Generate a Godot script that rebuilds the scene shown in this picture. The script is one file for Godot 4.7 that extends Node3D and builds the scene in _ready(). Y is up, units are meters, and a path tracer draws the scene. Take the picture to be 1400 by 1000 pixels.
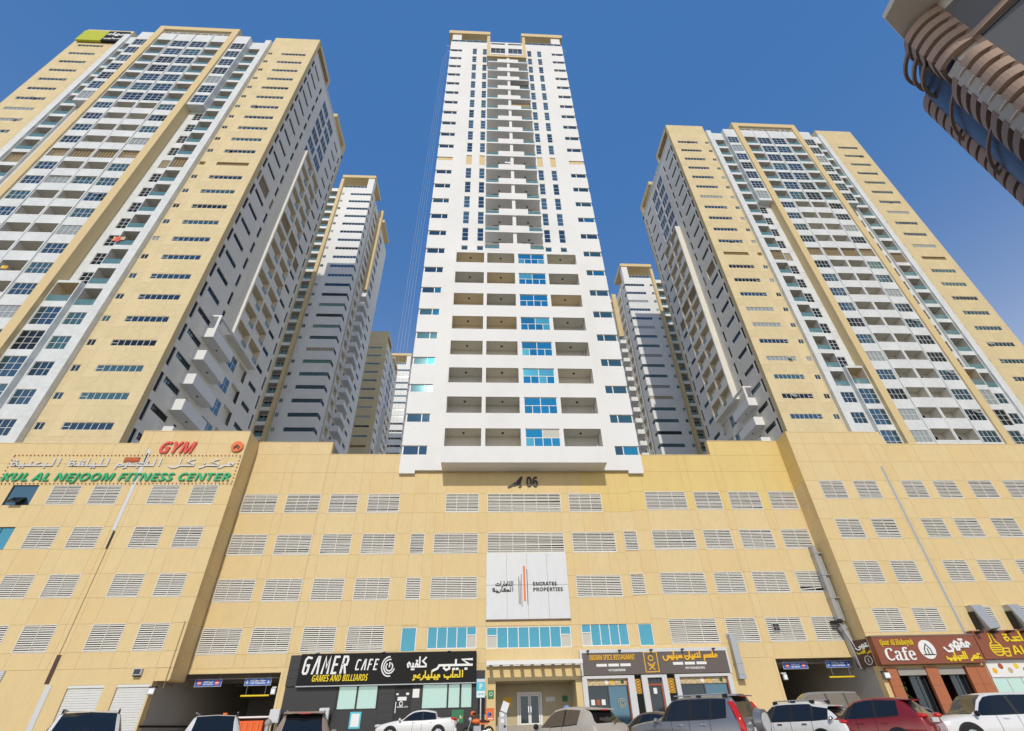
extends Node3D
# A street front of a beach-side housing scheme: a yellow car park podium with shops, and slender towers on top of it.
# Units are metres, y is up; the front wall of the podium stands at z = 0 and the camera looks towards -z.

var M := {}                 # materials by name
var cache := {}             # meshes that repeat
var used := {}              # names that are taken
var rng := RandomNumberGenerator.new()
var UP := Vector3.UP


func _ready() -> void:
	rng.seed = 7
	# ---- camera ----
	var cam := Camera3D.new()
	cam.name = "camera"
	cam.fov = 73.146
	cam.near = 0.1
	cam.far = 2500.0
	cam.transform = Transform3D(Basis(UP, -0.0652) * Basis(Vector3.RIGHT, 0.6321) * Basis(Vector3(0, 0, 1), -0.0273), Vector3(0, 0.85, 39.0))
	add_child(cam)
	# ---- sky ----
	var env := Environment.new()
	env.background_mode = Environment.BG_SKY
	var sm := ProceduralSkyMaterial.new()
	sm.sky_top_color = Color(0.182, 0.322, 0.496)
	sm.sky_horizon_color = Color(1.0, 0.985, 0.96)
	sm.sky_curve = 0.155
	sm.ground_bottom_color = Color(0.42, 0.40, 0.37)
	sm.ground_horizon_color = Color(0.62, 0.60, 0.56)
	sm.sun_angle_max = 12.0
	sm.sky_energy_multiplier = 1.0
	var sky := Sky.new()
	sky.sky_material = sm
	env.sky = sky
	env.background_energy_multiplier = 1.9
	env.tonemap_mode = Environment.TONE_MAPPER_LINEAR
	env.tonemap_exposure = 1.15
	env.sdfgi_enabled = true
	env.ssao_enabled = true
	env.ssil_enabled = true
	var we := WorldEnvironment.new()
	we.name = "world_environment"
	we.environment = env
	add_child(we)
	# ---- sun: behind the camera, a little to its left, 34 degrees up ----
	var sun := DirectionalLight3D.new()
	sun.name = "sun"
	var az := deg_to_rad(4.5)
	var el := deg_to_rad(34.0)
	sun.look_at_from_position(Vector3.ZERO, Vector3(sin(az) * cos(el), -sin(el), -cos(az) * cos(el)))
	sun.light_color = Color(1.0, 0.965, 0.90)
	sun.light_energy = 0.70
	sun.light_angular_distance = 0.5
	sun.shadow_enabled = true
	add_child(sun)
	# ---- the place ----
	materials()
	ground()
	podium_centre()
	podium_left()
	podium_right()
	central_tower()
	gold_tower("apartment_tower", "tall yellow and white tower on the left carrying a lime green roof sign", Vector3(-53.3, 18.1, -1.62), 1, 26, false)
	gold_tower("apartment_tower", "yellow and white tower with its shaded balcony side turned to the white middle tower, right", Vector3(60.0, 18.1, -15.4), -1, 26, false)
	gold_tower("apartment_tower", "distant yellow tower in shade behind the white banded tower on the left", Vector3(-53.3, 18.1, -87.4), 1, 26, true)
	band_tower("apartment_tower", "white banded tower with a shadow across it behind the left yellow tower", Vector3(-53.3, 19.0, -44.7), 1, 31, 3)
	band_tower("apartment_tower", "white banded tower with a sunlit strip at its edge behind the right yellow tower", Vector3(60.7, 17.24, -59.8), -1, 26, 3)
	band_tower("apartment_tower", "farthest white banded tower seen in the gap beside the middle tower", Vector3(-53.1, 20.85, -130.6), 1, 31, 1)
	brown_tower()
	signs()
	shops()
	street_things()
	cars()


# ------------------------------------------------------------------ nodes
func numbered(n: String) -> String:
	var k: int = used.get(n, 0)
	used[n] = k + 1
	return n if k == 0 else "%s_%03d" % [n, k]


func thing(called: String, label: String, category: String, at := Vector3.ZERO, turn := 0.0, group := "") -> Node3D:
	var o := Node3D.new()
	o.name = numbered(called)
	o.position = at
	o.rotation.y = turn
	o.set_meta("label", label)
	o.set_meta("category", category)
	var sets := {"parked_car": "vehicles parked in front of the podium", "apartment_tower": "apartment towers", "car_park_building": "blocks of the yellow car park podium", "hanging_sign": "blue signs hanging in the garage mouths", "flood_light": "flood lights on the podium walls", "exhaust_duct": "steel ducts on the podium front", "exhaust_hood": "vent hoods on the right block", "meter_box": "metal boxes by the black shop", "washing": "washing on the balconies", "shop_sign": "fascia signs of the shops"}
	var kin: String = group if group else sets.get(called, "")
	if kin:
		o.set_meta("group", kin)
	add_child(o)
	return o


func obj(called: String, mesh: Mesh, parent: Node, xf := Transform3D()) -> MeshInstance3D:
	var o := MeshInstance3D.new()
	o.name = called if parent != self else numbered(called)
	o.mesh = mesh
	o.transform = xf
	parent.add_child(o, true)
	return o


func struct(called: String, mesh: Mesh) -> MeshInstance3D:
	var o := obj(called, mesh, self)
	o.set_meta("kind", "structure")
	return o


func begin() -> SurfaceTool:
	var st := SurfaceTool.new()
	st.begin(Mesh.PRIMITIVE_TRIANGLES)
	return st


func done(st: SurfaceTool, m: Material, into: ArrayMesh = null) -> ArrayMesh:
	st.set_material(m)
	return st.commit(into)


# ------------------------------------------------------------------ shapes
func quad(st: SurfaceTool, a: Vector3, b: Vector3, c: Vector3, d: Vector3, n: Vector3) -> void:
	var v := [a, b, c, a, c, d]
	if (b - a).cross(c - a).dot(n) > 0.0:
		v = [a, c, b, a, d, c]
	for p in v:
		st.set_normal(n)
		st.add_vertex(p)


func tri(st: SurfaceTool, a: Vector3, b: Vector3, c: Vector3, n: Vector3) -> void:
	for p in ([a, c, b] if (b - a).cross(c - a).dot(n) > 0.0 else [a, b, c]):
		st.set_normal(n)
		st.add_vertex(p)


func box(st: SurfaceTool, lo: Vector3, hi: Vector3) -> void:
	var x0 := lo.x
	var y0 := lo.y
	var z0 := lo.z
	var x1 := hi.x
	var y1 := hi.y
	var z1 := hi.z
	quad(st, Vector3(x0, y0, z1), Vector3(x1, y0, z1), Vector3(x1, y1, z1), Vector3(x0, y1, z1), Vector3(0, 0, 1))
	quad(st, Vector3(x0, y0, z0), Vector3(x1, y0, z0), Vector3(x1, y1, z0), Vector3(x0, y1, z0), Vector3(0, 0, -1))
	quad(st, Vector3(x0, y0, z0), Vector3(x0, y0, z1), Vector3(x0, y1, z1), Vector3(x0, y1, z0), Vector3(-1, 0, 0))
	quad(st, Vector3(x1, y0, z0), Vector3(x1, y0, z1), Vector3(x1, y1, z1), Vector3(x1, y1, z0), Vector3(1, 0, 0))
	quad(st, Vector3(x0, y1, z0), Vector3(x1, y1, z0), Vector3(x1, y1, z1), Vector3(x0, y1, z1), Vector3(0, 1, 0))
	quad(st, Vector3(x0, y0, z0), Vector3(x1, y0, z0), Vector3(x1, y0, z1), Vector3(x0, y0, z1), Vector3(0, -1, 0))


func boxm(lo: Vector3, hi: Vector3, m: Material) -> ArrayMesh:
	var st := begin()
	box(st, lo, hi)
	return done(st, m)


func part_box(called: String, parent: Node, lo: Vector3, hi: Vector3, m: Material) -> MeshInstance3D:
	return obj(called, boxm(lo, hi, m), parent)


func bevelled(size: Vector3, c: float, m: Material) -> ArrayMesh:       # a centred box whose front edges are chamfered
	var key := "bev%s%s%s" % [size, c, m.resource_name]
	if cache.has(key):
		return cache[key]
	var st := begin()
	var h := size / 2.0
	var f := [Vector3(-h.x + c, -h.y + c, h.z), Vector3(h.x - c, -h.y + c, h.z), Vector3(h.x - c, h.y - c, h.z), Vector3(-h.x + c, h.y - c, h.z)]
	var s := [Vector3(-h.x, -h.y, h.z - c), Vector3(h.x, -h.y, h.z - c), Vector3(h.x, h.y, h.z - c), Vector3(-h.x, h.y, h.z - c)]
	var b := [Vector3(-h.x, -h.y, -h.z), Vector3(h.x, -h.y, -h.z), Vector3(h.x, h.y, -h.z), Vector3(-h.x, h.y, -h.z)]
	var ns := [Vector3(0, -1, 0), Vector3(1, 0, 0), Vector3(0, 1, 0), Vector3(-1, 0, 0)]
	quad(st, f[0], f[1], f[2], f[3], Vector3(0, 0, 1))
	quad(st, b[0], b[1], b[2], b[3], Vector3(0, 0, -1))
	for i in 4:
		var j := (i + 1) % 4
		quad(st, f[i], f[j], s[j], s[i], (ns[i] + Vector3(0, 0, 1)).normalized())
		quad(st, s[i], s[j], b[j], b[i], ns[i])
	cache[key] = done(st, m)
	return cache[key]


func cyl(r0: float, r1: float, h: float, m: Material, seg := 14) -> CylinderMesh:
	var key := "cyl%s%s%s%s" % [r0, r1, h, m.resource_name]
	if not cache.has(key):
		var c := CylinderMesh.new()
		c.bottom_radius = r0
		c.top_radius = r1
		c.height = h
		c.radial_segments = seg
		c.rings = 1
		c.material = m
		cache[key] = c
	return cache[key]


func rod(called: String, parent: Node, a: Vector3, b: Vector3, r: float, m: Material) -> MeshInstance3D:
	var y := (b - a).normalized()
	var x := y.cross(Vector3(0.3, 0.2, 0.9)).normalized()
	return obj(called, cyl(r, r, snappedf((b - a).length(), 0.001), m, 8), parent, Transform3D(Basis(x, y, x.cross(y)), (a + b) / 2.0))


func ball(r: float, m: Material) -> SphereMesh:
	var key := "ball%s%s" % [r, m.resource_name]
	if not cache.has(key):
		var s := SphereMesh.new()
		s.radius = r
		s.height = 2.0 * r
		s.radial_segments = 16
		s.rings = 8
		s.material = m
		cache[key] = s
	return cache[key]


# a facade frame: origin, direction to the right as seen from outside, outward normal
func frame(o: Vector3, u: Vector3) -> Dictionary:
	return {"o": o, "u": u, "n": u.cross(UP)}


func at(F: Dictionary, u: float, v: float, n: float) -> Vector3:
	return F.o + F.u * u + UP * v + F.n * n


func on(F: Dictionary, u: float, v: float, n: float) -> Transform3D:
	return Transform3D(Basis(F.u, UP, F.n), at(F, u, v, n))


func fbox(st: SurfaceTool, F: Dictionary, u0: float, u1: float, v0: float, v1: float, n0: float, n1: float) -> void:
	var a := at(F, u0, v0, n0)
	var b := at(F, u1, v1, n1)
	box(st, Vector3(minf(a.x, b.x), a.y, minf(a.z, b.z)), Vector3(maxf(a.x, b.x), b.y, maxf(a.z, b.z)))


# a wall u0..u1, v0..v1 whose face stands n out of the frame, with openings [u0, u1, v0, v1, depth, sides left out]
func wall(F: Dictionary, u0: float, u1: float, v0: float, v1: float, n: float, back: float, holes: Array, m: Material, inner: Material = null, open_ends := "") -> ArrayMesh:
	var st := begin()
	var si := begin()
	var N: Vector3 = F.n
	var U: Vector3 = F.u
	var vs := [v0, v1]
	for h in holes:
		for k in [2, 3]:
			if h[k] > v0 and h[k] < v1 and not vs.has(h[k]):
				vs.append(h[k])
	vs.sort()
	for i in vs.size() - 1:
		var lo: float = vs[i]
		var hi: float = vs[i + 1]
		if hi - lo < 0.0005:
			continue
		var cut := []
		for h in holes:
			if h[2] < lo + 0.0002 and h[3] > hi - 0.0002:
				cut.append(h)
		cut.sort_custom(func(a, b): return a[0] < b[0])
		var from := u0
		for h in cut:
			if h[0] > from + 0.0005:
				quad(st, at(F, from, lo, n), at(F, h[0], lo, n), at(F, h[0], hi, n), at(F, from, hi, n), N)
			from = maxf(from, h[1])
		if u1 > from + 0.0005:
			quad(st, at(F, from, lo, n), at(F, u1, lo, n), at(F, u1, hi, n), at(F, from, hi, n), N)
	var any := false
	for h in holes:
		any = true
		var d: float = n - h[4]
		var skip: String = h[5] if h.size() > 5 else ""
		var s := si if inner else st
		if not skip.contains("L"):
			quad(s, at(F, h[0], h[2], n), at(F, h[0], h[3], n), at(F, h[0], h[3], d), at(F, h[0], h[2], d), U)
		if not skip.contains("R"):
			quad(s, at(F, h[1], h[2], n), at(F, h[1], h[3], n), at(F, h[1], h[3], d), at(F, h[1], h[2], d), -U)
		if not skip.contains("T"):
			quad(s, at(F, h[0], h[3], n), at(F, h[1], h[3], n), at(F, h[1], h[3], d), at(F, h[0], h[3], d), -UP)
		if not skip.contains("B"):
			quad(s, at(F, h[0], h[2], n), at(F, h[1], h[2], n), at(F, h[1], h[2], d), at(F, h[0], h[2], d), UP)
		quad(s, at(F, h[0], h[2], d), at(F, h[1], h[2], d), at(F, h[1], h[3], d), at(F, h[0], h[3], d), N)
	var r := n - back
	if back > 0.0:
		if not open_ends.contains("L"):
			quad(st, at(F, u0, v0, n), at(F, u0, v1, n), at(F, u0, v1, r), at(F, u0, v0, r), -U)
		if not open_ends.contains("R"):
			quad(st, at(F, u1, v0, n), at(F, u1, v1, n), at(F, u1, v1, r), at(F, u1, v0, r), U)
		quad(st, at(F, u0, v1, n), at(F, u1, v1, n), at(F, u1, v1, r), at(F, u0, v1, r), UP)
		quad(st, at(F, u0, v0, n), at(F, u1, v0, n), at(F, u1, v0, r), at(F, u0, v0, r), -UP)
	var am := done(st, m)
	if inner and any:
		am = done(si, inner, am)
	return am


# a glazed window w x h with cols x rows panes, lower left corner at the origin, facing +z
func window_mesh(w: float, h: float, cols: int, rows: int, fm: Material, gm: Material, bar := 0.055, style := 0) -> ArrayMesh:
	var key := "win%.2f_%.2f_%d_%d_%s_%s_%d" % [w, h, cols, rows, fm.resource_name, gm.resource_name, style]
	if cache.has(key):
		return cache[key]
	var st := begin()
	var e := bar
	box(st, Vector3(0, 0, -0.03), Vector3(w, e, 0.04))
	box(st, Vector3(0, h - e, -0.03), Vector3(w, h, 0.04))
	box(st, Vector3(0, e, -0.03), Vector3(e, h - e, 0.04))
	box(st, Vector3(w - e, e, -0.03), Vector3(w, h - e, 0.04))
	for i in range(1, cols):
		var x := e + (w - 2 * e) * i / cols
		box(st, Vector3(x - e * 0.5, e, -0.03), Vector3(x + e * 0.5, h - e, 0.035))
	for j in range(1, rows):
		var y := e + (h - 2 * e) * j / rows
		box(st, Vector3(e, y - e * 0.5, -0.03), Vector3(w - e, y + e * 0.5, 0.033))
	if style == 1:                                   # a split first pane
		var x1 := e + (w - 2 * e) / cols
		box(st, Vector3(e, h * 0.45, -0.03), Vector3(x1 - e * 0.5, h * 0.45 + e, 0.033))
	if style == 2:                                   # a split last pane
		var x2 := w - e - (w - 2 * e) / cols
		box(st, Vector3(x2 + e * 0.5, h * 0.45, -0.03), Vector3(w - e, h * 0.45 + e, 0.033))
	var am := done(st, fm)
	var sg := begin()
	quad(sg, Vector3(e * 0.5, e * 0.5, 0), Vector3(w - e * 0.5, e * 0.5, 0), Vector3(w - e * 0.5, h - e * 0.5, 0), Vector3(e * 0.5, h - e * 0.5, 0), Vector3(0, 0, 1))
	am = done(sg, gm, am)
	cache[key] = am
	return am


func glass() -> Material:
	return [M.glass_a, M.glass_b, M.glass_c, M.glass_a, M.glass_b, M.glass_d, M.glass_a, M.glass_c, M.glass_blind][rng.randi_range(0, 8)]


func put_window(called: String, parent: Node, F: Dictionary, u0: float, u1: float, v0: float, v1: float, n: float, cols: int, rows: int, fm: Material, style := 0, gm: Material = null) -> MeshInstance3D:
	return obj(called, window_mesh(snappedf(u1 - u0, 0.01), snappedf(v1 - v0, 0.01), cols, rows, fm, gm if gm else glass(), 0.042, style), parent, on(F, u0, v0, n))


# brown louvred infill of a plant floor opening
func louvre_mesh(w: float, h: float, slats: int, fm: Material, posts := 0) -> ArrayMesh:
	var key := "lou%.2f_%.2f_%d_%s_%d" % [w, h, slats, fm.resource_name, posts]
	if cache.has(key):
		return cache[key]
	var st := begin()
	for i in slats:
		var x := w * (i + 0.5) / slats
		box(st, Vector3(x - w / slats * 0.3, 0.0, -0.03), Vector3(x + w / slats * 0.3, h, 0.02))
	cache[key] = done(st, fm)
	return cache[key]


# ------------------------------------------------------------------ materials
func tile(size: int, octaves: Array, lo: float, hi: float, sd: int, stretch := Vector2(1, 1)) -> ImageTexture:
	var im := Image.create(size, size, false, Image.FORMAT_RGB8)
	var layers := []
	var sum := 0.0
	for o in octaves:
		var n := FastNoiseLite.new()
		n.seed = sd + int(o[0] * 1000)
		n.noise_type = FastNoiseLite.TYPE_SIMPLEX_SMOOTH
		n.frequency = o[0]
		n.fractal_octaves = 3
		layers.append([n.get_seamless_image(size, size), o[1]])
		sum += o[1]
	for y in size:
		for x in size:
			var v := 0.0
			for l in layers:
				v += l[0].get_pixel(int(x * stretch.x) % size, int(y * stretch.y) % size).r * l[1]
			v = clampf(lerpf(lo, hi, v / sum), 0, 1)
			im.set_pixel(x, y, Color(v, v, v))
	im.generate_mipmaps()
	return ImageTexture.create_from_image(im)


func mat(called: String, lin: Color, rough := 0.85, metal := 0.0, tex: Texture2D = null, scale := Vector3.ONE, spec := 0.5) -> StandardMaterial3D:
	var m := StandardMaterial3D.new()
	m.resource_name = called
	m.albedo_color = lin.linear_to_srgb()
	m.roughness = rough
	m.metallic = metal
	m.metallic_specular = spec
	if tex:
		m.albedo_texture = tex
		m.uv1_triplanar = true
		m.uv1_world_triplanar = true
		m.uv1_scale = scale
	M[called] = m
	return m


func materials() -> void:
	var stain := tile(256, [[0.012, 1.0], [0.06, 0.5], [0.25, 0.35]], 0.965, 1.025, 3)
	var streak := tile(256, [[0.02, 0.6], [0.09, 1.0], [0.3, 0.4]], 0.955, 1.03, 11)
	var grain := tile(256, [[0.05, 0.5], [0.35, 1.0]], 0.92, 1.05, 23)
	# panel joints of the thin cladding, too fine on the towers to be built
	var clad := Image.create(256, 256, false, Image.FORMAT_RGB8)
	var cn := FastNoiseLite.new()
	cn.seed = 5
	cn.frequency = 0.03
	var src := cn.get_seamless_image(256, 256)
	var tone := RandomNumberGenerator.new()
	tone.seed = 12
	var tones := []
	for i in 16:
		tones.append(tone.randf_range(-0.02, 0.02))
	for y in 256:
		for x in 256:
			var v: float = 0.955 + src.get_pixel(x, y).r * 0.06 + tones[int(x / 64) + 4 * int(y / 64)]
			if x % 64 < 2 or y % 64 < 2:
				v -= 0.055
			clad.set_pixel(x, y, Color(v, v, v))
	clad.generate_mipmaps()
	var cladding := ImageTexture.create_from_image(clad)
	var sV := Vector3(0.9, 0.07, 0.9)          # streaks that run down a wall
	# painted walls
	mat("podium_paint", Color(0.73, 0.56, 0.285), 0.8, 0, streak, Vector3(0.16, 0.05, 0.16))
	mat("podium_paint_pale", Color(0.735, 0.57, 0.30), 0.8, 0, streak, Vector3(0.13, 0.06, 0.13))
	mat("podium_paint_dull", Color(0.725, 0.55, 0.275), 0.8, 0, stain, Vector3(0.11, 0.09, 0.11))
	mat("podium_paint_yellow", Color(0.73, 0.55, 0.215), 0.8, 0, stain, Vector3(0.2, 0.1, 0.2))
	mat("joint", Color(0.66, 0.50, 0.25), 0.9)
	mat("tower_gold", Color(0.71, 0.585, 0.345), 0.8, 0, cladding, Vector3(0.155, 0.1565, 0.155))
	mat("gold_trim", Color(0.69, 0.54, 0.29), 0.8, 0, grain, Vector3(0.4, 0.2, 0.4))
	mat("tower_white", Color(0.78, 0.78, 0.765), 0.75, 0, stain, Vector3(0.05, 0.03, 0.05))
	mat("cladding_white", Color(0.70, 0.73, 0.735), 0.7, 0, cladding, Vector3(0.155, 0.1565, 0.155))
	mat("side_white", Color(0.76, 0.735, 0.66), 0.8, 0, stain, Vector3(0.09, 0.06, 0.09))
	mat("balcony_paint", Color(0.70, 0.66, 0.56), 0.85, 0, grain, Vector3(0.3, 0.3, 0.3))
	mat("balcony_beige", Color(0.72, 0.62, 0.44), 0.85, 0, stain, Vector3(0.2, 0.2, 0.2))
	mat("balcony_grey", Color(0.60, 0.58, 0.52), 0.85, 0, stain, Vector3(0.2, 0.2, 0.2))
	mat("louvre_brown", Color(0.30, 0.22, 0.11), 0.7)
	mat("dark_void", Color(0.06, 0.055, 0.05), 0.9)
	mat("louvre_white", Color(0.76, 0.735, 0.66), 0.55, 0, grain, Vector3(0.9, 0.9, 0.9))
	mat("frame_white", Color(0.78, 0.78, 0.77), 0.45)
	mat("frame_dark", Color(0.05, 0.05, 0.055), 0.45)
	# coated glass mirrors the sky in its own tint
	mat("glass_a", Color(0.11, 0.21, 0.27), 0.06, 0.85)
	mat("glass_b", Color(0.075, 0.14, 0.185), 0.07, 0.85)
	mat("glass_c", Color(0.15, 0.29, 0.29), 0.08, 0.8)
	mat("glass_d", Color(0.04, 0.052, 0.062), 0.08, 0.7)
	mat("glass_blue", Color(0.09, 0.60, 0.80), 0.05, 0.9)
	mat("glass_blue_b", Color(0.07, 0.45, 0.62), 0.07, 0.85)
	mat("glass_blue_c", Color(0.12, 0.52, 0.66), 0.12, 0.6)
	mat("glass_blind", Color(0.34, 0.38, 0.38), 0.2, 0.15)
	mat("glass_slim", Color(0.20, 0.37, 0.42), 0.08, 0.8)
	mat("glass_slim_b", Color(0.16, 0.30, 0.36), 0.08, 0.8)
	mat("glass_teal", Color(0.11, 0.24, 0.27), 0.08, 0.75)
	mat("glass_turquoise", Color(0.085, 0.33, 0.43), 0.12, 0.6)
	mat("glass_shop", Color(0.42, 0.60, 0.55), 0.12, 0.35)
	mat("curtain", Color(0.55, 0.54, 0.48), 0.8)
	var p := mat("balustrade_glass", Color(0.13, 0.33, 0.37), 0.05)
	p.transparency = BaseMaterial3D.TRANSPARENCY_ALPHA
	p.albedo_color.a = 0.42
	# things
	mat("black_panel", Color(0.012, 0.012, 0.012), 0.5, 0, null, Vector3.ONE, 0.3)
	mat("black_cladding", Color(0.032, 0.032, 0.034), 0.45, 0, grain, Vector3(0.5, 0.5, 0.5))
	mat("black", Color(0.012, 0.012, 0.013), 0.55)
	mat("rubber", Color(0.018, 0.018, 0.018), 0.85)
	mat("letter_white", Color(0.82, 0.82, 0.80), 0.5)
	mat("letter_yellow", Color(0.83, 0.62, 0.02), 0.5)
	mat("letter_amber", Color(0.85, 0.47, 0.015), 0.5)
	mat("letter_green", Color(0.025, 0.42, 0.17), 0.45)
	mat("letter_red", Color(0.75, 0.09, 0.075), 0.45)
	mat("letter_dark", Color(0.03, 0.03, 0.035), 0.5)
	mat("rust_red", Color(0.38, 0.10, 0.04), 0.7)
	mat("orange", Color(0.78, 0.17, 0.035), 0.5)
	mat("sign_grey", Color(0.125, 0.10, 0.09), 0.5)
	mat("steel", Color(0.46, 0.48, 0.50), 0.45, 0.55, grain, Vector3(1.3, 0.4, 1.3))
	mat("steel_light", Color(0.66, 0.67, 0.68), 0.5, 0.1, grain, Vector3(1.0, 1.0, 1.0))
	mat("composite_white", Color(0.70, 0.72, 0.73), 0.45, 0, streak, Vector3(0.5, 0.1, 0.5))
	mat("brown_panel", Color(0.27, 0.075, 0.035), 0.4, 0, grain, Vector3(0.4, 0.4, 0.4))
	mat("brown_dark", Color(0.075, 0.035, 0.025), 0.5)
	mat("terracotta", Color(0.44, 0.145, 0.06), 0.5, 0, stain, Vector3(0.5, 0.5, 0.5))
	mat("sign_blue", Color(0.03, 0.13, 0.50), 0.4)
	mat("sign_cyan", Color(0.10, 0.55, 0.68), 0.4)
	mat("sign_lime", Color(0.48, 0.52, 0.02), 0.5)
	mat("green_board", Color(0.03, 0.19, 0.08), 0.5)
	mat("barrier_orange", Color(0.80, 0.13, 0.02), 0.5)
	mat("shutter", Color(0.72, 0.73, 0.71), 0.5, 0, streak, Vector3(0.3, 0.1, 0.3))
	mat("concrete", Color(0.36, 0.34, 0.31), 0.9, 0, stain, Vector3(0.2, 0.2, 0.2))
	mat("garage_wall", Color(0.42, 0.40, 0.36), 0.9, 0, stain, Vector3(0.1, 0.1, 0.1))
	mat("entrance_wall", Color(0.52, 0.46, 0.31), 0.8, 0, grain, Vector3(0.5, 0.5, 0.5))
	mat("asphalt", Color(0.15, 0.14, 0.125), 0.9, 0, stain, Vector3(0.1, 0.1, 0.1))
	mat("paving", Color(0.42, 0.38, 0.32), 0.9, 0, grain, Vector3(0.3, 0.3, 0.3))
	mat("road_paint", Color(0.72, 0.72, 0.68), 0.7)
	mat("sand", Color(0.50, 0.43, 0.33), 0.95, 0, stain, Vector3(0.01, 0.01, 0.01))
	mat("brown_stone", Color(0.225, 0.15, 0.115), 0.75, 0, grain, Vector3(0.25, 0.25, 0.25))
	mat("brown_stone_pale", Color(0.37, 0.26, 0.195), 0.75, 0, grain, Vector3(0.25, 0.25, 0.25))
	var dark := mat("grey_cladding", Color(0.13, 0.135, 0.14), 0.55, 0, streak, Vector3(0.03, 0.4, 0.4))
	dark.metallic_specular = 0.4
	mat("canopy_stone", Color(0.56, 0.50, 0.42), 0.75, 0, grain, Vector3(0.3, 0.3, 0.3))
	mat("curved_glass", Color(0.03, 0.035, 0.05), 0.3, 0.0, null, Vector3.ONE, 0.35)
	mat("chrome", Color(0.75, 0.76, 0.77), 0.15, 1.0)
	mat("headlight", Color(0.70, 0.72, 0.74), 0.1, 0.4)
	mat("tail_red", Color(0.55, 0.02, 0.02), 0.12)
	mat("tail_amber", Color(0.75, 0.22, 0.02), 0.15)
	mat("plate", Color(0.75, 0.75, 0.72), 0.5)
	mat("car_glass", Color(0.010, 0.012, 0.014), 0.06, 0.0, null, Vector3.ONE, 0.62)
	mat("reed_shade", Color(0.16, 0.12, 0.08), 0.5, 0, tile(128, [[0.12, 1.0], [0.3, 0.6]], 0.2, 1.5, 41), Vector3(1.6, 2.2, 1.6))
	mat("dome_blue", Color(0.20, 0.33, 0.62), 0.3)
	mat("poster_food", Color(0.66, 0.52, 0.30), 0.5, 0, tile(128, [[0.05, 1.0], [0.15, 0.6]], 0.5, 1.35, 51), Vector3(0.9, 0.9, 0.9))
	mat("lattice", Color(0.78, 0.40, 0.015), 0.5)
	mat("plant_green", Color(0.05, 0.12, 0.03), 0.7)


func car_paint(called: String, lin: Color, metal := 0.2, dusty := false) -> StandardMaterial3D:
	if M.has(called):
		return M[called]
	var m := mat(called, lin, 0.32 if not dusty else 0.55, metal)
	m.clearcoat_enabled = not dusty
	m.clearcoat = 0.8
	m.clearcoat_roughness = 0.06
	if dusty:
		m.albedo_texture = M.balcony_paint.albedo_texture
		m.uv1_triplanar = true
		m.uv1_scale = Vector3(0.5, 0.5, 0.5)
	return m


# ------------------------------------------------------------------ ground
func ground() -> void:
	var st := begin()
	# one sheet: far land, the car park in front, a gentle ramp up to the building
	var zs := [[900.0, -0.2], [12.0, -0.2], [8.0, 0.3], [-900.0, 0.3]]
	for i in 3:
		var a: Array = zs[i]
		var b: Array = zs[i + 1]
		quad(st, Vector3(-900, a[1], a[0]), Vector3(900, a[1], a[0]), Vector3(900, b[1], b[0]), Vector3(-900, b[1], b[0]), UP)
	struct("ground", done(st, M.sand))
	var rd := begin()
	quad(rd, Vector3(-120, -0.194, 75), Vector3(120, -0.194, 75), Vector3(120, -0.194, 12.2), Vector3(-120, -0.194, 12.2), UP)
	struct("car_park", done(rd, M.asphalt))
	var ac := begin()
	quad(ac, Vector3(-120, 0.306, 7.9), Vector3(120, 0.306, 7.9), Vector3(120, 0.306, 2.1), Vector3(-120, 0.306, 2.1), UP)
	struct("access_road", done(ac, M.asphalt))
	struct("pavement", boxm(Vector3(-19.2, 0.2, 0.001), Vector3(26.2, 0.42, 1.9), M.paving))
	var ln := begin()
	for i in 26:
		var x := -34.0 + i * 2.7
		quad(ln, Vector3(x, -0.189, 22), Vector3(x + 0.12, -0.189, 22), Vector3(x + 0.12, -0.189, 16.5), Vector3(x, -0.189, 16.5), UP)
	var o := struct("parking_markings", done(ln, M.road_paint))
	o.set_meta("kind", "structure")


# ------------------------------------------------------------------ podium
func hits(holes: Array, x0: float, x1: float, y0: float, y1: float) -> bool:
	var cx := (x0 + x1) / 2.0
	var cy := (y0 + y1) / 2.0
	for h in holes:
		if cx > h[0] and cx < h[1] and cy > h[2] and cy < h[3]:
			return true
	return false


# facing panels with open joints between them, each one a part; the joints show the backing wall 35 mm behind
func panels(parent: Node, F: Dictionary, us: Array, vs: Array, n: float, holes: Array, pick: Callable) -> void:
	us.sort()
	vs.sort()
	for i in us.size() - 1:
		for j in vs.size() - 1:
			var w: float = us[i + 1] - us[i]
			var h: float = vs[j + 1] - vs[j]
			if w < 0.03 or h < 0.03 or hits(holes, us[i], us[i + 1], vs[j], vs[j + 1]):
				continue
			var m = pick.call((us[i] + us[i + 1]) / 2.0, (vs[j] + vs[j + 1]) / 2.0)
			if m == null:
				continue
			var size := Vector3(snappedf(w - 0.008, 0.001), snappedf(h - 0.010, 0.001), 0.04)
			var lift := rng.randf_range(-0.002, 0.002)
			obj("wall_panel", bevelled(size, 0.005, m), parent, on(F, (us[i] + us[i + 1]) / 2.0, (vs[j] + vs[j + 1]) / 2.0, n - 0.02 + lift))


func slat_mesh(w: float) -> ArrayMesh:
	var key := "slat%.2f" % w
	if not cache.has(key):
		cache[key] = boxm(Vector3(0, -0.036, -0.006), Vector3(w, 0.036, 0.006), M.louvre_white)
	return cache[key]


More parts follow.
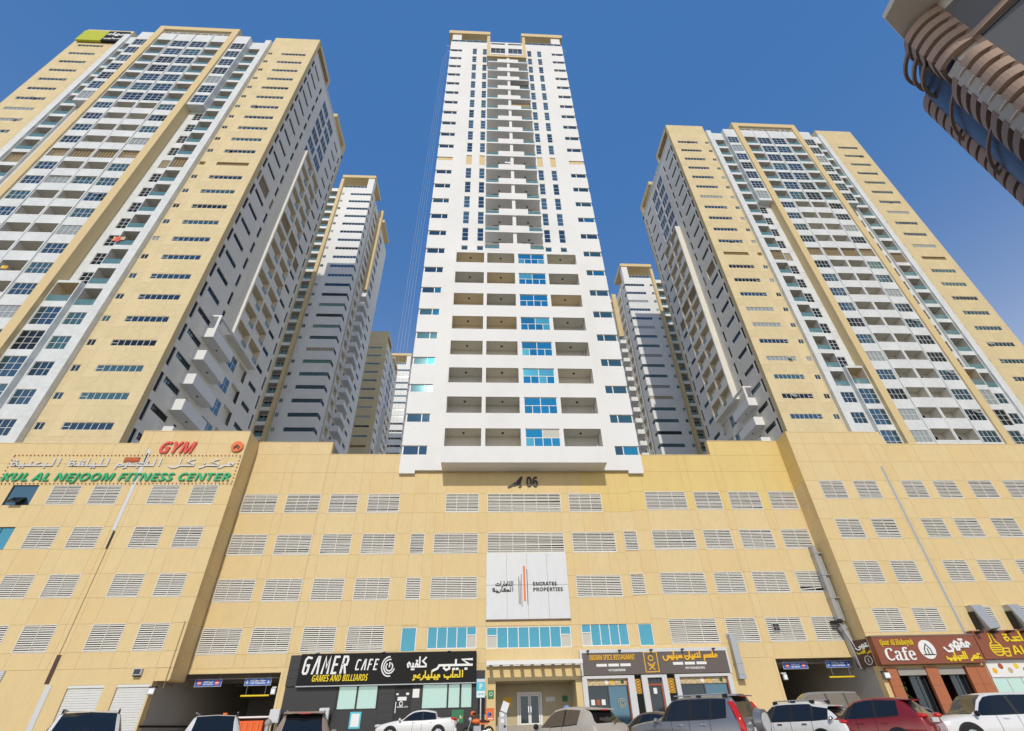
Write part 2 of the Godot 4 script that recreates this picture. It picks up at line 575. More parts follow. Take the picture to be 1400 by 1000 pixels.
# a louvred opening: frame with mullions, and slats that are sub-parts where they show largest, else joined into REST
func louvre_window(parent: Node, F: Dictionary, u0: float, u1: float, v0: float, v1: float, n: float, bays: int, rest: SurfaceTool, broken := false) -> void:
	var w := snappedf(u1 - u0, 0.01)
	var h := snappedf(v1 - v0, 0.01)
	var key := "lw%.2f_%.2f_%d" % [w, h, bays]
	if not cache.has(key):
		var st := begin()
		var e := 0.05
		box(st, Vector3(0, 0, -0.05), Vector3(w, e, 0.045))
		box(st, Vector3(0, h - e, -0.05), Vector3(w, h, 0.045))
		box(st, Vector3(0, e, -0.05), Vector3(e, h - e, 0.045))
		box(st, Vector3(w - e, e, -0.05), Vector3(w, h - e, 0.045))
		for i in range(1, bays):
			box(st, Vector3(w * i / bays - 0.02, e, -0.05), Vector3(w * i / bays + 0.02, h - e, 0.042))
		cache[key] = done(st, M.louvre_white)
	var fr := obj("louvre_window", cache[key], parent, on(F, u0, v0, n - 0.03))
	var count := 12
	for k in count:
		if broken and k == 2:
			continue
		var y := 0.05 + (h - 0.1) * (k + 0.5) / count
		var tilt := -0.35 + rng.randf_range(-0.05, 0.05)
		var roll := rng.randf_range(-0.004, 0.004)
		if broken and k == 1:
			roll = 0.07
		if rest == null:
			obj("slat", slat_mesh(snappedf(w - 0.1, 0.01)), fr, Transform3D(Basis(Vector3(0, 0, 1), roll) * Basis(Vector3.RIGHT, tilt), Vector3(0.05, y, -0.01)))
		else:
			rest.append_from(slat_mesh(snappedf(w - 0.1, 0.01)), 0, on(F, u0, v0, n - 0.03) * Transform3D(Basis(Vector3(0, 0, 1), roll * 2.0) * Basis(Vector3.RIGHT, tilt + rng.randf_range(-0.2, 0.2)), Vector3(0.05, y, -0.01)))


func rest_of_slats(parent: Node, rest: SurfaceTool) -> void:
	var o := obj("slats", done(rest, M.louvre_white), parent)
	o.set_meta("kind", "stuff")


# a band of tinted panes between white mullions; SPLIT panes have an opening light in plain glass below
func ribbon_window(parent: Node, F: Dictionary, u0: float, u1: float, v0: float, v1: float, n: float, count: int, split: Array) -> void:
	var w := u1 - u0
	var h := v1 - v0
	var st := begin()
	var e := 0.06
	box(st, Vector3(0, 0, -0.04), Vector3(w, e, 0.05))
	box(st, Vector3(0, h - e, -0.04), Vector3(w, h, 0.05))
	for i in count + 1:
		var x := clampf(w * i / count - e / 2.0, 0.0, w - e)
		box(st, Vector3(x, e, -0.04), Vector3(x + e, h - e, 0.047))
	for s in split:
		box(st, Vector3(w * s / count + e / 2.0, h * 0.58, -0.04), Vector3(w * (s + 1) / count - e / 2.0, h * 0.58 + e, 0.044))
	var fr := obj("ribbon_window", done(st, M.frame_white), parent, on(F, u0, v0, n - 0.06))
	for i in count:
		var pw := w / count - 0.05
		var x := w * (i + 0.5) / count
		if split.has(i):
			obj("pane", boxm(Vector3(x - pw / 2, h * 0.60, -0.006), Vector3(x + pw / 2, h - 0.05, 0.006), M.glass_turquoise), fr)
			obj("opening_pane", boxm(Vector3(x - pw / 2, 0.05, -0.012), Vector3(x + pw / 2, h * 0.585, 0.002), M.curtain), fr)
		else:
			obj("pane", boxm(Vector3(x - pw / 2, 0.05, -0.006), Vector3(x + pw / 2, h - 0.05, 0.006), M.glass_turquoise), fr)


func podium_centre() -> void:
	var t := thing("car_park_building", "long set-back yellow louvred front beneath the white middle tower", "building")
	var F := frame(Vector3.ZERO, Vector3.RIGHT)
	var rows := [[14.78, 16.36], [11.58, 13.15], [8.38, 9.92], [5.15, 6.75]]
	var dy := 0.14                                   # the right half stands a little higher
	var left := [[-19.2, -16.52, 3], [-15.85, -13.17, 3], [-12.42, -10.15, 2], [-9.4, -6.85, 3]]
	var right := [[13.33, 16.82, 3], [17.5, 19.8, 2], [20.5, 23.2, 3], [23.95, 26.28, 2]]
	var mid := [[[-3.16, -0.45, 3], [0.22, 6.25, 6], [6.9, 9.65, 3]], [[-5.7, -4.6, 1], [-3.9, -0.45, 3], [0.22, 6.25, 6], [6.9, 10.33, 3], [11.05, 12.12, 1]], [[-5.7, -4.6, 1], [-3.9, -0.45, 3], [6.9, 10.33, 3], [11.05, 12.12, 1]]]
	var lou := []
	var holes := []
	for r in 4:
		for w in left:
			lou.append([w[0], w[1], rows[r][0], rows[r][1], w[2], r])
		for w in right:
			lou.append([w[0], w[1], rows[r][0] + dy, rows[r][1] + dy, w[2], r])
		if r < 3:
			for w in mid[r]:
				var up := dy if w[0] > 11.0 else 0.0
				lou.append([w[0], w[1], rows[r][0] + up, rows[r][1] + up, w[2], r])
	for l in lou:
		holes.append([l[0], l[1], l[2], l[3], 1.3])
	var ribbons := [[-5.69, -4.63, 5.0, 6.62, 1, []], [-3.88, -0.45, 5.25, 6.62, 5, [4]], [0.23, 6.22, 5.2, 6.55, 8, [0, 7]], [6.96, 10.32, 5.25, 6.65, 5, [0]], [11.05, 12.1, 5.2, 6.62, 1, []]]
	for r in ribbons:
		holes.append([r[0], r[1], r[2], r[3], 0.25])
	# backing wall, in three heights
	var edges := [[-19.33, -13.1, 20.98], [-13.1, 19.95, 19.85], [19.95, 26.41, 21.24]]
	for e in edges:
		var own := []
		for h in holes:
			if h[0] > e[0] - 0.01 and h[1] < e[1] + 0.01:
				own.append(h)
			elif h[1] > e[0] and h[0] < e[1]:
				own.append([maxf(h[0], e[0]), minf(h[1], e[1]), h[2], h[3], h[4], "L" if h[0] < e[0] else "R"])
		obj("backing_wall", wall(F, e[0], e[1], 4.36, e[2] - 0.02, -0.024, 0.5, own, M.joint, M.concrete), t)
		part_box("parapet_cap", t, Vector3(e[0], e[2] - 0.02, -0.55), Vector3(e[1], e[2] + 0.05, 0.02), M.podium_paint_pale)
	var us := [-19.33, -13.1, -7.6, 2.2, 4.2, 8.0, 11.02, 19.95, 26.41]
	for h in holes:
		us.append(h[0])
		us.append(h[1])
	var clean := []
	us.sort()
	for u in us:
		if clean.is_empty() or u - clean[-1] > 0.06:
			clean.append(u)
	# the few edges dropped above are window sides closer than 6 cm to another; snap those windows' panels by hand
	var pick_at := func(x: float, y: float):
		if y > 20.0 and x > -13.1 and x < 19.95:
			return null
		if x > 7.8 and y > 14.7:
			return M.podium_paint_yellow
		var q := rng.randf()
		return M.podium_paint if q < 0.45 else (M.podium_paint_pale if q < 0.8 else M.podium_paint_dull)
	var vsl := [4.36, 5.15, 6.75, 8.38, 9.92, 11.58, 13.15, 14.78, 16.36, 18.2, 19.85, 20.98]
	panels(t, F, clean.filter(func(u): return u <= -4.55), vsl, 0.0, holes, pick_at)
	var vsm := vsl.duplicate()
	vsm[1] = 5.22
	vsm[2] = 6.6
	panels(t, F, clean.filter(func(u): return u >= -4.7 and u <= 12.13), vsm.slice(0, 11), 0.0, holes.filter(func(h): return h[0] > -4.8), pick_at)
	var vsr := [4.36]
	for v in vsl.slice(1, 9):
		vsr.append(v + dy)
	vsr.append_array([18.3, 19.85, 21.24])
	panels(t, F, clean.filter(func(u): return u >= 12.09), vsr, 0.0, holes, pick_at)
	# louvres
	var rest := begin()
	var brk := 0
	for l in lou:
		var broken: bool = l[5] == 2 and l[0] > 23.0
		louvre_window(t, F, l[0], l[1], l[2], l[3], 0.0, l[4], null if (l[5] >= 2 and brk < 290) else rest, broken)
		if l[5] >= 2:
			brk += 12
	rest_of_slats(t, rest)
	for r in ribbons:
		ribbon_window(t, F, r[0], r[1], r[2], r[3], -0.03, r[4], r[5])
	# ground floor walls between the openings
	var low := [[-20.3, -13.3, 0.2, 4.07, 12.0], [0.87, 6.25, 0.2, 3.3, 2.6], [20.42, 26.41, 0.2, 4.27, 12.0]]
	var gw := [[-19.33, -13.3, 4.07, 4.36], [-13.3, 0.87, 0.2, 4.36], [0.87, 6.25, 3.3, 4.36], [6.25, 20.42, 0.2, 4.36], [20.42, 26.41, 4.27, 4.36]]
	for g in gw:
		part_box("ground_floor_wall", t, Vector3(g[0], g[2], -0.45), Vector3(g[1], g[3] - 0.004, -0.004), M.podium_paint)
	# light trims round the two garage mouths
	part_box("garage_trim", t, Vector3(-19.3, 4.07, -0.01), Vector3(-13.1, 4.19, 0.03), M.podium_paint_pale)
	part_box("garage_trim", t, Vector3(-13.3, 0.3, -0.01), Vector3(-13.13, 4.07, 0.03), M.podium_paint_pale)
	part_box("garage_trim", t, Vector3(20.25, 4.27, -0.01), Vector3(26.3, 4.36, 0.03), M.podium_paint_pale)
	part_box("garage_trim", t, Vector3(20.25, 0.3, -0.01), Vector3(20.42, 4.27, 0.03), M.podium_paint_pale)
	# inside of the garages
	for g in [[-20.3, -13.3, 4.4], [20.42, 26.41, 4.6]]:
		var st := begin()
		box(st, Vector3(g[0] - 0.3, 0.3, -14.0), Vector3(g[0], g[2], -0.46))
		obj("garage_wall", done(st, M.garage_wall), t)
		part_box("garage_wall", t, Vector3(g[1], 0.3, -14.0), Vector3(g[1] + 0.3, g[2], -0.46), M.garage_wall)
		part_box("garage_wall", t, Vector3(g[0] - 0.3, 0.3, -14.3), Vector3(g[1] + 0.3, g[2], -14.0), M.garage_wall)
		part_box("garage_ceiling", t, Vector3(g[0] - 0.3, g[2], -14.3), Vector3(g[1] + 0.3, g[2] + 0.3, -0.46), M.garage_wall)
		for k in 3:
			part_box("ceiling_beam", t, Vector3(g[0], g[2] - 0.45, -2.6 - k * 4.0), Vector3(g[1], g[2], -2.2 - k * 4.0), M.concrete)
		rod("pipe", t, Vector3(g[0] + 0.4, g[2] - 0.5, -1.6), Vector3(g[1] - 0.3, g[2] - 0.5, -1.6), 0.05, M.steel)
	# entrance lobby: three walls, ceiling, double glass door
	part_box("lobby_wall", t, Vector3(0.6, 0.3, -2.9), Vector3(6.5, 3.6, -2.6), M.entrance_wall)
	part_box("lobby_wall", t, Vector3(0.57, 0.3, -2.6), Vector3(0.87, 3.6, -0.46), M.entrance_wall)
	part_box("lobby_wall", t, Vector3(6.25, 0.3, -2.6), Vector3(6.55, 3.6, -0.46), M.entrance_wall)
	part_box("lobby_ceiling", t, Vector3(0.57, 3.3, -2.6), Vector3(6.55, 3.6, -0.46), M.entrance_wall)
	part_box("lobby_floor", t, Vector3(0.57, 0.3, -2.6), Vector3(6.55, 0.9, -0.01), M.paving)
	var dr := begin()
	box(dr, Vector3(2.42, 0.9, -2.6), Vector3(2.56, 2.78, -2.5))
	box(dr, Vector3(4.02, 0.9, -2.6), Vector3(4.16, 2.78, -2.5))
	box(dr, Vector3(2.56, 2.64, -2.6), Vector3(4.02, 2.78, -2.5))
	var door := obj("door_frame", done(dr, M.frame_white), t)
	for k in 2:
		var x := 2.58 + k * 0.72
		var leaf := obj("door_leaf", window_mesh(0.70, 1.72, 1, 1, M.frame_white, M.glass_d, 0.09), door, Transform3D(Basis(), Vector3(x, 0.91, -2.53)))
		leaf.name = "door_leaf"
		part_box("door_handle", door, Vector3(3.18 + k * 0.16, 1.6, -2.48), Vector3(3.24 + k * 0.16, 1.95, -2.42), M.chrome)
	part_box("notice_board", t, Vector3(1.42, 1.95, -2.595), Vector3(2.02, 2.5, -2.57), M.letter_amber)
	part_box("notice_board", t, Vector3(4.45, 2.2, -2.595), Vector3(5.1, 2.48, -2.57), M.steel_light)
	part_box("exit_plate", t, Vector3(5.62, 2.18, -2.595), Vector3(5.98, 2.52, -2.56), M.green_board)
	# flat trellis canopy over the entrance
	part_box("canopy_beam", t, Vector3(0.25, 4.12, 1.25), Vector3(6.6, 4.36, 1.45), M.frame_white)
	for k in 9:
		var x := 0.42 + k * 0.70
		part_box("canopy_rafter", t, Vector3(x, 4.17, 0.282), Vector3(x + 0.22, 4.34, 1.25), M.frame_white)
	part_box("canopy_ledger", t, Vector3(0.25, 4.14, 0.10), Vector3(6.6, 4.335, 0.28), M.frame_white)
	part_box("lintel", t, Vector3(0.45, 3.3, 0.002), Vector3(6.4, 3.42, 0.06), M.podium_paint_pale)
	# main body behind, roof slab
	var cb := begin()
	box(cb, Vector3(-19.0, 4.75, -40.0), Vector3(26.2, 18.06, -1.4))
	obj("core", done(cb, M.concrete), t)
	# the emblem board: white composite panels
	var us2 := [0.2, 1.72, 3.24, 4.76, 6.27]
	var vs2 := [7.0, 9.3, 11.57]
	for i in 4:
		for j in 2:
			pass
	part_box("wall_lamp", t, Vector3(12.35, 4.62, 0.0), Vector3(12.5, 4.72, 0.25), M.steel)


func podium_wing(t: Node, x0: float, x1: float, z: float, vs: Array, cols: Array, step_x: float, tops: Array, lou: Array, extra: Array) -> void:
	var F := frame(Vector3(0, 0, z), Vector3.RIGHT)
	var holes := []
	for l in lou:
		holes.append([l[0], l[1], l[2], l[3], 1.3])
	for e in extra:
		holes.append([e[0], e[1], e[2], e[3], 0.2])
	var us := cols.duplicate()
	us.append_array([x0, x1, step_x])
	us.sort()
	var clean := []
	for u in us:
		if clean.is_empty() or u - clean[-1] > 0.05:
			clean.append(u)
	var low: float = minf(tops[0], tops[1])
	obj("backing_wall", wall(F, x0, x1, vs[0], low - 0.03, -0.024, 0.5, holes, M.joint, M.concrete), t)
	for s in 2:
		var a := x0 if s == 0 else step_x
		var b := step_x if s == 0 else x1
		if tops[s] > low + 0.1:
			obj("backing_wall", wall(F, a, b, low - 0.03, tops[s] - 0.02, -0.024, 0.5, [], M.joint), t)
		part_box("parapet_cap", t, Vector3(a, tops[s] - 0.02, z - 0.55), Vector3(b, tops[s] + 0.05, z + 0.02), M.podium_paint_pale)
	var pick := func(_x, _y):
		var q := rng.randf()
		return M.podium_paint if q < 0.4 else (M.podium_paint_pale if q < 0.85 else M.podium_paint_dull)
	var v2 := vs.duplicate()
	v2.append(low)
	panels(t, F, clean.filter(func(u): return absf(u - step_x) > 0.01), v2, 0.0, holes, pick)
	for s in 2:
		var a := x0 if s == 0 else step_x
		var b := step_x if s == 0 else x1
		if tops[s] > low + 0.1:
			panels(t, F, clean.filter(func(u): return u >= a - 0.01 and u <= b + 0.01), [low, tops[s]], 0.0, holes, pick)
	var rest := begin()
	var used_slats := 0
	for l in lou:
		var near: bool = l[2] < 11.0 and used_slats < 290
		louvre_window(t, F, l[0], l[1], l[2], l[3], 0.0, 2, null if near else rest)
		if near:
			used_slats += 12
	rest_of_slats(t, rest)


func podium_left() -> void:
	var t := thing("car_park_building", "yellow louvred block on the left that carries the gym sign", "building")
	var z := 1.92
	var rows := [[14.8, 16.35], [11.6, 13.18], [8.4, 9.93], [5.22, 6.83]]
	var cx := [[-50.5, -48.4], [-47.4, -45.3], [-44.5, -42.4], [-41.4, -39.3], [-32.5, -30.46], [-29.55, -27.5], [-25.3, -23.24], [-22.32, -20.42]]
	var lou := []
	var cols := [-38.4, -26.95, -26.3]
	for c in cx:
		cols.append_array([c[0], c[1]])
		for r in rows:
			lou.append([c[0], c[1], r[0], r[1]])
	cols.append_array([-35.48, -33.6])
	for r in rows.slice(2):
		lou.append([-35.48, -33.6, r[0], r[1]])
	var extra := [[-35.48, -33.6, 14.8, 16.35], [-35.48, -33.6, 11.6, 13.18]]
	podium_wing(t, -52.0, -19.35, z, [4.3, 5.22, 6.83, 8.4, 9.93, 11.6, 13.18, 14.8, 16.35, 18.1], cols, -27.85, [19.85, 20.98], lou, extra)
	var F := frame(Vector3(0, 0, z), Vector3.RIGHT)
	# a dark glazed window with its lower light pushed open, and a teal one below it
	put_window("window", t, F, -35.48, -33.6, 14.8, 16.35, -0.1, 1, 1, M.frame_dark, 0, M.glass_a)
	obj("open_light", window_mesh(0.85, 0.7, 1, 1, M.frame_dark, M.glass_d), t, on(F, -34.95, 14.88, 0.0) * Transform3D(Basis(Vector3.RIGHT, -0.75), Vector3(0, 0, 0.42)))
	put_window("window", t, F, -35.48, -33.6, 11.6, 13.18, -0.1, 2, 1, M.frame_dark, 0, M.glass_turquoise)
	# ground floor: wall with three roller shutters
	var sh := [[-34.2, -29.6], [-25.25, -23.1], [-22.35, -20.4]]
	var holes := []
	for s in sh:
		holes.append([s[0], s[1], 0.2, 3.45, 0.14, "B"])
	obj("ground_floor_wall", wall(F, -52.0, -20.3, 0.2, 4.296, -0.004, 0.5, holes, M.podium_paint), t)
	for s in sh:
		var w: float = s[1] - s[0]
		var fr := part_box("shutter", t, Vector3(s[0], 3.3, z - 0.15), Vector3(s[1], 3.45, z - 0.02), M.shutter)
		for k in 24:
			part_box("slat", fr, Vector3(s[0] + 0.02, 3.295 - (k + 1) * 0.126, z - 0.12), Vector3(s[1] - 0.02, 3.295 - k * 0.126 - 0.014, z - 0.09 + 0.006 * (k % 2)), M.shutter)
	# the return towards the set-back front, cut away over the garage mouth
	var R := frame(Vector3(-19.35, 0, 0), Vector3(0, 0, -1))
	obj("backing_wall", wall(R, -z + 0.06, 0.0, 3.66, 20.94, -0.024, 0.5, [], M.joint), t)
	panels(t, R, [-z, 0.02], [3.66, 5.22, 6.83, 8.4, 9.93, 11.6, 13.18, 14.8, 16.35, 18.1, 20.98], 0.0, [], func(_x, _y): return M.podium_paint)
	part_box("soffit", t, Vector3(-20.3, 3.6, 0.0), Vector3(-19.4, 4.29, z - 0.03), M.podium_paint_dull)
	part_box("garage_side_wall", t, Vector3(-20.6, 0.2, -0.45), Vector3(-20.302, 4.29, z - 0.51), M.garage_wall)
	for k in 2:
		part_box("bumper_rail", t, Vector3(-20.30, 1.28 - k * 0.28, -9.0), Vector3(-20.24, 1.38 - k * 0.28, z - 0.1), M.black)
	obj("core", boxm(Vector3(-51.9, 4.7, -40.0), Vector3(-19.9, 18.08, z - 1.4), M.concrete), t)
	# cover strip of the movement joint: intact at the top, torn open further down
	part_box("joint_cover", t, Vector3(-26.86, 12.9, z), Vector3(-26.6, 19.3, z + 0.03), M.steel_light)
	part_box("joint_gap", t, Vector3(-26.80, 17.9, z + 0.0312), Vector3(-26.69, 19.0, z + 0.036), M.black)
	part_box("joint_gap", t, Vector3(-26.72, 11.6, z), Vector3(-26.55, 12.85, z + 0.012), M.black)
	part_box("joint_gap", t, Vector3(-26.62, 5.1, z), Vector3(-26.56, 11.6, z + 0.008), M.louvre_brown)
	part_box("joint_gap", t, Vector3(-26.7, 3.55, z), Vector3(-26.42, 5.1, z + 0.012), M.brown_dark)
	part_box("joint_cover", t, Vector3(-26.55, 0.3, z), Vector3(-26.2, 3.5, z + 0.03), M.steel_light)
	# conduit at the corner
	rod("conduit", t, Vector3(-19.55, 3.2, z + 0.04), Vector3(-19.55, 6.9, z + 0.04), 0.02, M.louvre_brown)


func podium_right() -> void:
	var t := thing("car_park_building", "yellow louvred block on the right above the brown cafe fronts", "building")
	var z := 1.75
	var rows := [[15.14, 16.74], [11.95, 13.55], [8.74, 10.33], [5.55, 7.1]]
	var cx := [[27.58, 29.62], [30.5, 32.5], [34.65, 36.55], [37.4, 39.4], [40.5, 42.6], [43.6, 45.7], [46.8, 48.9], [50.0, 52.1], [53.2, 55.3]]
	var lou := []
	var cols := [33.45, 33.95]
	for c in cx:
		cols.append_array([c[0], c[1]])
		for r in rows:
			lou.append([c[0], c[1], r[0], r[1]])
	podium_wing(t, 26.41, 60.0, z, [4.3, 5.55, 7.1, 8.74, 10.33, 11.95, 13.55, 15.14, 16.74, 18.4], cols, 34.5, [21.27, 20.1], lou, [])
	var L := frame(Vector3(26.41, 0, 0), Vector3(0, 0, 1))
	obj("backing_wall", wall(L, 0.0, z - 0.06, 4.3, 21.22, -0.024, 0.5, [], M.joint), t)
	panels(t, L, [-0.02, z], [4.3, 5.55, 7.1, 8.74, 10.33, 11.95, 13.55, 15.14, 16.74, 18.4, 21.27], 0.0, [], func(_x, y): return M.podium_paint_yellow if y > 16.0 else M.podium_paint)
	# a sloping wing of the taller parapet
	var st := begin()
	var p := [Vector3(34.5, 20.16, z - 0.002), Vector3(35.25, 20.16, z - 0.002), Vector3(34.95, 21.3, z - 0.002), Vector3(34.5, 21.3, z - 0.002)]
	var q := []
	for v in p:
		q.append(v + Vector3(0, 0, -0.45))
	quad(st, p[0], p[1], p[2], p[3], Vector3(0, 0, 1))
	quad(st, q[0], q[1], q[2], q[3], Vector3(0, 0, -1))
	quad(st, p[1], p[2], q[2], q[1], Vector3(0.97, 0.25, 0))
	quad(st, p[2], p[3], q[3], q[2], UP)
	obj("parapet_end", done(st, M.podium_paint_pale), t)
	obj("ground_floor_wall", wall(frame(Vector3(0, 0, z), Vector3.RIGHT), 26.41, 60.0, 0.2, 4.296, -0.004, 0.5, [[27.5, 29.9, 0.2, 3.4, 3.0, "B"], [30.3, 32.4, 0.2, 3.4, 3.0, "B"]], M.podium_paint_dull, M.brown_dark), t)
	part_box("garage_side_wall", t, Vector3(26.41, 0.2, -0.45), Vector3(26.71, 4.29, z - 0.51), M.garage_wall)
	obj("core", boxm(Vector3(26.9, 4.7, -44.0), Vector3(59.9, 18.04, z - 1.4), M.concrete), t)
	part_box("joint_cover", t, Vector3(33.56, 4.4, z), Vector3(33.74, 18.0, z + 0.02), M.steel)


# ------------------------------------------------------------------ towers
const FL := 3.2      # floor to floor


func balcony_room(t: Node, F: Dictionary, u0: float, u1: float, v0: float, n: float, depth: float) -> void:
	# glazed door at the back of a balcony, standing on its floor
	var w := u1 - u0
	put_window("balcony_door", t, F, u0 + w * 0.16, u0 + w * 0.84, v0, v0 + 2.05, n - depth + 0.05, 2, 1, M.frame_white, 0, M.glass_d)


func side_range(side: int, t0: float, t1: float) -> Array:
	return [t0, t1] if side > 0 else [-t1, -t0]


# a tower of the yellow kind. BASE is the middle of its front at the podium roof; SIDE is the flank that the street sees
func gold_tower(called: String, label: String, base: Vector3, side: int, floors: int, far: bool) -> void:
	var t := thing(called, label, "tower", base)
	var F := frame(Vector3.ZERO, Vector3.RIGHT)
	var top := floors * FL
	var plant := 14
	var fw: Material = M.frame_white
	var gold_m: Material = M.gold_trim
	# ---- front: strips from the outside inwards, mirrored about the middle ----
	for s in ([-1, 1] if not far else [side]):
		var fx := func(a: float, b: float) -> Array: return [a, b] if s > 0 else [-b, -a]
		# yellow end band with ribbon windows
		var holes := []
		var r: Array = fx.call(15.5, 19.86)
		var r2: Array = fx.call(13.15, 13.95)
		for k in floors:
			var v := k * FL + 2.48
			var dep := 0.42 if k == plant else 0.16
			holes.append([r[0], r[1], v - 0.76, v, dep])
			holes.append([r2[0], r2[1], v - 0.76, v, dep])
			if k != plant:
				put_window("ribbon_window", t, F, r[0], r[1], v - 0.76, v, -0.09, 7, 1, fw, 1 if s > 0 else 2)
				put_window("small_window", t, F, r2[0], r2[1], v - 0.76, v, -0.09, 2, 1, fw)
				if rng.randf() < 0.12 and not far:
					var ox: float = r[0] + 0.62 * rng.randi_range(0, 5) + 0.05
					obj("open_light", window_mesh(0.56, 0.66, 1, 1, fw, M.glass_c), t, on(F, ox, v - 0.71, 0.0) * Transform3D(Basis(Vector3.RIGHT, -0.6), Vector3(0, 0.04, 0.37)))
			else:
				obj("louvre", louvre_mesh(snappedf(r[1] - r[0], 0.01), 0.76, 14, M.louvre_brown), t, on(F, r[0], v - 0.76, -0.2))
		var b: Array = fx.call(12.9, 21.1)
		obj("end_wall", wall(F, b[0], b[1], -1.0, 88.9, 0.0, 0.6, holes, M.tower_gold, gold_m, "LR" if s == side else ""), t)
		if far:
			continue
		# white pier
		var pr: Array = fx.call(12.0, 12.98)
		obj("pier", wall(F, pr[0], pr[1], -1.0, 86.1, 0.62, 1.0, [], M.cladding_white), t)
		# balcony column, plain windows on the lowest floors
		holes = []
		var c: Array = fx.call(9.62, 12.0)
		for k in floors:
			var v := k * FL
			if k <= 5:
				holes.append([c[0] + 0.2, c[1] - 0.2, v + 0.95, v + 2.6, 0.14])
				put_window("window", t, F, c[0] + 0.2, c[1] - 0.2, v + 0.95, v + 2.6, 0.2, 3, 2, fw)
			elif k == plant:
				holes.append([c[0] + 0.08, c[1] - 0.08, v + 0.45, v + 2.9, 0.5])
				obj("louvre", louvre_mesh(snappedf(c[1] - c[0] - 0.16, 0.01), 2.4, 6, M.louvre_brown), t, on(F, c[0] + 0.08, v + 0.5, 0.0))
			else:
				holes.append([c[0] + 0.08, c[1] - 0.08, v + 0.42, v + 2.9, 1.5])
				put_window("balcony_door", t, F, c[0] + 0.45, c[1] - 0.65, v + 0.43, v + 2.4, -1.15, 2, 1, fw, 0, M.glass_d)
				var bl := boxm(Vector3(0, 0, -0.01), Vector3(c[1] - c[0] - 0.2, 0.85, 0.01), M.balustrade_glass)
				obj("glass_balustrade", bl, t, on(F, c[0] + 0.1, v + 0.43, 0.26))
		obj("balcony_wall", wall(F, c[0], c[1], -1.0, 85.6, 0.3, 1.6, holes, M.cladding_white, M.balcony_grey), t)
		# bay column: big windows, one balcony, a deep niche, then big windows again
		holes = []
		var d: Array = fx.call(7.12, 9.6)
		for k in 6:
			var v := k * FL
			holes.append([d[0] + 0.12, d[1] - 0.12, v + 0.4, v + 2.8, 0.14])
			put_window("bay_window", t, F, d[0] + 0.12, d[1] - 0.12, v + 0.4, v + 2.8, 0.8, 3, 3, fw)
		holes.append([d[0] + 0.1, d[1] - 0.1, 6 * FL + 0.4, 7 * FL - 0.1, 1.6])
		put_window("balcony_door", t, F, d[0] + 0.5, d[1] - 0.5, 6 * FL + 0.45, 6 * FL + 2.5, -0.66, 2, 1, fw, 0, M.glass_d)
		obj("glass_balustrade", boxm(Vector3(0, 0, -0.01), Vector3(d[1] - d[0] - 0.24, 0.9, 0.01), M.balustrade_glass), t, on(F, d[0] + 0.12, 6 * FL + 0.42, 0.84))
		obj("bay_wall", wall(F, d[0], d[1], -1.0, 7 * FL + 0.25, 0.9, 1.9, holes, M.cladding_white, M.balcony_beige), t)
		holes = []
		for k in range(7, 19):
			var v := k * FL
			var w0: float = d[0] + 0.95 if s > 0 else d[0] + 0.25
			holes.append([w0, w0 + 1.25, v + 0.6, v + 2.5, 0.14])
			if k == plant:
				obj("louvre", louvre_mesh(1.25, 1.9, 5, M.louvre_brown), t, on(F, w0, v + 0.6, -0.12))
			else:
				put_window("niche_window", t, F, w0, w0 + 1.25, v + 0.6, v + 2.5, -0.12, 2, 3, fw, 0, M.glass_d)
		obj("niche_wall", wall(F, d[0], d[1], 7 * FL, 19 * FL, -0.02, 0.6, holes, M.cladding_white, M.cladding_white), t)
		holes = []
		for k in range(19, floors):
			var v := k * FL
			holes.append([d[0] + 0.12, d[1] - 0.12, v + 0.45, v + 2.75, 0.14])
			put_window("bay_window", t, F, d[0] + 0.12, d[1] - 0.12, v + 0.45, v + 2.75, 1.08, 3, 3, fw)
		obj("bay_wall", wall(F, d[0], d[1], 19 * FL - 0.25, 85.8, 1.18, 2.2, holes, M.cladding_white), t)
		# tall yellow fin
		var g: Array = fx.call(6.0, 7.1)
		obj("fin", wall(F, g[0], g[1], -1.0, 88.2, 1.44, 2.0, [], M.gold_trim), t)
		# window column beside the fin, balconies at the top
		holes = []
		var a: Array = fx.call(3.2, 5.99)
		for k in floors:
			var v := k * FL
			if k == plant:
				holes.append([a[0] + 0.2, a[1] - 0.2, v + 0.8, v + 2.7, 0.5])
				obj("louvre", louvre_mesh(snappedf(a[1] - a[0] - 0.4, 0.01), 1.9, 7, M.louvre_brown), t, on(F, a[0] + 0.2, v + 0.8, 0.95))
			elif k < 19:
				holes.append([a[0] + 0.14, a[1] - 0.14, v + 0.95, v + 2.65, 0.14])
				put_window("window", t, F, a[0] + 0.14, a[1] - 0.14, v + 0.95, v + 2.65, 1.1, 4, 2, fw)
				if rng.randf() < 0.15:
					obj("open_light", window_mesh(0.58, 0.78, 1, 1, fw, M.glass_c), t, on(F, a[0] + 0.8 + 0.6 * rng.randi_range(0, 1), v + 1.8, 1.2) * Transform3D(Basis(Vector3.RIGHT, -0.55), Vector3(0, 0.05, 0.40)))
			else:
				holes.append([a[0] + 0.12, a[1] - 0.12, v + 0.5, v + 2.95, 1.5])
				put_window("balcony_door", t, F, a[0] + 0.5, a[1] - 0.9, v + 0.5, v + 2.5, -0.26, 2, 1, fw, 0, M.glass_d)
				obj("glass_balustrade", boxm(Vector3(0, 0, -0.01), Vector3(a[1] - a[0] - 0.28, 0.8, 0.01), M.balustrade_glass), t, on(F, a[0] + 0.14, v + 0.5, 1.14))
		obj("column_wall", wall(F, a[0], a[1], -1.0, 85.6, 1.2, 2.4, holes, M.cladding_white, M.balcony_grey), t)
		# middle columns: solid balconies, windows at the top
		holes = []
		var m: Array = fx.call(0.08, 3.12)
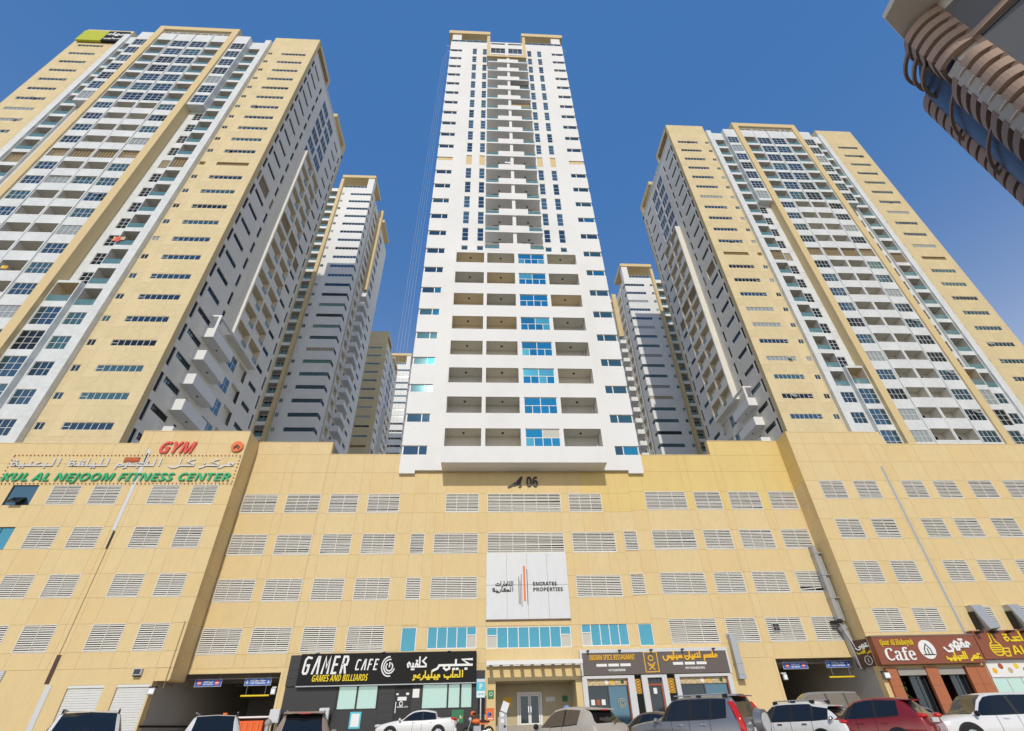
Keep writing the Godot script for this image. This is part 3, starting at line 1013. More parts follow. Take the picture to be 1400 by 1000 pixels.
		for k in floors:
			var v := k * FL
			if k == plant:
				holes.append([m[0] + 0.1, m[1] - 0.1, v + 0.7, v + 2.8, 0.5])
				obj("louvre", louvre_mesh(snappedf(m[1] - m[0] - 0.2, 0.01), 2.1, 7, M.louvre_brown), t, on(F, m[0] + 0.1, v + 0.7, 0.85))
			elif k >= 19:
				holes.append([m[0] + 0.14, m[1] - 0.14, v + 0.4, v + 2.75, 0.14])
				put_window("window", t, F, m[0] + 0.14, m[1] - 0.14, v + 0.4, v + 2.75, 1.1, 3, 3, fw)
			elif k == 12 and side > 0:
				holes.append([m[0] + 0.12, m[1] - 0.12, v + 1.2, v + 2.85, 0.3])
				put_window("window", t, F, m[0] + 0.12, m[1] - 0.12, v + 1.2, v + 2.85, 1.0, 4, 2, fw)
			else:
				holes.append([m[0] + 0.12, m[1] - 0.12, v + 1.25, v + 2.9, 1.45])
				var q := rng.randi_range(0, 3)
				if q > 0:
					put_window("balcony_door", t, F, m[0] + 0.5, m[0] + 2.1, v + 1.26, v + 2.5, -0.21, 2, 1, fw, 0, M.glass_d)
		obj("column_wall", wall(F, m[0], m[1], -1.0, 85.6, 1.2, 2.4, holes, M.cladding_white, M.balcony_grey), t)
		var e: Array = fx.call(3.09, 3.23)
		part_box("mullion_fin", t, at(F, e[0], -1.0, 1.0), at(F, e[1], 85.8, 1.34), M.cladding_white)
	if not far:
		part_box("mullion_fin", t, Vector3(-0.08, -1.0, 1.0), Vector3(0.08, 19 * FL, 1.26), M.cladding_white)
		# roof portal between the two fins, white rail below it
		part_box("roof_beam", t, Vector3(-5.998, 86.9, 0.4), Vector3(5.998, 88.19, 1.43), M.gold_trim)
		part_box("roof_beam", t, Vector3(-7.08, 87.3, -6.0), Vector3(-6.2, 88.18, -0.57), M.gold_trim)
		part_box("roof_beam", t, Vector3(6.2, 87.3, -6.0), Vector3(7.08, 88.18, -0.57), M.gold_trim)
		part_box("roof_post", t, Vector3(-0.25, 85.6, -1.0), Vector3(0.25, 88.0, -0.5), M.cladding_white)
		for s in [-1, 1]:
			rod("rail", t, Vector3(s * 6.0, 86.4, 1.1), Vector3(s * 0.1, 86.4, 1.1), 0.06, M.frame_white)
			for k in 5:
				rod("rail_post", t, Vector3(s * (0.6 + k * 1.3), 85.6, 1.1), Vector3(s * (0.6 + k * 1.3), 86.4, 1.1), 0.05, M.frame_white)
	# ---- crown of the end bands: an open yellow frame on the roof ----
	for s in ([-1, 1] if not far else [side]):
		var x0: float = minf(s * 12.9, s * 21.1)
		var x1: float = maxf(s * 12.9, s * 21.1)
		for z in [[-0.6, -7.5], [-14.1, -21.0]]:
			part_box("crown_slab", t, Vector3(x0, 87.9, z[1]), Vector3(x1, 89.05, z[0] - 0.002), gold_m)
			part_box("crown_post", t, Vector3(x0, 85.0, z[1]), Vector3(x1, 87.898, z[1] + 0.5), gold_m)
		part_box("crown_wall", t, Vector3(x0, 84.0, -21.6), Vector3(x1, 89.0, -21.002), gold_m)
		part_box("crown_wall", t, Vector3(x0 if s > 0 else x1 - 0.4, 85.0, -7.4), Vector3(x0 + 0.4 if s > 0 else x1, 87.896, -0.61), gold_m)
	# ---- flank ----
	var S := frame(Vector3(21.1 * side, 0, 0), Vector3(0, 0, -side))
	flank(t, S, side, floors, plant, far)
	# ---- body ----
	var cb := begin()
	var xi := -21.1 if side > 0 else -20.65
	var xj := 20.65 if side > 0 else 21.1
	if far:
		xi = 12.95 if side > 0 else -20.65
		xj = 20.65 if side > 0 else -12.95
		box(cb, Vector3(-21.1 if side > 0 else -12.9, -1.0, -21.5), Vector3(12.9 if side > 0 else 21.1, 85.0, -1.0))
	box(cb, Vector3(xi, -1.0, -21.3), Vector3(xj, 84.9, -1.52 if not far else -0.58))
	obj("core", done(cb, M.side_white), t)


# the long flank of a yellow tower; T counts backwards from the front corner
func flank(t: Node, S: Dictionary, side: int, floors: int, plant: int, far: bool) -> void:
	var fw: Material = M.frame_dark
	var gold_m: Material = M.gold_trim
	var gold: Array = side_range(side, 0.0, 0.75)
	obj("corner_return", wall(S, gold[0], gold[1], -1.0, 88.85, 0.0, 0.4, [], gold_m, null, "L" if side > 0 else "R"), t)
	gold = side_range(side, 20.9, 21.6)
	obj("corner_return", wall(S, gold[0], gold[1], -1.0, 85.0, 0.0, 0.4, [], gold_m), t)
	var holes := []
	var holes2 := []
	var holes3 := []
	for k in floors:
		var v := k * FL
		for w in [[0.85, 1.42, 0.2, 2.48, 1, 3, "corner_window"], [1.7, 4.55, 1.74, 2.48, 4, 1, "ribbon_window"], [5.75, 6.35, 0.35, 2.45, 1, 2, "tall_window"], [16.45, 18.95, 1.74, 2.48, 4, 1, "ribbon_window"], [20.05, 20.6, 0.2, 2.48, 1, 3, "corner_window"]]:
			var r: Array = side_range(side, w[0], w[1])
			var into: Array = holes if w[0] < 8.0 else holes3
			if k == plant:
				var lo: float = 0.3
				into.append([r[0], r[1], v + lo, v + 2.5, 0.35])
				obj("louvre", louvre_mesh(snappedf(r[1] - r[0], 0.01), 2.2, maxi(3, int((r[1] - r[0]) * 3)), M.louvre_brown), t, on(S, r[0], v + lo, -0.15))
			else:
				into.append([r[0], r[1], v + w[2], v + w[3], 0.22])
				put_window(w[6], t, S, r[0], r[1], v + w[2], v + w[3], -0.17, w[4], w[5], fw, 0, M.glass_d if rng.randf() < 0.6 else M.glass_b)
		# middle of the flank
		if k >= 20:
			for w in [[8.25, 11.25], [11.75, 14.75]]:
				var r: Array = side_range(side, w[0], w[1])
				holes2.append([r[0], r[1], v + 0.55, v + 2.75, 0.12])
				put_window("bay_window", t, S, r[0], r[1], v + 0.55, v + 2.75, -0.08, 3, 3, M.frame_white, 0, M.glass_b if rng.randf() < 0.5 else M.glass_d)
		elif k <= 6:
			var r: Array = side_range(side, 9.6, 12.4)
			holes2.append([r[0], r[1], v + 0.65, v + 2.55, 0.12])
			put_window("bay_window", t, S, r[0], r[1], v + 0.65, v + 2.55, -0.08, 3, 2, M.frame_white, 0, M.glass_a)
			r = side_range(side, 12.9, 15.2)
			holes2.append([r[0], r[1], v + 0.95, v + 2.9, 1.2])
	var a: Array = side_range(side, 0.752, 7.8)
	obj("flank_wall", wall(S, a[0], a[1], -1.0, 85.0, -0.004, 0.42, holes, M.side_white, M.side_white), t)
	a = side_range(side, 7.8, 15.2)
	obj("flank_wall", wall(S, a[0], a[1], -1.0, 85.0, -0.006, 0.42, holes2, M.side_white, M.side_white), t)
	a = side_range(side, 15.2, 20.898)
	obj("flank_wall", wall(S, a[0], a[1], -1.0, 85.0, -0.004, 0.42, holes3, M.side_white, M.side_white), t)
	# projecting bay with two columns of balconies whose parapets step down
	var out := 0.95
	var bh := []
	for k in range(7, 20):
		var v := k * FL
		for w in [[8.1, 9.9, 11.3], [11.7, 13.5, 14.9]]:
			if k == plant:
				var r0: Array = side_range(side, w[0], w[2])
				bh.append([r0[0], r0[1], v + 0.5, v + 2.8, 0.4])
				obj("louvre", louvre_mesh(snappedf(r0[1] - r0[0], 0.01), 2.3, 9, M.louvre_brown), t, on(S, r0[0], v + 0.5, out - 0.2))
				continue
			var r: Array = side_range(side, w[0], w[1])
			var q: Array = side_range(side, w[1], w[2])
			bh.append([r[0], r[1], v + 1.3, v + 2.95, 1.25, "R" if side > 0 else "L"])
			bh.append([q[0], q[1], v + 0.55, v + 2.95, 1.25, "L" if side > 0 else "R"])
			obj("glass_balustrade", boxm(Vector3(0, 0, -0.01), Vector3(w[2] - w[1] - 0.04, 0.7, 0.01), M.balustrade_glass), t, on(S, q[0] + 0.02, v + 0.56, out - 0.06))
			put_window("balcony_door", t, S, r[0] + 0.1, r[1] - 0.1, v + 1.31, v + 2.55, out - 1.2, 2, 1, M.frame_white, 0, M.glass_d)
	var b: Array = side_range(side, 7.8, 15.2)
	obj("balcony_bay", wall(S, b[0], b[1], 7 * FL + 0.1, 20 * FL, out, 1.0, bh, M.side_white, M.balcony_beige), t)
	# boxed balconies that stick out on the lower floors
	if not far:
		for k in range(1, 7):
			var v := k * FL
			var st := begin()
			var r: Array = side_range(side, 4.0, 8.9)
			var e0: Array = side_range(side, 4.0, 4.12)
			var e1: Array = side_range(side, 8.78, 8.9)
			fbox(st, S, r[0], r[1], v - 0.15, v + 0.08, 0.0, 1.3)
			fbox(st, S, e0[0], e0[1], v + 0.08, v + 1.15, 0.0, 1.3)
			fbox(st, S, e1[0], e1[1], v + 0.08, v + 1.15, 0.0, 1.18)
			var mid: Array = side_range(side, 4.12, 8.9)
			fbox(st, S, mid[0], mid[1], v + 0.08, v + 1.15, 1.18, 1.3)
			if k == 6:
				fbox(st, S, e0[0], e0[1], v + 2.9, v + 3.15, 0.0, 1.3)
				fbox(st, S, e0[0], e0[1], v + 1.15, v + 2.9, 1.0, 1.3)
				fbox(st, S, mid[0], mid[1], v + 2.9, v + 3.15, 1.0, 1.3)
			obj("boxed_balcony", done(st, M.tower_white), t)
			var lr: Array = side_range(side, 6.4, 6.6)
			part_box("soffit_lamp", t, at(S, minf(lr[0], lr[1]), v - 0.20, 0.55).min(at(S, lr[1], v - 0.151, 0.75)), at(S, minf(lr[0], lr[1]), v - 0.20, 0.55).max(at(S, lr[1], v - 0.151, 0.75)), M.black)
	# cornice
	a = side_range(side, 0.75, 20.9)
	var cs := begin()
	fbox(cs, S, a[0], a[1], 85.0, 85.3, -0.4, 0.1)
	obj("cornice", done(cs, M.side_white), t)
	# roof rail over the middle
	for k in 6:
		var u: float = side_range(side, 8.2 + k * 1.3, 8.3 + k * 1.3)[0]
		rod("rail_post", t, at(S, u, 85.3, -0.1), at(S, u, 86.3, -0.1), 0.05, M.frame_white)
	var rr: Array = side_range(side, 8.2, 14.8)
	rod("rail", t, at(S, rr[0], 86.3, -0.1), at(S, rr[1], 86.3, -0.1), 0.05, M.frame_white)


# a tower of the white banded kind: the end towards the street carries ribbon windows that turn the corner
func band_tower(called: String, label: String, base: Vector3, side: int, floors: int, first: int) -> void:
	var t := thing(called, label, "tower", base)
	var F := frame(Vector3.ZERO, Vector3.RIGHT)
	var fx := func(a: float, b: float) -> Array: return [a, b] if side > 0 else [-b, -a]
	var top := floors * FL + 5.2
	var plant := 14
	# the window heads come at 2.65 above each floor; the roof at TOP
	var holes := []
	var r: Array = fx.call(15.4, 21.1)
	var r2: Array = fx.call(13.0, 13.75)
	var S := frame(Vector3(21.1 * side, 0, 0), Vector3(0, 0, -side))
	var sh := []
	for k in floors + 1:
		var v := k * FL
		var q := "R" if side > 0 else "L"
		holes.append([r[0], r[1], v + 1.75, v + 2.65, 0.14, q])
		holes.append([r2[0], r2[1], v + 1.75, v + 2.65, 0.14])
		if k < first:
			continue
		if k == plant:
			obj("louvre", louvre_mesh(5.7, 0.9, 16, M.louvre_brown), t, on(F, r[0], v + 1.75, -0.1))
		else:
			put_window("ribbon_window", t, F, r[0], r[1], v + 1.75, v + 2.65, -0.1, 7, 1, M.frame_white if k > 20 else M.frame_dark)
			put_window("small_window", t, F, r2[0], r2[1], v + 1.75, v + 2.65, -0.1, 2, 1, M.frame_white)
		var w: Array = side_range(side, 0.09, 1.9)
		put_window("corner_window", t, S, w[0], w[1], v + 1.75, v + 2.65, -0.1, 3, 1, M.frame_dark, 0, M.glass_d)
		w = side_range(side, 0.0, 1.9)
		sh.append([w[0], w[1], v + 1.75, v + 2.65, 0.14, "L" if side > 0 else "R"])
	var b: Array = fx.call(12.9, 21.1)
	obj("end_wall", wall(F, b[0], b[1], -1.0, top, 0.0, 0.5, holes, M.tower_white, null, "LR"), t)
	# yellow pier and balcony column
	var g: Array = fx.call(12.1, 12.88)
	obj("pier", wall(F, g[0], g[1], -1.0, top + 3.2, 0.7, 1.5, [], M.gold_trim), t)
	holes = []
	var c: Array = fx.call(9.4, 12.1)
	for k in floors + 1:
		var v := k * FL
		holes.append([c[0], c[1], v + 0.5, v + 2.9, 1.3, "LR"])
		if k >= first:
			obj("glass_balustrade", boxm(Vector3(0, 0, -0.01), Vector3(c[1] - c[0] - 0.1, 0.8, 0.01), M.balustrade_glass), t, on(F, c[0] + 0.05, v + 0.5, 0.26))
			put_window("balcony_door", t, F, c[0] + 0.4, c[1] - 0.6, v + 0.5, v + 2.5, -0.95, 2, 1, M.frame_white, 0, M.glass_d)
	obj("balcony_wall", wall(F, c[0], c[1], -1.0, top - 1.0, 0.3, 1.8, holes, M.tower_white, M.balcony_grey), t)
	# roof: glass rail, white post, yellow canopy frames
	var post: Array = fx.call(19.3, 21.0)
	var a0 := at(F, post[0], top, -1.8)
	var a1 := at(F, post[1], top + 4.7, -0.1)
	part_box("roof_post", t, a0, a1, M.tower_white)
	var sl: Array = fx.call(11.9, 21.25)
	for z in [[0.12, -7.6], [-15.2, -23.6]]:
		part_box("roof_canopy", t, Vector3(sl[0], top + 4.7, z[1]), Vector3(sl[1], top + 5.8, z[0]), M.gold_trim)
		var bk: Array = fx.call(12.2, 20.0)
		part_box("roof_wall", t, Vector3(bk[0], top, z[1] + 0.5), Vector3(bk[1], top + 4.698, z[1] + 1.0), M.gold_trim)
	put_window("glass_rail", t, F, minf(b[0], b[1]) + 0.3, maxf(b[0], b[1]) - 0.3, top + 0.02, top + 0.95, -0.15, 7, 1, M.frame_white, 0, M.glass_teal)
	# flank
	var e := side_range(side, 0.0, 3.6)
	obj("flank_wall", wall(S, e[0], e[1], -1.0, top, 0.0, 0.4, sh, M.side_white, null, "L" if side > 0 else "R"), t)
	e = side_range(side, 3.6, 4.6)
	obj("flank_recess", wall(S, e[0], e[1], -1.0, top - 0.5, -0.5, 0.4, [], M.balcony_grey), t)
	sh = []
	for k in range(first, floors + 1):
		var v := k * FL
		if k >= 23:
			for w in [[5.2, 8.6], [10.0, 13.4], [14.2, 17.0]]:
				var x: Array = side_range(side, w[0], w[1])
				sh.append([x[0], x[1], v + 0.8, v + 2.6, 0.12])
				put_window("bay_window", t, S, x[0], x[1], v + 0.8, v + 2.6, -0.08, 3, 2, M.frame_white, 0, M.glass_d)
		else:
			for w in [[5.0, 7.4], [14.0, 16.8]]:
				var x: Array = side_range(side, w[0], w[1])
				sh.append([x[0], x[1], v + 0.9, v + 2.9, 1.2])
			var x2: Array = side_range(side, 18.0, 20.4)
			sh.append([x2[0], x2[1], v + 1.7, v + 2.6, 0.12])
			put_window("ribbon_window", t, S, x2[0], x2[1], v + 1.7, v + 2.6, -0.08, 3, 1, M.frame_dark, 0, M.glass_d)
			# a boxed balcony
			var st := begin()
			var r3: Array = side_range(side, 8.0, 12.4)
			var e0: Array = side_range(side, 8.0, 8.12)
			var md: Array = side_range(side, 8.12, 12.4)
			fbox(st, S, r3[0], r3[1], v - 0.12, v + 0.1, 0.0, 1.7)
			fbox(st, S, e0[0], e0[1], v + 0.1, v + 1.1, 0.0, 1.7)
			fbox(st, S, md[0], md[1], v + 0.1, v + 1.1, 1.58, 1.7)
			obj("boxed_balcony", done(st, M.tower_white), t)
			var dr: Array = side_range(side, 8.6, 11.6)
			put_window("balcony_door", t, S, dr[0], dr[1], v + 0.12, v + 2.4, 0.06, 3, 1, M.frame_white, 0, M.glass_d)
	e = side_range(side, 4.6, 23.4)
	obj("flank_wall", wall(S, e[0], e[1], -1.0, top, 0.0, 0.4, sh, M.side_white, M.balcony_beige), t)
	var gp: Array = side_range(side, 8.9, 9.6)
	var gm := begin()
	fbox(gm, S, gp[0], gp[1], 23 * FL, top + 2.0, 0.002, 1.3)
	obj("pier", done(gm, M.gold_trim), t)
	var cb := begin()
	box(cb, Vector3(-21.1 if side > 0 else -20.5, -1.0, -23.35), Vector3(20.5 if side > 0 else 21.1, top - 0.02, -1.45))
	obj("core", done(cb, M.side_white), t)


# the white tower in the middle
func central_tower() -> void:
	var o := Vector3(3.2, 18.3, 0.3)
	var t := thing("apartment_tower", "tall white tower rising in the middle above the number 06", "tower", o)
	var F := frame(Vector3.ZERO, Vector3.RIGHT)
	var hw := 10.35
	var fw: Material = M.frame_white
	var holes := []
	var L := frame(Vector3(-hw, 0, 0), Vector3(0, 0, 1))
	var Rr := frame(Vector3(hw, 0, 0), Vector3(0, 0, -1))
	var lh := []
	var rh := []
	var plant := 14
	for k in 26:
		var v := k * FL + 1.42
		for s in [-1, 1]:
			var a: float = -hw if s < 0 else hw - 2.18
			var b: float = -hw + 2.18 if s < 0 else hw
			holes.append([a, b, v, v + 0.86, 0.16, "L" if s < 0 else "R"])
			var big: Material = [M.glass_teal, M.glass_a, M.glass_teal][rng.randi_range(0, 2)] if k < 12 else M.glass_a
			if k == plant:
				obj("recess_panel", boxm(Vector3(0, 0, -0.02), Vector3(2.1, 0.86, 0.02), M.gold_trim), t, on(F, a if s > 0 else a + 0.08, v, -0.13))
			else:
				var w0: float = a + 0.05 if s < 0 else a
				var split: float = w0 + (1.38 if s < 0 else 0.75)
				put_window("strip_window", t, F, w0, split, v, v + 0.86, -0.12, 1, 1, fw, 0, big)
				put_window("strip_window", t, F, split, b if s < 0 else b - 0.05, v, v + 0.86, -0.12, 1, 1, fw, 0, M.glass_blue_b if k < 12 and rng.randf() < 0.25 else big)
		lh.append([-2.2, 0.0, v, v + 0.86, 0.16, "R"])
		rh.append([0.0, 2.2, v, v + 0.86, 0.16, "L"])
		put_window("strip_window", t, L, -2.2, -0.1, v, v + 0.86, -0.12, 2, 1, fw)
		put_window("strip_window", t, Rr, 0.1, 2.2, v, v + 0.86, -0.12, 2, 1, fw)
	# slim window columns above the lower block
	for k in range(8, 26):
		var v := k * FL + 0.55
		for s in [-1, 1]:
			for w in [[-6.28, -5.5], [-4.45, -3.68]]:
				var a: float = w[0] if s < 0 else -w[1]
				var b: float = w[1] if s < 0 else -w[0]
				if k == 8:
					holes.append([a, b, v + 1.5, v + 2.3, 0.16])
					put_window("slim_window", t, F, a, b, v + 1.5, v + 2.3, -0.1, 1, 1, fw, 0, M.glass_teal)
					continue
				holes.append([a, b, v, v + 2.35, 0.16])
				if k == plant:
					obj("recess_panel", boxm(Vector3(0, 0, -0.02), Vector3(b - a, 2.35, 0.02), M.gold_trim), t, on(F, a, v, -0.12))
				else:
					put_window("slim_window", t, F, a, b, v, v + 2.35, -0.1, 1, 3, fw, 0, [M.glass_slim, M.glass_slim_b, M.glass_slim, M.glass_a][rng.randi_range(0, 3)])
	# back of the upper balconies
	for k in range(8, 24):
		holes.append([-3.45, 3.45, k * FL + 0.2, k * FL + 3.1, 1.2])
	obj("front_wall", wall(F, -hw, hw, 0.0, 85.6, 0.0, 0.5, holes, M.tower_white, M.balcony_paint, "LR"), t)
	obj("flank_wall", wall(L, -24.0, 0.0, 0.0, 85.6, 0.0, 0.4, lh, M.tower_white, null, "R"), t)
	obj("flank_wall", wall(Rr, 0.0, 24.0, 0.0, 85.6, 0.0, 0.4, rh, M.tower_white, null, "L"), t)
	part_box("base_course", t, Vector3(-hw, -0.28, -0.3), Vector3(-hw + 1.3, -0.002, 0.0), M.tower_white)
	part_box("base_course", t, Vector3(hw - 1.3, -0.28, -0.3), Vector3(hw, -0.002, 0.0), M.tower_white)
	# lower block of eight floors with deep balconies
	holes = []
	var bo := 1.55                             # how far the block stands out
	var blues := [M.glass_blue, M.glass_blue, M.glass_blue_b, M.glass_blue_c]
	var tints := [M.balcony_paint, M.balcony_grey, M.balcony_beige]
	for k in 8:
		var v := k * FL + 1.45
		var h := 1.68 if k < 7 else 1.6
		var xs := [[-6.62, -3.55], [-3.2, -0.18], [3.5, 6.75]]
		for x in xs:
			holes.append([x[0], x[1], v, v + h, 1.5])
			var lm := obj("soffit_lamp", ball(0.11, M.black), t, Transform3D(Basis(), at(F, (x[0] + x[1]) / 2.0, v + h - 0.06, bo - 0.75)))
			lm.scale = Vector3(1, 0.6, 1)
			# wall lining of each balcony in its own wash of paint
			var st := begin()
			quad(st, at(F, x[0] + 0.01, v, bo - 1.49), at(F, x[1] - 0.01, v, bo - 1.49), at(F, x[1] - 0.01, v + h, bo - 1.49), at(F, x[0] + 0.01, v + h, bo - 1.49), F.n)
			quad(st, at(F, x[0] + 0.01, v + h - 0.01, bo - 0.02), at(F, x[1] - 0.01, v + h - 0.01, bo - 0.02), at(F, x[1] - 0.01, v + h - 0.01, bo - 1.49), at(F, x[0] + 0.01, v + h - 0.01, bo - 1.49), -UP)
			obj("balcony_lining", done(st, tints[[0, 1, 1, 0, 2][rng.randi_range(0, 4)]]), t)
			if x[0] > 3.0:
				rod("downpipe", t, at(F, x[1] - 0.12, v, bo - 1.35), at(F, x[1] - 0.12, v + h, bo - 1.35), 0.05, M.frame_white)
		holes.append([0.2, 3.18, v, v + h, 0.2])
		var wf := begin()
		var w := 2.98
		var e := 0.055
		box(wf, Vector3(0, 0, -0.03), Vector3(w, e, 0.04))
		box(wf, Vector3(0, h - e, -0.03), Vector3(w, h, 0.04))
		box(wf, Vector3(0, e, -0.03), Vector3(e, h - e, 0.04))
		box(wf, Vector3(w - e, e, -0.03), Vector3(w, h - e, 0.04))
		box(wf, Vector3(w / 2 - e / 2, e, -0.03), Vector3(w / 2 + e / 2, h - e, 0.037))
		box(wf, Vector3(e, h * 0.48, -0.03), Vector3(w - e, h * 0.48 + e, 0.035))
		for q in [0.25, 0.75]:
			box(wf, Vector3(w * q - e / 2, e, -0.03), Vector3(w * q + e / 2, h * 0.48, 0.033))
		var win := obj("wide_window", done(wf, fw), t, on(F, 0.2, v, bo - 0.12))
		for i in 4:
			obj("pane", boxm(Vector3(w * i / 4 + 0.03, 0.03, -0.006), Vector3(w * (i + 1) / 4 - 0.03, h * 0.48 + 0.01, 0.006), blues[rng.randi_range(0, 3)]), win)
		for i in 2:
			obj("pane", boxm(Vector3(w * i / 2 + 0.03, h * 0.48 + 0.03, -0.006), Vector3(w * (i + 1) / 2 - 0.03, h - 0.03, 0.006), M.curtain if k == 0 and i == 1 else blues[rng.randi_range(0, 3)]), win)
	obj("balcony_block", wall(F, -6.78, 6.9, -0.02, 25.9, bo, 1.62, holes, M.tower_white, M.balcony_grey), t)
	# upper balconies: slab, stepped parapet, glass at both ends
	for k in range(8, 24):
		var v := k * FL + 0.62
		var st := begin()
		box(st, Vector3(-3.5, v - 0.30, 0.002), Vector3(3.3, v, bo))
		box(st, Vector3(-1.85, v, bo - 0.15), Vector3(1.7, v + 0.95, bo + 0.004))
		var bal := obj("balcony", done(st, M.tower_white), t)
		part_box("glass_balustrade", bal, Vector3(-3.48, v, bo - 0.08), Vector3(-1.86, v + 0.62, bo - 0.06), M.balustrade_glass)
		part_box("glass_balustrade", bal, Vector3(1.71, v, bo - 0.08), Vector3(3.28, v + 0.62, bo - 0.06), M.balustrade_glass)
		for s in [-1, 1]:
			put_window("balcony_door", t, F, s * 1.75 - 0.9, s * 1.75 + 0.9, v, v + 2.1, -1.15, 2, 1, fw, 0, M.glass_d)
			if k < 14:
				var lm := obj("soffit_lamp", ball(0.11, M.black), t, Transform3D(Basis(), Vector3(s * 1.75, v + 2.85, 0.5)))
				lm.scale = Vector3(1, 0.6, 1)
	part_box("middle_pier", t, Vector3(-0.21, 26.4, 0.0), Vector3(0.21, 77.0, bo - 0.16), M.tower_white)
	# infilled dark balcony screens
	part_box("screen", t, Vector3(0.25, 20 * FL + 1.7, 0.9), Vector3(3.2, 20 * FL + 3.3, 0.95), M.black)
	part_box("screen", t, Vector3(0.25, 18 * FL + 1.7, 0.9), Vector3(3.2, 18 * FL + 3.3, 0.95), M.louvre_brown)
	# yellow frame round the top pair of windows
	part_box("yellow_frame", t, Vector3(-3.65, 76.15, 0.05), Vector3(3.2, 76.75, bo + 0.01), M.gold_trim)
	part_box("yellow_frame", t, Vector3(-3.65, 76.752, 0.05), Vector3(-3.12, 84.6, bo + 0.01), M.gold_trim)
	part_box("yellow_frame", t, Vector3(2.7, 76.752, 0.05), Vector3(3.2, 84.6, bo + 0.01), M.gold_trim)
	var hh := []
	for x in [[-2.98, -0.42], [0.08, 2.58]]:
		hh.append([x[0], x[1], 78.1, 80.1, 0.14])
		put_window("top_window", t, F, x[0], x[1], 78.1, 80.1, bo - 0.32, 3, 3, fw)
		hh.append([x[0], x[1], 76.95, 77.5, 0.14])
		put_window("top_window", t, F, x[0], x[1], 76.95, 77.5, bo - 0.32, 3, 1, fw)
		hh.append([x[0], x[1], 81.6, 82.2, 0.14])
		put_window("top_window", t, F, x[0], x[1], 81.6, 82.2, bo - 0.32, 2, 1, fw)
	obj("crown_wall", wall(F, -3.12, 2.7, 76.76, 82.6, bo - 0.22, 1.3, hh, M.tower_white), t)
	# roof edge: rail panes and two canopies
	for s in [-1, 1]:
		var a := -hw + 0.1 if s < 0 else 3.25
		var b := -3.7 if s < 0 else hw - 0.1
		put_window("glass_rail", t, F, a, b, 85.7, 86.5, -0.05, 5, 1, fw, 0, M.glass_teal)
		var p := -hw + 0.15 if s < 0 else hw - 1.85
		part_box("roof_post", t, Vector3(p, 86.51, -2.2), Vector3(p + 1.7, 89.4, -0.2), M.tower_white)
		var c0 := -10.9 if s < 0 else 2.85
		var c1 := -3.1 if s < 0 else 10.75
		part_box("roof_canopy", t, Vector3(c0, 89.4, -8.0), Vector3(c1, 90.6, 0.05), M.gold_trim)
		part_box("roof_wall", t, Vector3(c0 + 1.0, 85.6, -7.8), Vector3(c1 - 0.5, 89.398, -7.2), M.gold_trim)
		for z in [-0.4, -1.8]:
			rod("cradle_arm", t, Vector3(s * hw, 84.0 - z, z), Vector3(s * (hw + 0.9), 84.3 - z, z), 0.05, M.steel)
	rod("mast", t, Vector3(2.4, 85.6, -1.0), Vector3(2.4, 88.8, -1.0), 0.06, M.frame_white)
	obj("core", boxm(Vector3(-hw + 0.41, -1.0, -24.0), Vector3(hw - 0.41, 85.5, -1.25), M.tower_white), t)
	# ropes of the window cleaning cradle beside the tower
	for k in 4:
		var r := thing("rope", ["thin rope hanging beside the white middle tower, nearest to its wall", "second thin rope out from the wall of the white middle tower", "third thin rope out from the wall of the white middle tower", "outermost thin rope hanging beside the white middle tower"][k], "rope", Vector3(-8.0 - k * 0.45, 20.0, -0.3 - k * 0.5), 0.0, "ropes hanging beside the middle tower")
		rod("rope", r, Vector3.ZERO, Vector3(0.3 + 0.1 * k, 82.0, 0), 0.011, M.steel)


# ------------------------------------------------------------------ the brown tower on the right
func arc_band(F: Dictionary, pts: Array, v0: float, v1: float, inset: float, m: Material) -> ArrayMesh:
	# a closed band that follows points (u, n); its back runs parallel INSET behind
	var st := begin()
	var outer := []
	var inner := []
	for i in pts.size():
		var d: Vector2 = (pts[mini(i + 1, pts.size() - 1)] - pts[maxi(i - 1, 0)]).normalized()
		outer.append(pts[i])
		inner.append(pts[i] + Vector2(d.y, -d.x) * inset)
	for i in pts.size() - 1:
		var a: Vector2 = outer[i]
		var b: Vector2 = outer[i + 1]
		var c: Vector2 = inner[i + 1]
		var e: Vector2 = inner[i]
		var d2 := (b - a).normalized()
		var nn: Vector3 = F.u * -d2.y + F.n * d2.x
		quad(st, at(F, a.x, v0, a.y), at(F, b.x, v0, b.y), at(F, b.x, v1, b.y), at(F, a.x, v1, a.y), nn)
		quad(st, at(F, e.x, v0, e.y), at(F, c.x, v0, c.y), at(F, c.x, v1, c.y), at(F, e.x, v1, e.y), -nn)
		quad(st, at(F, a.x, v0, a.y), at(F, b.x, v0, b.y), at(F, c.x, v0, c.y), at(F, e.x, v0, e.y), -UP)
		quad(st, at(F, a.x, v1, a.y), at(F, b.x, v1, b.y), at(F, c.x, v1, c.y), at(F, e.x, v1, e.y), UP)
	for i in [0, pts.size() - 1]:
		var a: Vector2 = outer[i]
		var e: Vector2 = inner[i]
		var way: Vector2 = ((pts[0] - pts[1]) if i == 0 else (pts[-1] - pts[-2])).normalized()
		quad(st, at(F, a.x, v0, a.y), at(F, e.x, v0, e.y), at(F, e.x, v1, e.y), at(F, a.x, v1, a.y), F.u * way.x + F.n * way.y)
	return done(st, m)


func bow(a: Vector2, b: Vector2, rise: float, count: int) -> Array:
	var out := []
	var d := (b - a)
	var nrm := Vector2(-d.y, d.x).normalized()
	for i in count + 1:
		var s := float(i) / count
		out.append(a + d * s + nrm * rise * 4.0 * s * (1.0 - s))
	return out


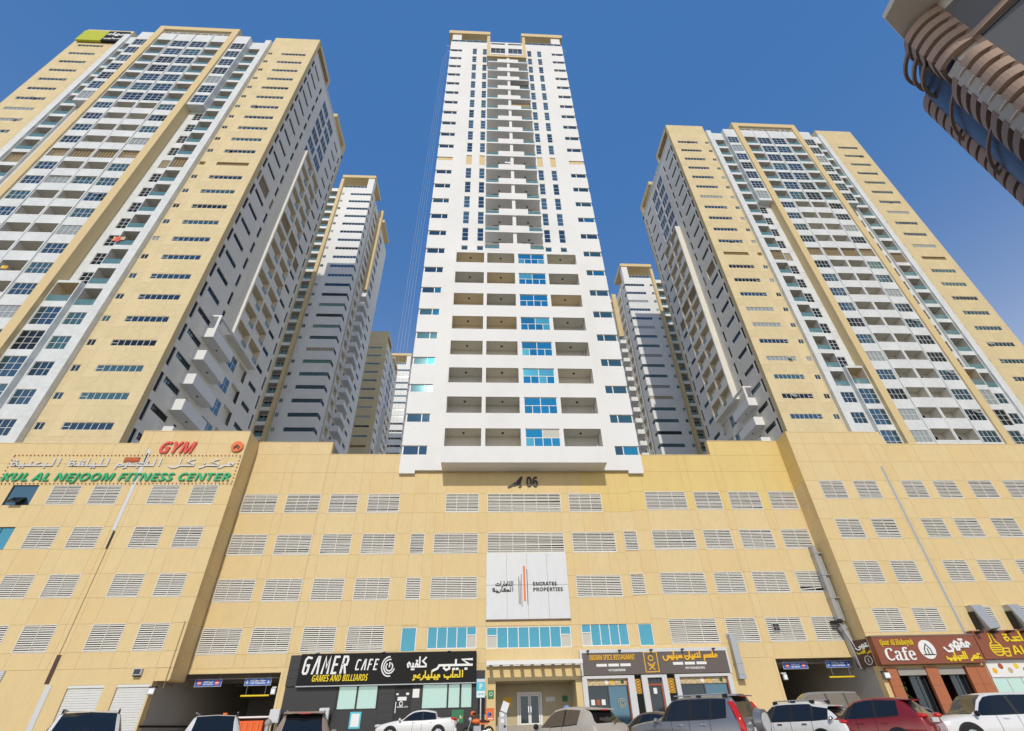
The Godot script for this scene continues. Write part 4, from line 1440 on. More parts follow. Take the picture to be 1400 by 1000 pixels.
func brown_tower() -> void:
	var base := Vector3(104.6, 0.16, 1.0)
	var t := thing("apartment_tower", "brown stone tower with curved ribbed balconies, its top leaning in at the upper right", "tower", base)
	t.scale = Vector3.ONE * 1.25
	# u runs along the dark wall towards the camera, n out of that wall
	var u := Vector3(0.37, 0, 0.929).normalized()
	var F := frame(Vector3.ZERO, u)
	F.n = u.cross(UP) if u.cross(UP).x < 0.0 else -u.cross(UP)
	var H := 109.0
	# grey clad wall, in courses
	for k in 9:
		var b := PackedVector3Array()
		var lo := H - 3.0 - (k + 1) * 12.0
		var hi := H - 3.0 - k * 12.0 - 0.5
		var st := begin()
		quad(st, at(F, 0, lo, 0), at(F, 44, lo, 0), at(F, 44, hi, 0), at(F, 0, hi, 0), F.n)
		quad(st, at(F, 0, lo, -0.4), at(F, 44, lo, -0.4), at(F, 44, hi, -0.4), at(F, 0, hi, -0.4), -F.n)
		quad(st, at(F, 0, lo, 0), at(F, 0, hi, 0), at(F, 0, hi, -0.4), at(F, 0, lo, -0.4), -u)
		quad(st, at(F, 44, lo, 0), at(F, 44, hi, 0), at(F, 44, hi, -0.4), at(F, 44, lo, -0.4), u)
		quad(st, at(F, 0, lo, 0), at(F, 44, lo, 0), at(F, 44, lo, -0.4), at(F, 0, lo, -0.4), -UP)
		quad(st, at(F, 0, hi, 0), at(F, 44, hi, 0), at(F, 44, hi, -0.4), at(F, 0, hi, -0.4), UP)
		obj("clad_wall", done(st, M.grey_cladding), t)
	obj("corner_strip", arc_band(F, [Vector2(-0.9, 0.05), Vector2(0.0, 0.05)], 0.0, H, 0.5, M.brown_stone), t)
	# body
	var body := [Vector2(44, -0.5), Vector2(-3.9, -0.5), Vector2(-4.4, -2.0), Vector2(-10.6, -18.6), Vector2(-8.0, -22.0), Vector2(44, -22.0)]
	var cs := begin()
	for i in body.size():
		var a: Vector2 = body[i]
		var b2: Vector2 = body[(i + 1) % body.size()]
		var d := (b2 - a).normalized()
		quad(cs, at(F, a.x, 0, a.y), at(F, b2.x, 0, b2.y), at(F, b2.x, H, b2.y), at(F, a.x, H, a.y), F.u * d.y - F.n * d.x)
	for i in range(1, body.size() - 1):
		tri(cs, at(F, body[0].x, H, body[0].y), at(F, body[i].x, H, body[i].y), at(F, body[i + 1].x, H, body[i + 1].y), UP)
	obj("core", done(cs, M.balcony_grey), t)
	# long ledges across the clad wall
	for k in [0, 2, 4]:
		obj("ledge", arc_band(F, bow(Vector2(-4.0, 0.35), Vector2(44.0, 0.2), 1.2, 10), H - 14.6 - k * 12.0, H - 13.4 - k * 12.0, 1.6, M.brown_stone_pale), t)
	# ribbed balconies at the near corner: five that come round the end, then a long row set back from it
	for k in 5:
		var v := H - 1.6 - k * 2.85
		var pts := bow(Vector2(0.0, 0.0), Vector2(-6.4, 0.3), -1.15, 8)
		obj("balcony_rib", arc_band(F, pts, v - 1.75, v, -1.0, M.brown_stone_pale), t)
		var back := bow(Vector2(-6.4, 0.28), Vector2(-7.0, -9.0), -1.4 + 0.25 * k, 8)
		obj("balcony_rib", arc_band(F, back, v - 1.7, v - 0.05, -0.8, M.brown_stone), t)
	for k in 14:
		var v := H - 17.0 - k * 2.95
		var pts := bow(Vector2(0.0, 0.0), Vector2(-4.3, 0.3), -0.85, 7)
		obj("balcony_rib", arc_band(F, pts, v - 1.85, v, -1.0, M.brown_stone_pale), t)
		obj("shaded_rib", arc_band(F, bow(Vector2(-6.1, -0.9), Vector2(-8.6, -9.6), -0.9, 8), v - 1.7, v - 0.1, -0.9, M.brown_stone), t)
	# grey wall between the two runs of ribs, with little white balcony noses
	obj("side_wall", arc_band(F, [Vector2(-4.2, 0.0), Vector2(-6.3, -1.2)], 20.0, H - 15.5, -0.4, M.concrete), t)
	for k in 14:
		var v := H - 18.6 - k * 2.95
		obj("balcony_nose", arc_band(F, [Vector2(-4.3, 0.45), Vector2(-5.6, -0.35)], v, v + 0.25, -0.9, M.canopy_stone), t)
	# curved glass of the end, with slender cornices
	obj("curved_glass", arc_band(F, bow(Vector2(-4.6, -1.6), Vector2(-11.5, -18.6), -1.9, 12), 20.0, H - 3.0, -0.4, M.curved_glass), t)
	for k in 3:
		obj("cornice", arc_band(F, bow(Vector2(-6.2, -3.0), Vector2(-12.6, -19.0), -2.0, 12), H - 16.5 - k * 11.8, H - 16.1 - k * 11.8, -0.5, M.brown_stone), t)
	# ribs at the far corner
	for k in 21:
		var v := H - 0.8 - k * 2.95
		obj("far_rib", arc_band(F, bow(Vector2(-9.9, -14.2), Vector2(-13.6, -20.8), -1.2, 7) + bow(Vector2(-13.6, -20.8), Vector2(-9.0, -23.5), -0.6, 4).slice(1), v - 2.1, v, -1.1, M.brown_stone), t)
	# roof slab and open hoops below it
	var rs := begin()
	var rp := [Vector2(40.0, 10.0), Vector2(2.0, 9.8), Vector2(-5.6, 6.3), Vector2(-6.4, -1.0), Vector2(-4.0, -6.0), Vector2(40.0, -8.0)]
	for i in rp.size():
		var a: Vector2 = rp[i]
		var b3: Vector2 = rp[(i + 1) % rp.size()]
		var d := (b3 - a).normalized()
		quad(rs, at(F, a.x, H - 0.4, a.y), at(F, b3.x, H - 0.4, b3.y), at(F, b3.x, H + 0.9, b3.y), at(F, a.x, H + 0.9, a.y), F.n * -d.x + F.u * d.y)
	for i in range(1, rp.size() - 1):
		tri(rs, at(F, rp[0].x, H - 0.4, rp[0].y), at(F, rp[i].x, H - 0.4, rp[i].y), at(F, rp[i + 1].x, H - 0.4, rp[i + 1].y), -UP)
		tri(rs, at(F, rp[0].x, H + 0.9, rp[0].y), at(F, rp[i].x, H + 0.9, rp[i].y), at(F, rp[i + 1].x, H + 0.9, rp[i + 1].y), UP)
	obj("roof_slab", done(rs, M.canopy_stone), t)
	for k in 3:
		obj("hoop", arc_band(F, bow(Vector2(-6.6, -1.0), Vector2(-8.6, -14.2), -3.4 + 0.3 * k, 14), H - 3.0 - k * 3.0, H - 2.3 - k * 3.0, -0.55, M.brown_stone), t)
	for k in 3:
		var p0 := at(F, -2.6 + k * 1.5, H + 0.9, 5.6 - 0.3 * k)
		rod("roof_fin", t, p0, p0 + Vector3(1.0, 7.0, 0.5), 0.45, M.brown_stone)
	obj("podium_block", boxm(Vector3(6.0, -0.3, -6.0), Vector3(50.0, 14.0, 30.0), M.brown_stone), t)


# ------------------------------------------------------------------ lettering
# strokes: flat polylines made into raised letters of one mesh per word
func strokes(lines: Array, pen: float, depth: float, m: Material, closed := false) -> ArrayMesh:
	var st := begin()
	var lift := 0.0
	for line in lines:
		lift += 0.0011
		if lift > 0.008:
			lift = 0.0
		var z := depth + lift
		var pts: PackedVector2Array = line
		var left := []
		var right := []
		for i in pts.size():
			var a := pts[maxi(i - 1, 0)]
			var b := pts[mini(i + 1, pts.size() - 1)]
			var p := pts[i]
			var d1 := (p - a).normalized() if i > 0 else (b - p).normalized()
			var d2 := (b - p).normalized() if i < pts.size() - 1 else d1
			var dm := (d1 + d2).normalized()
			if dm == Vector2.ZERO:
				dm = d1
			var nrm := Vector2(-dm.y, dm.x)
			var k := minf(1.0 / maxf(absf(dm.dot(d1)), 0.5), 1.6)
			var ext := Vector2.ZERO
			if i == 0:
				ext = -d1 * pen * 0.4
			elif i == pts.size() - 1:
				ext = d1 * pen * 0.4
			left.append(p + ext + nrm * pen * 0.5 * k)
			right.append(p + ext - nrm * pen * 0.5 * k)
		for i in pts.size() - 1:
			var a: Vector2 = left[i]
			var b: Vector2 = left[i + 1]
			var c: Vector2 = right[i + 1]
			var d: Vector2 = right[i]
			quad(st, Vector3(a.x, a.y, z), Vector3(b.x, b.y, z), Vector3(c.x, c.y, z), Vector3(d.x, d.y, z), Vector3(0, 0, 1))
			var e := (b - a).normalized()
			quad(st, Vector3(a.x, a.y, z), Vector3(b.x, b.y, z), Vector3(b.x, b.y, 0), Vector3(a.x, a.y, 0), Vector3(-e.y, e.x, 0))
			quad(st, Vector3(d.x, d.y, z), Vector3(c.x, c.y, z), Vector3(c.x, c.y, 0), Vector3(d.x, d.y, 0), Vector3(e.y, -e.x, 0))
		for i in [0, pts.size() - 1]:
			var e := (left[i] as Vector2) - (right[i] as Vector2)
			var way := Vector3(-e.y, e.x, 0).normalized() * (1.0 if i == 0 else -1.0)
			quad(st, Vector3(left[i].x, left[i].y, z), Vector3(right[i].x, right[i].y, z), Vector3(right[i].x, right[i].y, 0), Vector3(left[i].x, left[i].y, 0), way)
	return done(st, m)


func ring(cx: float, cy: float, rx: float, ry: float, a0 := 0.0, a1 := TAU, n := 12) -> PackedVector2Array:
	var p := PackedVector2Array()
	for i in n + 1:
		var a := lerpf(a0, a1, float(i) / n)
		p.append(Vector2(cx + cos(a) * rx, cy + sin(a) * ry))
	return p


# joined letter forms: [advance, strokes, dots]; x grows leftwards from where the word is entered, y up from the line
func glyph(g: String) -> Array:
	match g:
		"alef": return [0.32, [[.16, 0, .16, 1.05]], []]
		"alef_f": return [0.30, [[0, 0, .18, 0, .18, 1.05]], []]
		"hamza": return [0.32, [[.16, 0, .16, .95], [.28, 1.2, .08, 1.25, .22, 1.38]], []]
		"lam": return [0.36, [[.16, 1.05, .16, 0, .36, 0]], []]
		"lam_m": return [0.34, [[0, 0, .34, 0], [.17, 0, .17, 1.05]], []]
		"lam_f": return [0.86, [[0, 0, .2, 0], [.2, 1.05, .2, -.1, .38, -.32, .62, -.3, .8, -.05]], []]
		"lam_alef": return [0.62, [[.1, 1.05, .18, .1, .34, 0, .5, .15, .56, 1.05]], []]
		"ba": return [0.42, [[0, 0, .42, 0], [.2, 0, .2, .36]], [[.2, -.28]]]
		"ya": return [0.42, [[0, 0, .42, 0], [.2, 0, .2, .36]], [[.12, -.28], [.3, -.28]]]
		"noon": return [0.42, [[0, 0, .42, 0], [.2, 0, .2, .36]], [[.2, .6]]]
		"ta": return [0.42, [[0, 0, .42, 0], [.2, 0, .2, .36]], [[.12, .6], [.3, .6]]]
		"ba_f": return [0.95, [[0, 0, .85, 0, .88, .32]], [[.45, -.28]]]
		"ba_i": return [1.0, [[.06, .34, .1, 0, .85, 0, .9, .34]], [[.48, -.28]]]
		"ta_i": return [1.0, [[.06, .34, .1, 0, .85, 0, .9, .34]], [[.38, .5], [.58, .5]]]
		"noon_i": return [0.78, [[.08, .3, .06, -.08, .25, -.32, .5, -.3, .68, -.05, .68, .3]], [[.38, .2]]]
		"ya_f": return [0.95, [[0, 0, .18, .2, .36, .05, .18, -.2, .3, -.42, .7, -.42, .9, -.1]], []]
		"ta_m": return [0.55, [[0, 0, .15, 0, .12, .32, .3, .48, .46, .28, .4, 0, .15, 0]], [[.2, .74], [.4, .74]]]
		"ha_f": return [0.55, [[0, 0, .15, 0, .12, .32, .3, .48, .46, .28, .4, 0, .15, 0]], []]
		"ha_m": return [0.55, [[0, 0, .55, 0], [.1, 0, .1, .36, .3, .5, .45, .3, .4, -.28, .2, -.28, .12, 0]], []]
		"meem": return [0.5, [[.12, .02, .08, .28, .24, .42, .38, .26, .32, .02, .12, .02], [.3, 0, .5, 0]], []]
		"meem_m": return [0.5, [[0, 0, .5, 0], [.12, 0, .1, -.24, .26, -.34, .38, -.2, .36, 0]], []]
		"meem_f": return [0.5, [[0, 0, .12, .24, .3, .3, .4, .1, .24, -.04, .1, 0], [.38, .08, .42, -.5]], []]
		"ra": return [0.42, [[.06, .3, .1, -.05, .25, -.28, .42, -.36]], []]
		"ra_f": return [0.4, [[0, 0, .12, 0, .2, -.22, .42, -.36]], []]
		"zay_f": return [0.4, [[0, 0, .12, 0, .2, -.22, .42, -.36]], [[.2, .34]]]
		"dal": return [0.46, [[.12, .5, .32, .28, .38, 0, .06, 0]], []]
		"dal_f": return [0.44, [[0, 0, .38, 0, .32, .28, .14, .48]], []]
		"waw": return [0.5, [[.3, .05, .1, .1, .14, .36, .34, .36, .36, 0, .3, -.26, .46, -.38]], []]
		"waw_f": return [0.48, [[0, 0, .3, .04], [.3, .05, .1, .12, .14, .36, .32, .36, .36, 0, .3, -.26, .46, -.38]], []]
		"kaf": return [0.7, [[.62, 0, .62, 0, .06, 0, .06, .25, .5, .6, .1, 1.0], [.06, 0, .7, 0]], []]
		"jeem": return [0.62, [[0, .4, .5, .4, .1, 0], [0, 0, .62, 0]], [[.3, -.28]]]
		"jeem_m": return [0.62, [[0, .38, .5, .38, .2, 0], [0, 0, .62, 0]], [[.3, -.28]]]
		"hah": return [0.62, [[0, .4, .5, .4, .1, 0], [0, 0, .62, 0]], []]
		"ayn": return [0.5, [[0, 0, .5, 0], [.25, 0, .08, .34, .42, .34, .25, 0]], []]
		"qaf": return [0.48, [[0, 0, .48, 0], [.22, 0, .1, .22, .22, .42, .36, .24, .3, 0]], [[.14, .66], [.32, .66]]]
		"fa": return [0.48, [[0, 0, .48, 0], [.22, 0, .1, .22, .22, .42, .36, .24, .3, 0]], [[.22, .66]]]
		"seen": return [0.66, [[0, 0, .66, 0], [.08, 0, .08, .32], [.28, 0, .28, .3], [.48, 0, .48, .32]], []]
		"seen_f": return [1.25, [[0, 0, .48, 0, .5, -.26, .7, -.4, 1.0, -.38, 1.18, -.1, 1.18, .25], [.1, 0, .1, .3], [.28, 0, .28, .28], [.48, 0, .48, .3]], []]
		"sad": return [0.85, [[0, 0, .85, 0], [.1, 0, .14, .3, .42, .44, .56, .2, .5, 0], [.68, 0, .68, .3]], []]
		"tah": return [0.75, [[0, 0, .75, 0], [.2, 0, .3, .3, .55, .4, .65, .15, .6, 0], [.2, 0, .2, 1.05]], []]
	return [0.3, [], []]


# writes joined WORDS (each an array of letter forms) from the right end at (RIGHT, Y); fits them into WIDTH if it is given
func joined(parent: Node, F: Dictionary, words: Array, right: float, y: float, n: float, size: float, pen: float, m: Material, width := 0.0, depth := 0.05, slant := 0.0) -> void:
	var total := 0.0
	for w in words:
		for g in w:
			total += glyph(g)[0]
		total += 0.35
	total -= 0.35
	var sx := size
	if width > 0.0:
		sx = width / total
	var x := 0.0
	for w in words:
		var lines := []
		for g in w:
			var d := glyph(g)
			for s in d[1]:
				var p := PackedVector2Array()
				for i in range(0, s.size(), 2):
					var q := Vector2(-(x + s[i]) * sx + slant * s[i + 1] * size, s[i + 1] * size)
					if p.is_empty() or p[-1].distance_to(q) > 0.001:
						p.append(q)
				lines.append(p)
			for s in d[2]:
				var q := Vector2(-(x + s[0]) * sx + slant * s[1] * size, s[1] * size)
				lines.append(PackedVector2Array([q + Vector2(-pen * 0.35, 0), q + Vector2(pen * 0.35, 0)]))
			x += d[0]
		x += 0.35
		obj("lettering", strokes(lines, pen, depth, m), parent, on(F, right, y, n))


var fonts := {}


func font(called: String, bold: bool) -> SystemFont:
	var key := called + str(bold)
	if not fonts.has(key):
		var f := SystemFont.new()
		f.font_names = PackedStringArray([called])
		f.font_weight = 700 if bold else 400
		fonts[key] = f
	return fonts[key]


# separate raised letters on one line, CAP high, fitted into WIDTH
func letters(parent: Node, F: Dictionary, text: String, left: float, y: float, n: float, cap: float, width: float, m: Material, fname := "Droid Sans", bold := true, depth := 0.06, slant := 0.0) -> void:
	var f := font(fname, bold)
	var px := cap / (64.0 * 0.714)
	var full: float = f.get_string_size(text, HORIZONTAL_ALIGNMENT_LEFT, -1, 64).x * px
	var sx := width / full if width > 0.0 else 1.0
	for i in text.length():
		if text[i] == " ":
			continue
		var from: float = f.get_string_size(text.substr(0, i), HORIZONTAL_ALIGNMENT_LEFT, -1, 64).x * px * sx
		var key := "tm%s%s%s%.3f%.3f%s" % [text[i], fname, bold, cap, depth, m.resource_name]
		if not cache.has(key):
			var tm := TextMesh.new()
			tm.font = f
			tm.font_size = 64
			tm.text = text[i]
			tm.pixel_size = px
			tm.depth = depth
			tm.curve_step = 2.0
			tm.horizontal_alignment = HORIZONTAL_ALIGNMENT_LEFT
			tm.vertical_alignment = VERTICAL_ALIGNMENT_BOTTOM
			tm.material = m
			cache[key] = tm
		var drop: float = f.get_descent(64) * px
		var b := Basis(Vector3(sx, 0, 0), Vector3(slant, 1, 0), Vector3(0, 0, 1))
		obj("letter", cache[key], parent, on(F, left + from, y, n + depth / 2.0) * Transform3D(b, Vector3.ZERO) * Transform3D(Basis(), Vector3(0, -drop, 0)))


# ------------------------------------------------------------------ signs
func signs() -> void:
	# gym sign on the left block
	var t := thing("gym_sign", "raised red GYM letters with white joined script and green capitals below, on yellow wall", "sign", Vector3(-28, 16.6, 1.95))
	var F := frame(Vector3(28, -16.6, 0.0), Vector3.RIGHT)
	letters(t, F, "GYM", -26.1, 18.98, 0.05, 0.98, 2.75, M.letter_red, "Droid Sans", true, 0.07, 0.22)
	joined(t, F, [["meem", "ra_f", "kaf", "zay_f"], ["kaf", "lam_f"], ["alef", "lam", "noon", "jeem_m", "waw_f", "meem_f"], ["lam", "lam_m", "ya", "alef_f", "qaf", "ta_m"], ["alef", "lam", "ba", "dal_f", "noon", "ya", "ta_m"]], -19.75, 17.92, 0.0, 0.55, 0.10, M.steel_light, 16.9, 0.06)
	letters(t, F, "KUL AL NEJOOM FITNESS CENTER", -36.65, 16.66, 0.05, 0.62, 16.9, M.letter_green, "Droid Sans", true, 0.06, 0.19)
	obj("round_emblem", cyl(0.46, 0.46, 0.12, M.orange, 28), t, on(F, -19.98, 19.55, 0.08) * Transform3D(Basis(Vector3.RIGHT, PI / 2), Vector3.ZERO))
	obj("emblem_mark", strokes([PackedVector2Array([Vector2(-0.22, -0.08), Vector2(0, 0.12), Vector2(0.22, -0.08)]), PackedVector2Array([Vector2(-0.2, -0.24), Vector2(0, -0.04), Vector2(0.2, -0.24)])], 0.09, 0.02, M.brown_dark), t, on(F, -19.98, 19.55, 0.142))
	var bd := begin()
	for i in 60:
		var x := -36.7 + i * 0.29
		for y in [16.42, 18.76]:
			box(bd, Vector3(x, y, 0.0) - F.o * -1.0, Vector3(x + 0.07, y + 0.07, 0.05) - F.o * -1.0)
	for i in 8:
		for x in [-36.7, -19.55]:
			box(bd, Vector3(x, 16.6 + i * 0.29, 0.0) + F.o, Vector3(x + 0.07, 16.67 + i * 0.29, 0.05) + F.o)
	var bs := obj("bulb_string", done(bd, M.rust_red), t)
	bs.set_meta("kind", "stuff")
	var sm := thing("small_sign", "little rust red sign above the white script of the gym sign", "sign", Vector3(-27.7, 18.2, 1.93))
	part_box("board", sm, Vector3(-0.6, 0.02, 0.0), Vector3(0.55, 0.42, 0.06), M.rust_red)
	letters(sm, frame(Vector3.ZERO, Vector3.RIGHT), "H-MIBIH", -0.5, 0.12, 0.06, 0.22, 0.95, M.orange, "Droid Sans", true, 0.02, 0.1)
	# roof sign of the left tower
	var rs := thing("roof_sign", "lime green and black sign with white script at the roof of the left tower", "sign", Vector3(-70.0, 102.2, -1.5))
	part_box("lime_panel", rs, Vector3(-3.9, -0.8, 0.0), Vector3(0.4, 3.2, 0.35), M.sign_lime)
	part_box("black_panel", rs, Vector3(0.41, -0.8, 0.0), Vector3(4.0, 3.2, 0.352), M.black_panel)
	joined(rs, frame(Vector3.ZERO, Vector3.RIGHT), [["meem", "ha_m", "alef_f", "dal"]], 3.7, 1.5, 0.352, 1.1, 0.22, M.letter_white, 3.0, 0.1)
	joined(rs, frame(Vector3.ZERO, Vector3.RIGHT), [["seen", "ba", "alef_f", "ya", "noon_i"]], 3.6, -0.1, 0.352, 0.6, 0.14, M.letter_white, 2.9, 0.1)
	# the number under the middle tower
	var nb := thing("number_sign", "dark slanted emblem and the number 06 under the white tower's overhang", "sign", Vector3(3.2, 16.9, 0.0))
	var N := frame(Vector3.ZERO, Vector3.RIGHT)
	letters(nb, N, "06", 0.26, 0.02, 0.03, 0.86, 1.0, M.letter_dark, "Droid Sans", true, 0.08, 0.0)
	obj("emblem", strokes([PackedVector2Array([Vector2(-1.2, 0.0), Vector2(-0.55, 0.35), Vector2(-0.12, 0.86)]), PackedVector2Array([Vector2(-0.75, 0.16), Vector2(-0.3, 0.3), Vector2(-0.14, 0.8)]), PackedVector2Array([Vector2(-0.28, 0.02), Vector2(-0.2, 0.14)])], 0.16, 0.1, M.letter_dark), nb)
	# emblem board over the entrance
	var eb := thing("sign_board", "large white board with orange and dark upright bars above the entrance", "sign", Vector3(3.24, 6.98, 0.0))
	for i in 4:
		for j in 2:
			obj("board_panel", bevelled(Vector3(1.505, 2.27, 0.06), 0.006, M.composite_white), eb, Transform3D(Basis(), Vector3(-2.285 + i * 1.523, 1.16 + j * 2.29, 0.06)))
	part_box("board_ledge", eb, Vector3(-3.05, -0.04, 0.0), Vector3(3.05, 0.014, 0.13), M.brown_stone)
	var B := frame(Vector3(-3.24, -6.98, 0), Vector3.RIGHT)
	for b in [[2.60, 8.0, 9.85, 0.035, M.letter_dark], [2.80, 7.8, 10.05, 0.035, M.rust_red], [2.70, 7.95, 9.6, 0.03, M.letter_dark], [3.02, 8.2, 10.62, 0.13, M.orange], [3.23, 7.98, 10.38, 0.045, M.letter_dark]]:
		part_box("upright_bar", eb, Vector3(b[0] - 3.24 - b[3] / 2, b[1] - 6.98, 0.09), Vector3(b[0] - 3.24 + b[3] / 2, b[2] - 6.98, 0.13), b[4])
	letters(eb, B, "EMIRATES", 3.62, 9.22, 0.09, 0.25, 1.82, M.letter_dark, "Droid Sans", true, 0.04)
	letters(eb, B, "PROPERTIES", 3.62, 8.83, 0.09, 0.25, 2.25, M.letter_dark, "Droid Sans", true, 0.04)
	joined(eb, B, [["alef", "lam", "lam_alef", "meem", "alef_f", "ra", "alef", "ta_i"]], 2.22, 9.25, 0.09, 0.27, 0.055, M.letter_dark, 1.36, 0.04)
	joined(eb, B, [["alef", "lam", "ayn", "qaf", "alef_f", "ra", "ya", "ta_m"]], 2.22, 8.86, 0.09, 0.27, 0.055, M.letter_dark, 1.6, 0.04)


# ------------------------------------------------------------------ shop fronts
func shops() -> void:
	# black games shop
	var t := thing("games_cafe", "black clad shop front with pale green glass under the games cafe sign", "shop", Vector3(-6.3, 0.3, 0.0))
	var o := Vector3(6.3, -0.3, 0.0)
	var F := frame(o, Vector3.RIGHT)
	part_box("backing", t, Vector3(-12.8, 0.31, 0.001) + o, Vector3(0.15, 3.24, 0.03) + o, M.black)
	part_box("cladding", t, Vector3(-12.82, 0.3, 0.002) + o, Vector3(-9.45, 3.25, 0.05) + o, M.black_cladding)
	for k in 4:
		part_box("cladding_panel", t, Vector3(-12.82 + k * 0.001, 3.27 + k * 0.44, 0.002) + o, Vector3(-12.1, 3.7 + k * 0.44, 0.16) + o, M.black_cladding)
	for k in 6:
		part_box("cladding_panel", t, Vector3(-6.74, 0.3 + k * 0.49, 0.002) + o, Vector3(-5.72, 0.78 + k * 0.49, 0.06) + o, M.black_cladding)
	part_box("stall_riser", t, Vector3(-9.44, 0.3, 0.002) + o, Vector3(-6.75, 1.92, 0.07) + o, M.black_cladding)
	for g in [[-9.36, -8.15], [-8.12, -6.82]]:
		put_window("shop_window", t, F, g[0], g[1], 1.94, 3.28, 0.05, 1, 1, M.frame_dark, 0, M.glass_shop)
	var dr := part_box("door", t, Vector3(-5.66, 0.3, 0.002) + o, Vector3(-4.62, 3.2, 0.05) + o, M.black)
	part_box("door_handle", dr, Vector3(-5.6, 1.7, 0.05) + o, Vector3(-5.56, 2.3, 0.1) + o, M.chrome)
	letters(dr, F, "GAMERS CAFE", -5.5, 1.98, 0.05, 0.08, 0.72, M.letter_white, "Droid Sans", true, 0.01)
	part_box("sticker", dr, Vector3(-5.6, 2.66, 0.05) + o, Vector3(-5.46, 2.76, 0.056) + o, M.letter_white)
	part_box("sticker", dr, Vector3(-4.98, 2.66, 0.05) + o, Vector3(-4.78, 2.78, 0.056) + o, M.letter_white)
	part_box("sticker", dr, Vector3(-5.5, 2.36, 0.05) + o, Vector3(-4.92, 2.56, 0.056) + o, M.letter_white)
	obj("drop_mark", strokes([ring(0, 0, 0.1, 0.12)], 0.05, 0.01, M.letter_white), dr, on(F, -5.25, 2.2, 0.05))
	part_box("cladding_panel", t, Vector3(-4.6, 0.3, 0.002) + o, Vector3(-3.96, 3.25, 0.06) + o, M.black_cladding)
	part_box("notice", t, Vector3(-4.55, 2.5, 0.06) + o, Vector3(-4.12, 2.98, 0.07) + o, M.letter_white)
	for g in [[-3.94, -2.28], [-2.25, -1.46], [-1.42, -0.68]]:
		put_window("shop_window", t, F, g[0], g[1], 1.88, 3.25, 0.05, 1, 1, M.frame_dark, 0, M.glass_shop)
	part_box("stall_riser", t, Vector3(-3.95, 0.3, 0.002) + o, Vector3(-0.66, 1.86, 0.07) + o, M.black_cladding)
	part_box("cladding_panel", t, Vector3(-0.64, 0.3, 0.002) + o, Vector3(0.16, 3.95, 0.06) + o, M.black_cladding)
	var pst := part_box("green_poster", t, Vector3(-1.95, 1.1, 0.07) + o, Vector3(-1.2, 1.8, 0.08) + o, M.green_board)
	for k in 16:
		var px := rng.randf_range(-1.9, -1.28)
		part_box("leaf_print", pst, Vector3(px, 1.15 + 0.6 * (px + 1.9) * rng.randf(), 0.08) + o, Vector3(px + 0.05, 1.19 + 0.6 * (px + 1.9) * rng.randf() + 0.05, 0.083) + o, [M.letter_white, M.letter_yellow, M.rust_red][k % 3])
	part_box("blue_notice", t, Vector3(-8.4, 0.95, 0.07) + o, Vector3(-7.7, 1.82, 0.08) + o, M.sign_cyan)
	part_box("blue_notice", t, Vector3(-8.3, 1.05, 0.081) + o, Vector3(-7.8, 1.72, 0.09) + o, M.letter_white)
	for k in 3:
		part_box("wall_light", t, Vector3(-11.2 + k * 4.4, 5.08, 0.05) + o, Vector3(-11.0 + k * 4.4, 5.16, 0.5) + o, M.steel)
	# its sign
	var g := thing("shop_sign", "black fascia with white and yellow lettering for games and billiards", "sign", Vector3(-6.3, 3.23, 0.1))
	var G := frame(Vector3(6.3, -3.23, 0.0), Vector3.RIGHT)
	part_box("fascia", g, Vector3(-12.09, 3.26, 0.0) + G.o, Vector3(-0.43, 5.06, 0.25) + G.o, M.black_panel)
	part_box("fascia_trim", g, Vector3(-12.09, 3.2, 0.0) + G.o, Vector3(-0.43, 3.258, 0.27) + G.o, M.steel)
	var bigs := {"G": [[.8, .95, .3, 1.0, .05, .85, .0, .1, .15, .0, .5, .0, .62, .12, .65, .5, .4, .5]], "A": [[0, 0, .45, 1.0, .62, 1.0, .72, 0]], "M": [[0, 0, .2, 1, .5, .35, .85, 1.0, .82, 0]], "E": [[.75, 1.0, .2, 1.0, .08, 0, .62, 0], [.15, .52, .62, .52]], "R": [[0, 0, .14, 1.0, .62, 1.0, .75, .8, .66, .5, .14, .5], [.35, .5, .62, 0]], "C": [[.75, .95, .3, 1.0, .08, .85, .0, .12, .15, 0, .6, .04]], "F": [[.06, 0, .2, 1.0, .75, 1.0], [.14, .52, .6, .52]]}
	for spec in [["GAMER", -11.8, 3.94, 0.92, 0.60, 0.13, 0.35], ["CAFE", -8.4, 4.1, 0.56, 0.38, 0.085, 0.3]]:
		var word: String = spec[0]
		for i in word.length():
			var lines := []
			for s in bigs[word[i]]:
				var p := PackedVector2Array()
				for q in range(0, s.size(), 2):
					p.append(Vector2(s[q] * spec[4] * 0.78 + s[q + 1] * 0.06, s[q + 1] * spec[3]))
				lines.append(p)
			obj("letter", strokes(lines, spec[5], 0.05, M.letter_white), g, on(G, spec[1] + i * spec[4] * (1.02 if i < 9 else 1.0), spec[2], 0.25))
	var rings := [PackedVector2Array([Vector2(0.02, 0.22), Vector2(0.0, -0.02)]), ring(0, -0.02, 0.22, 0.24, -3.9, 0.9, 12), ring(0, 0, 0.36, 0.40, 1.4, 5.9, 14), ring(0, 0, 0.50, 0.56, 1.6, 4.9, 14)]
	obj("power_emblem", strokes(rings, 0.075, 0.05, M.letter_white), g, on(G, -6.2, 4.25, 0.25))
	letters(g, G, "GAMES AND BILLIARDS", -11.15, 3.48, 0.26, 0.36, 3.6, M.letter_yellow, "Droid Sans", true, 0.05, 0.12)
	joined(g, G, [["kaf", "alef_f", "fa", "ya", "ha_f"]], -3.75, 4.2, 0.25, 0.52, 0.1, M.letter_white, 1.3, 0.05)
	# the big first word: jeem, ya, meem, ra in square strokes
	joined(g, G, [["jeem", "ya", "meem_m", "ra_f"]], -0.72, 4.25, 0.25, 0.8, 0.13, M.letter_white, 2.55, 0.05)
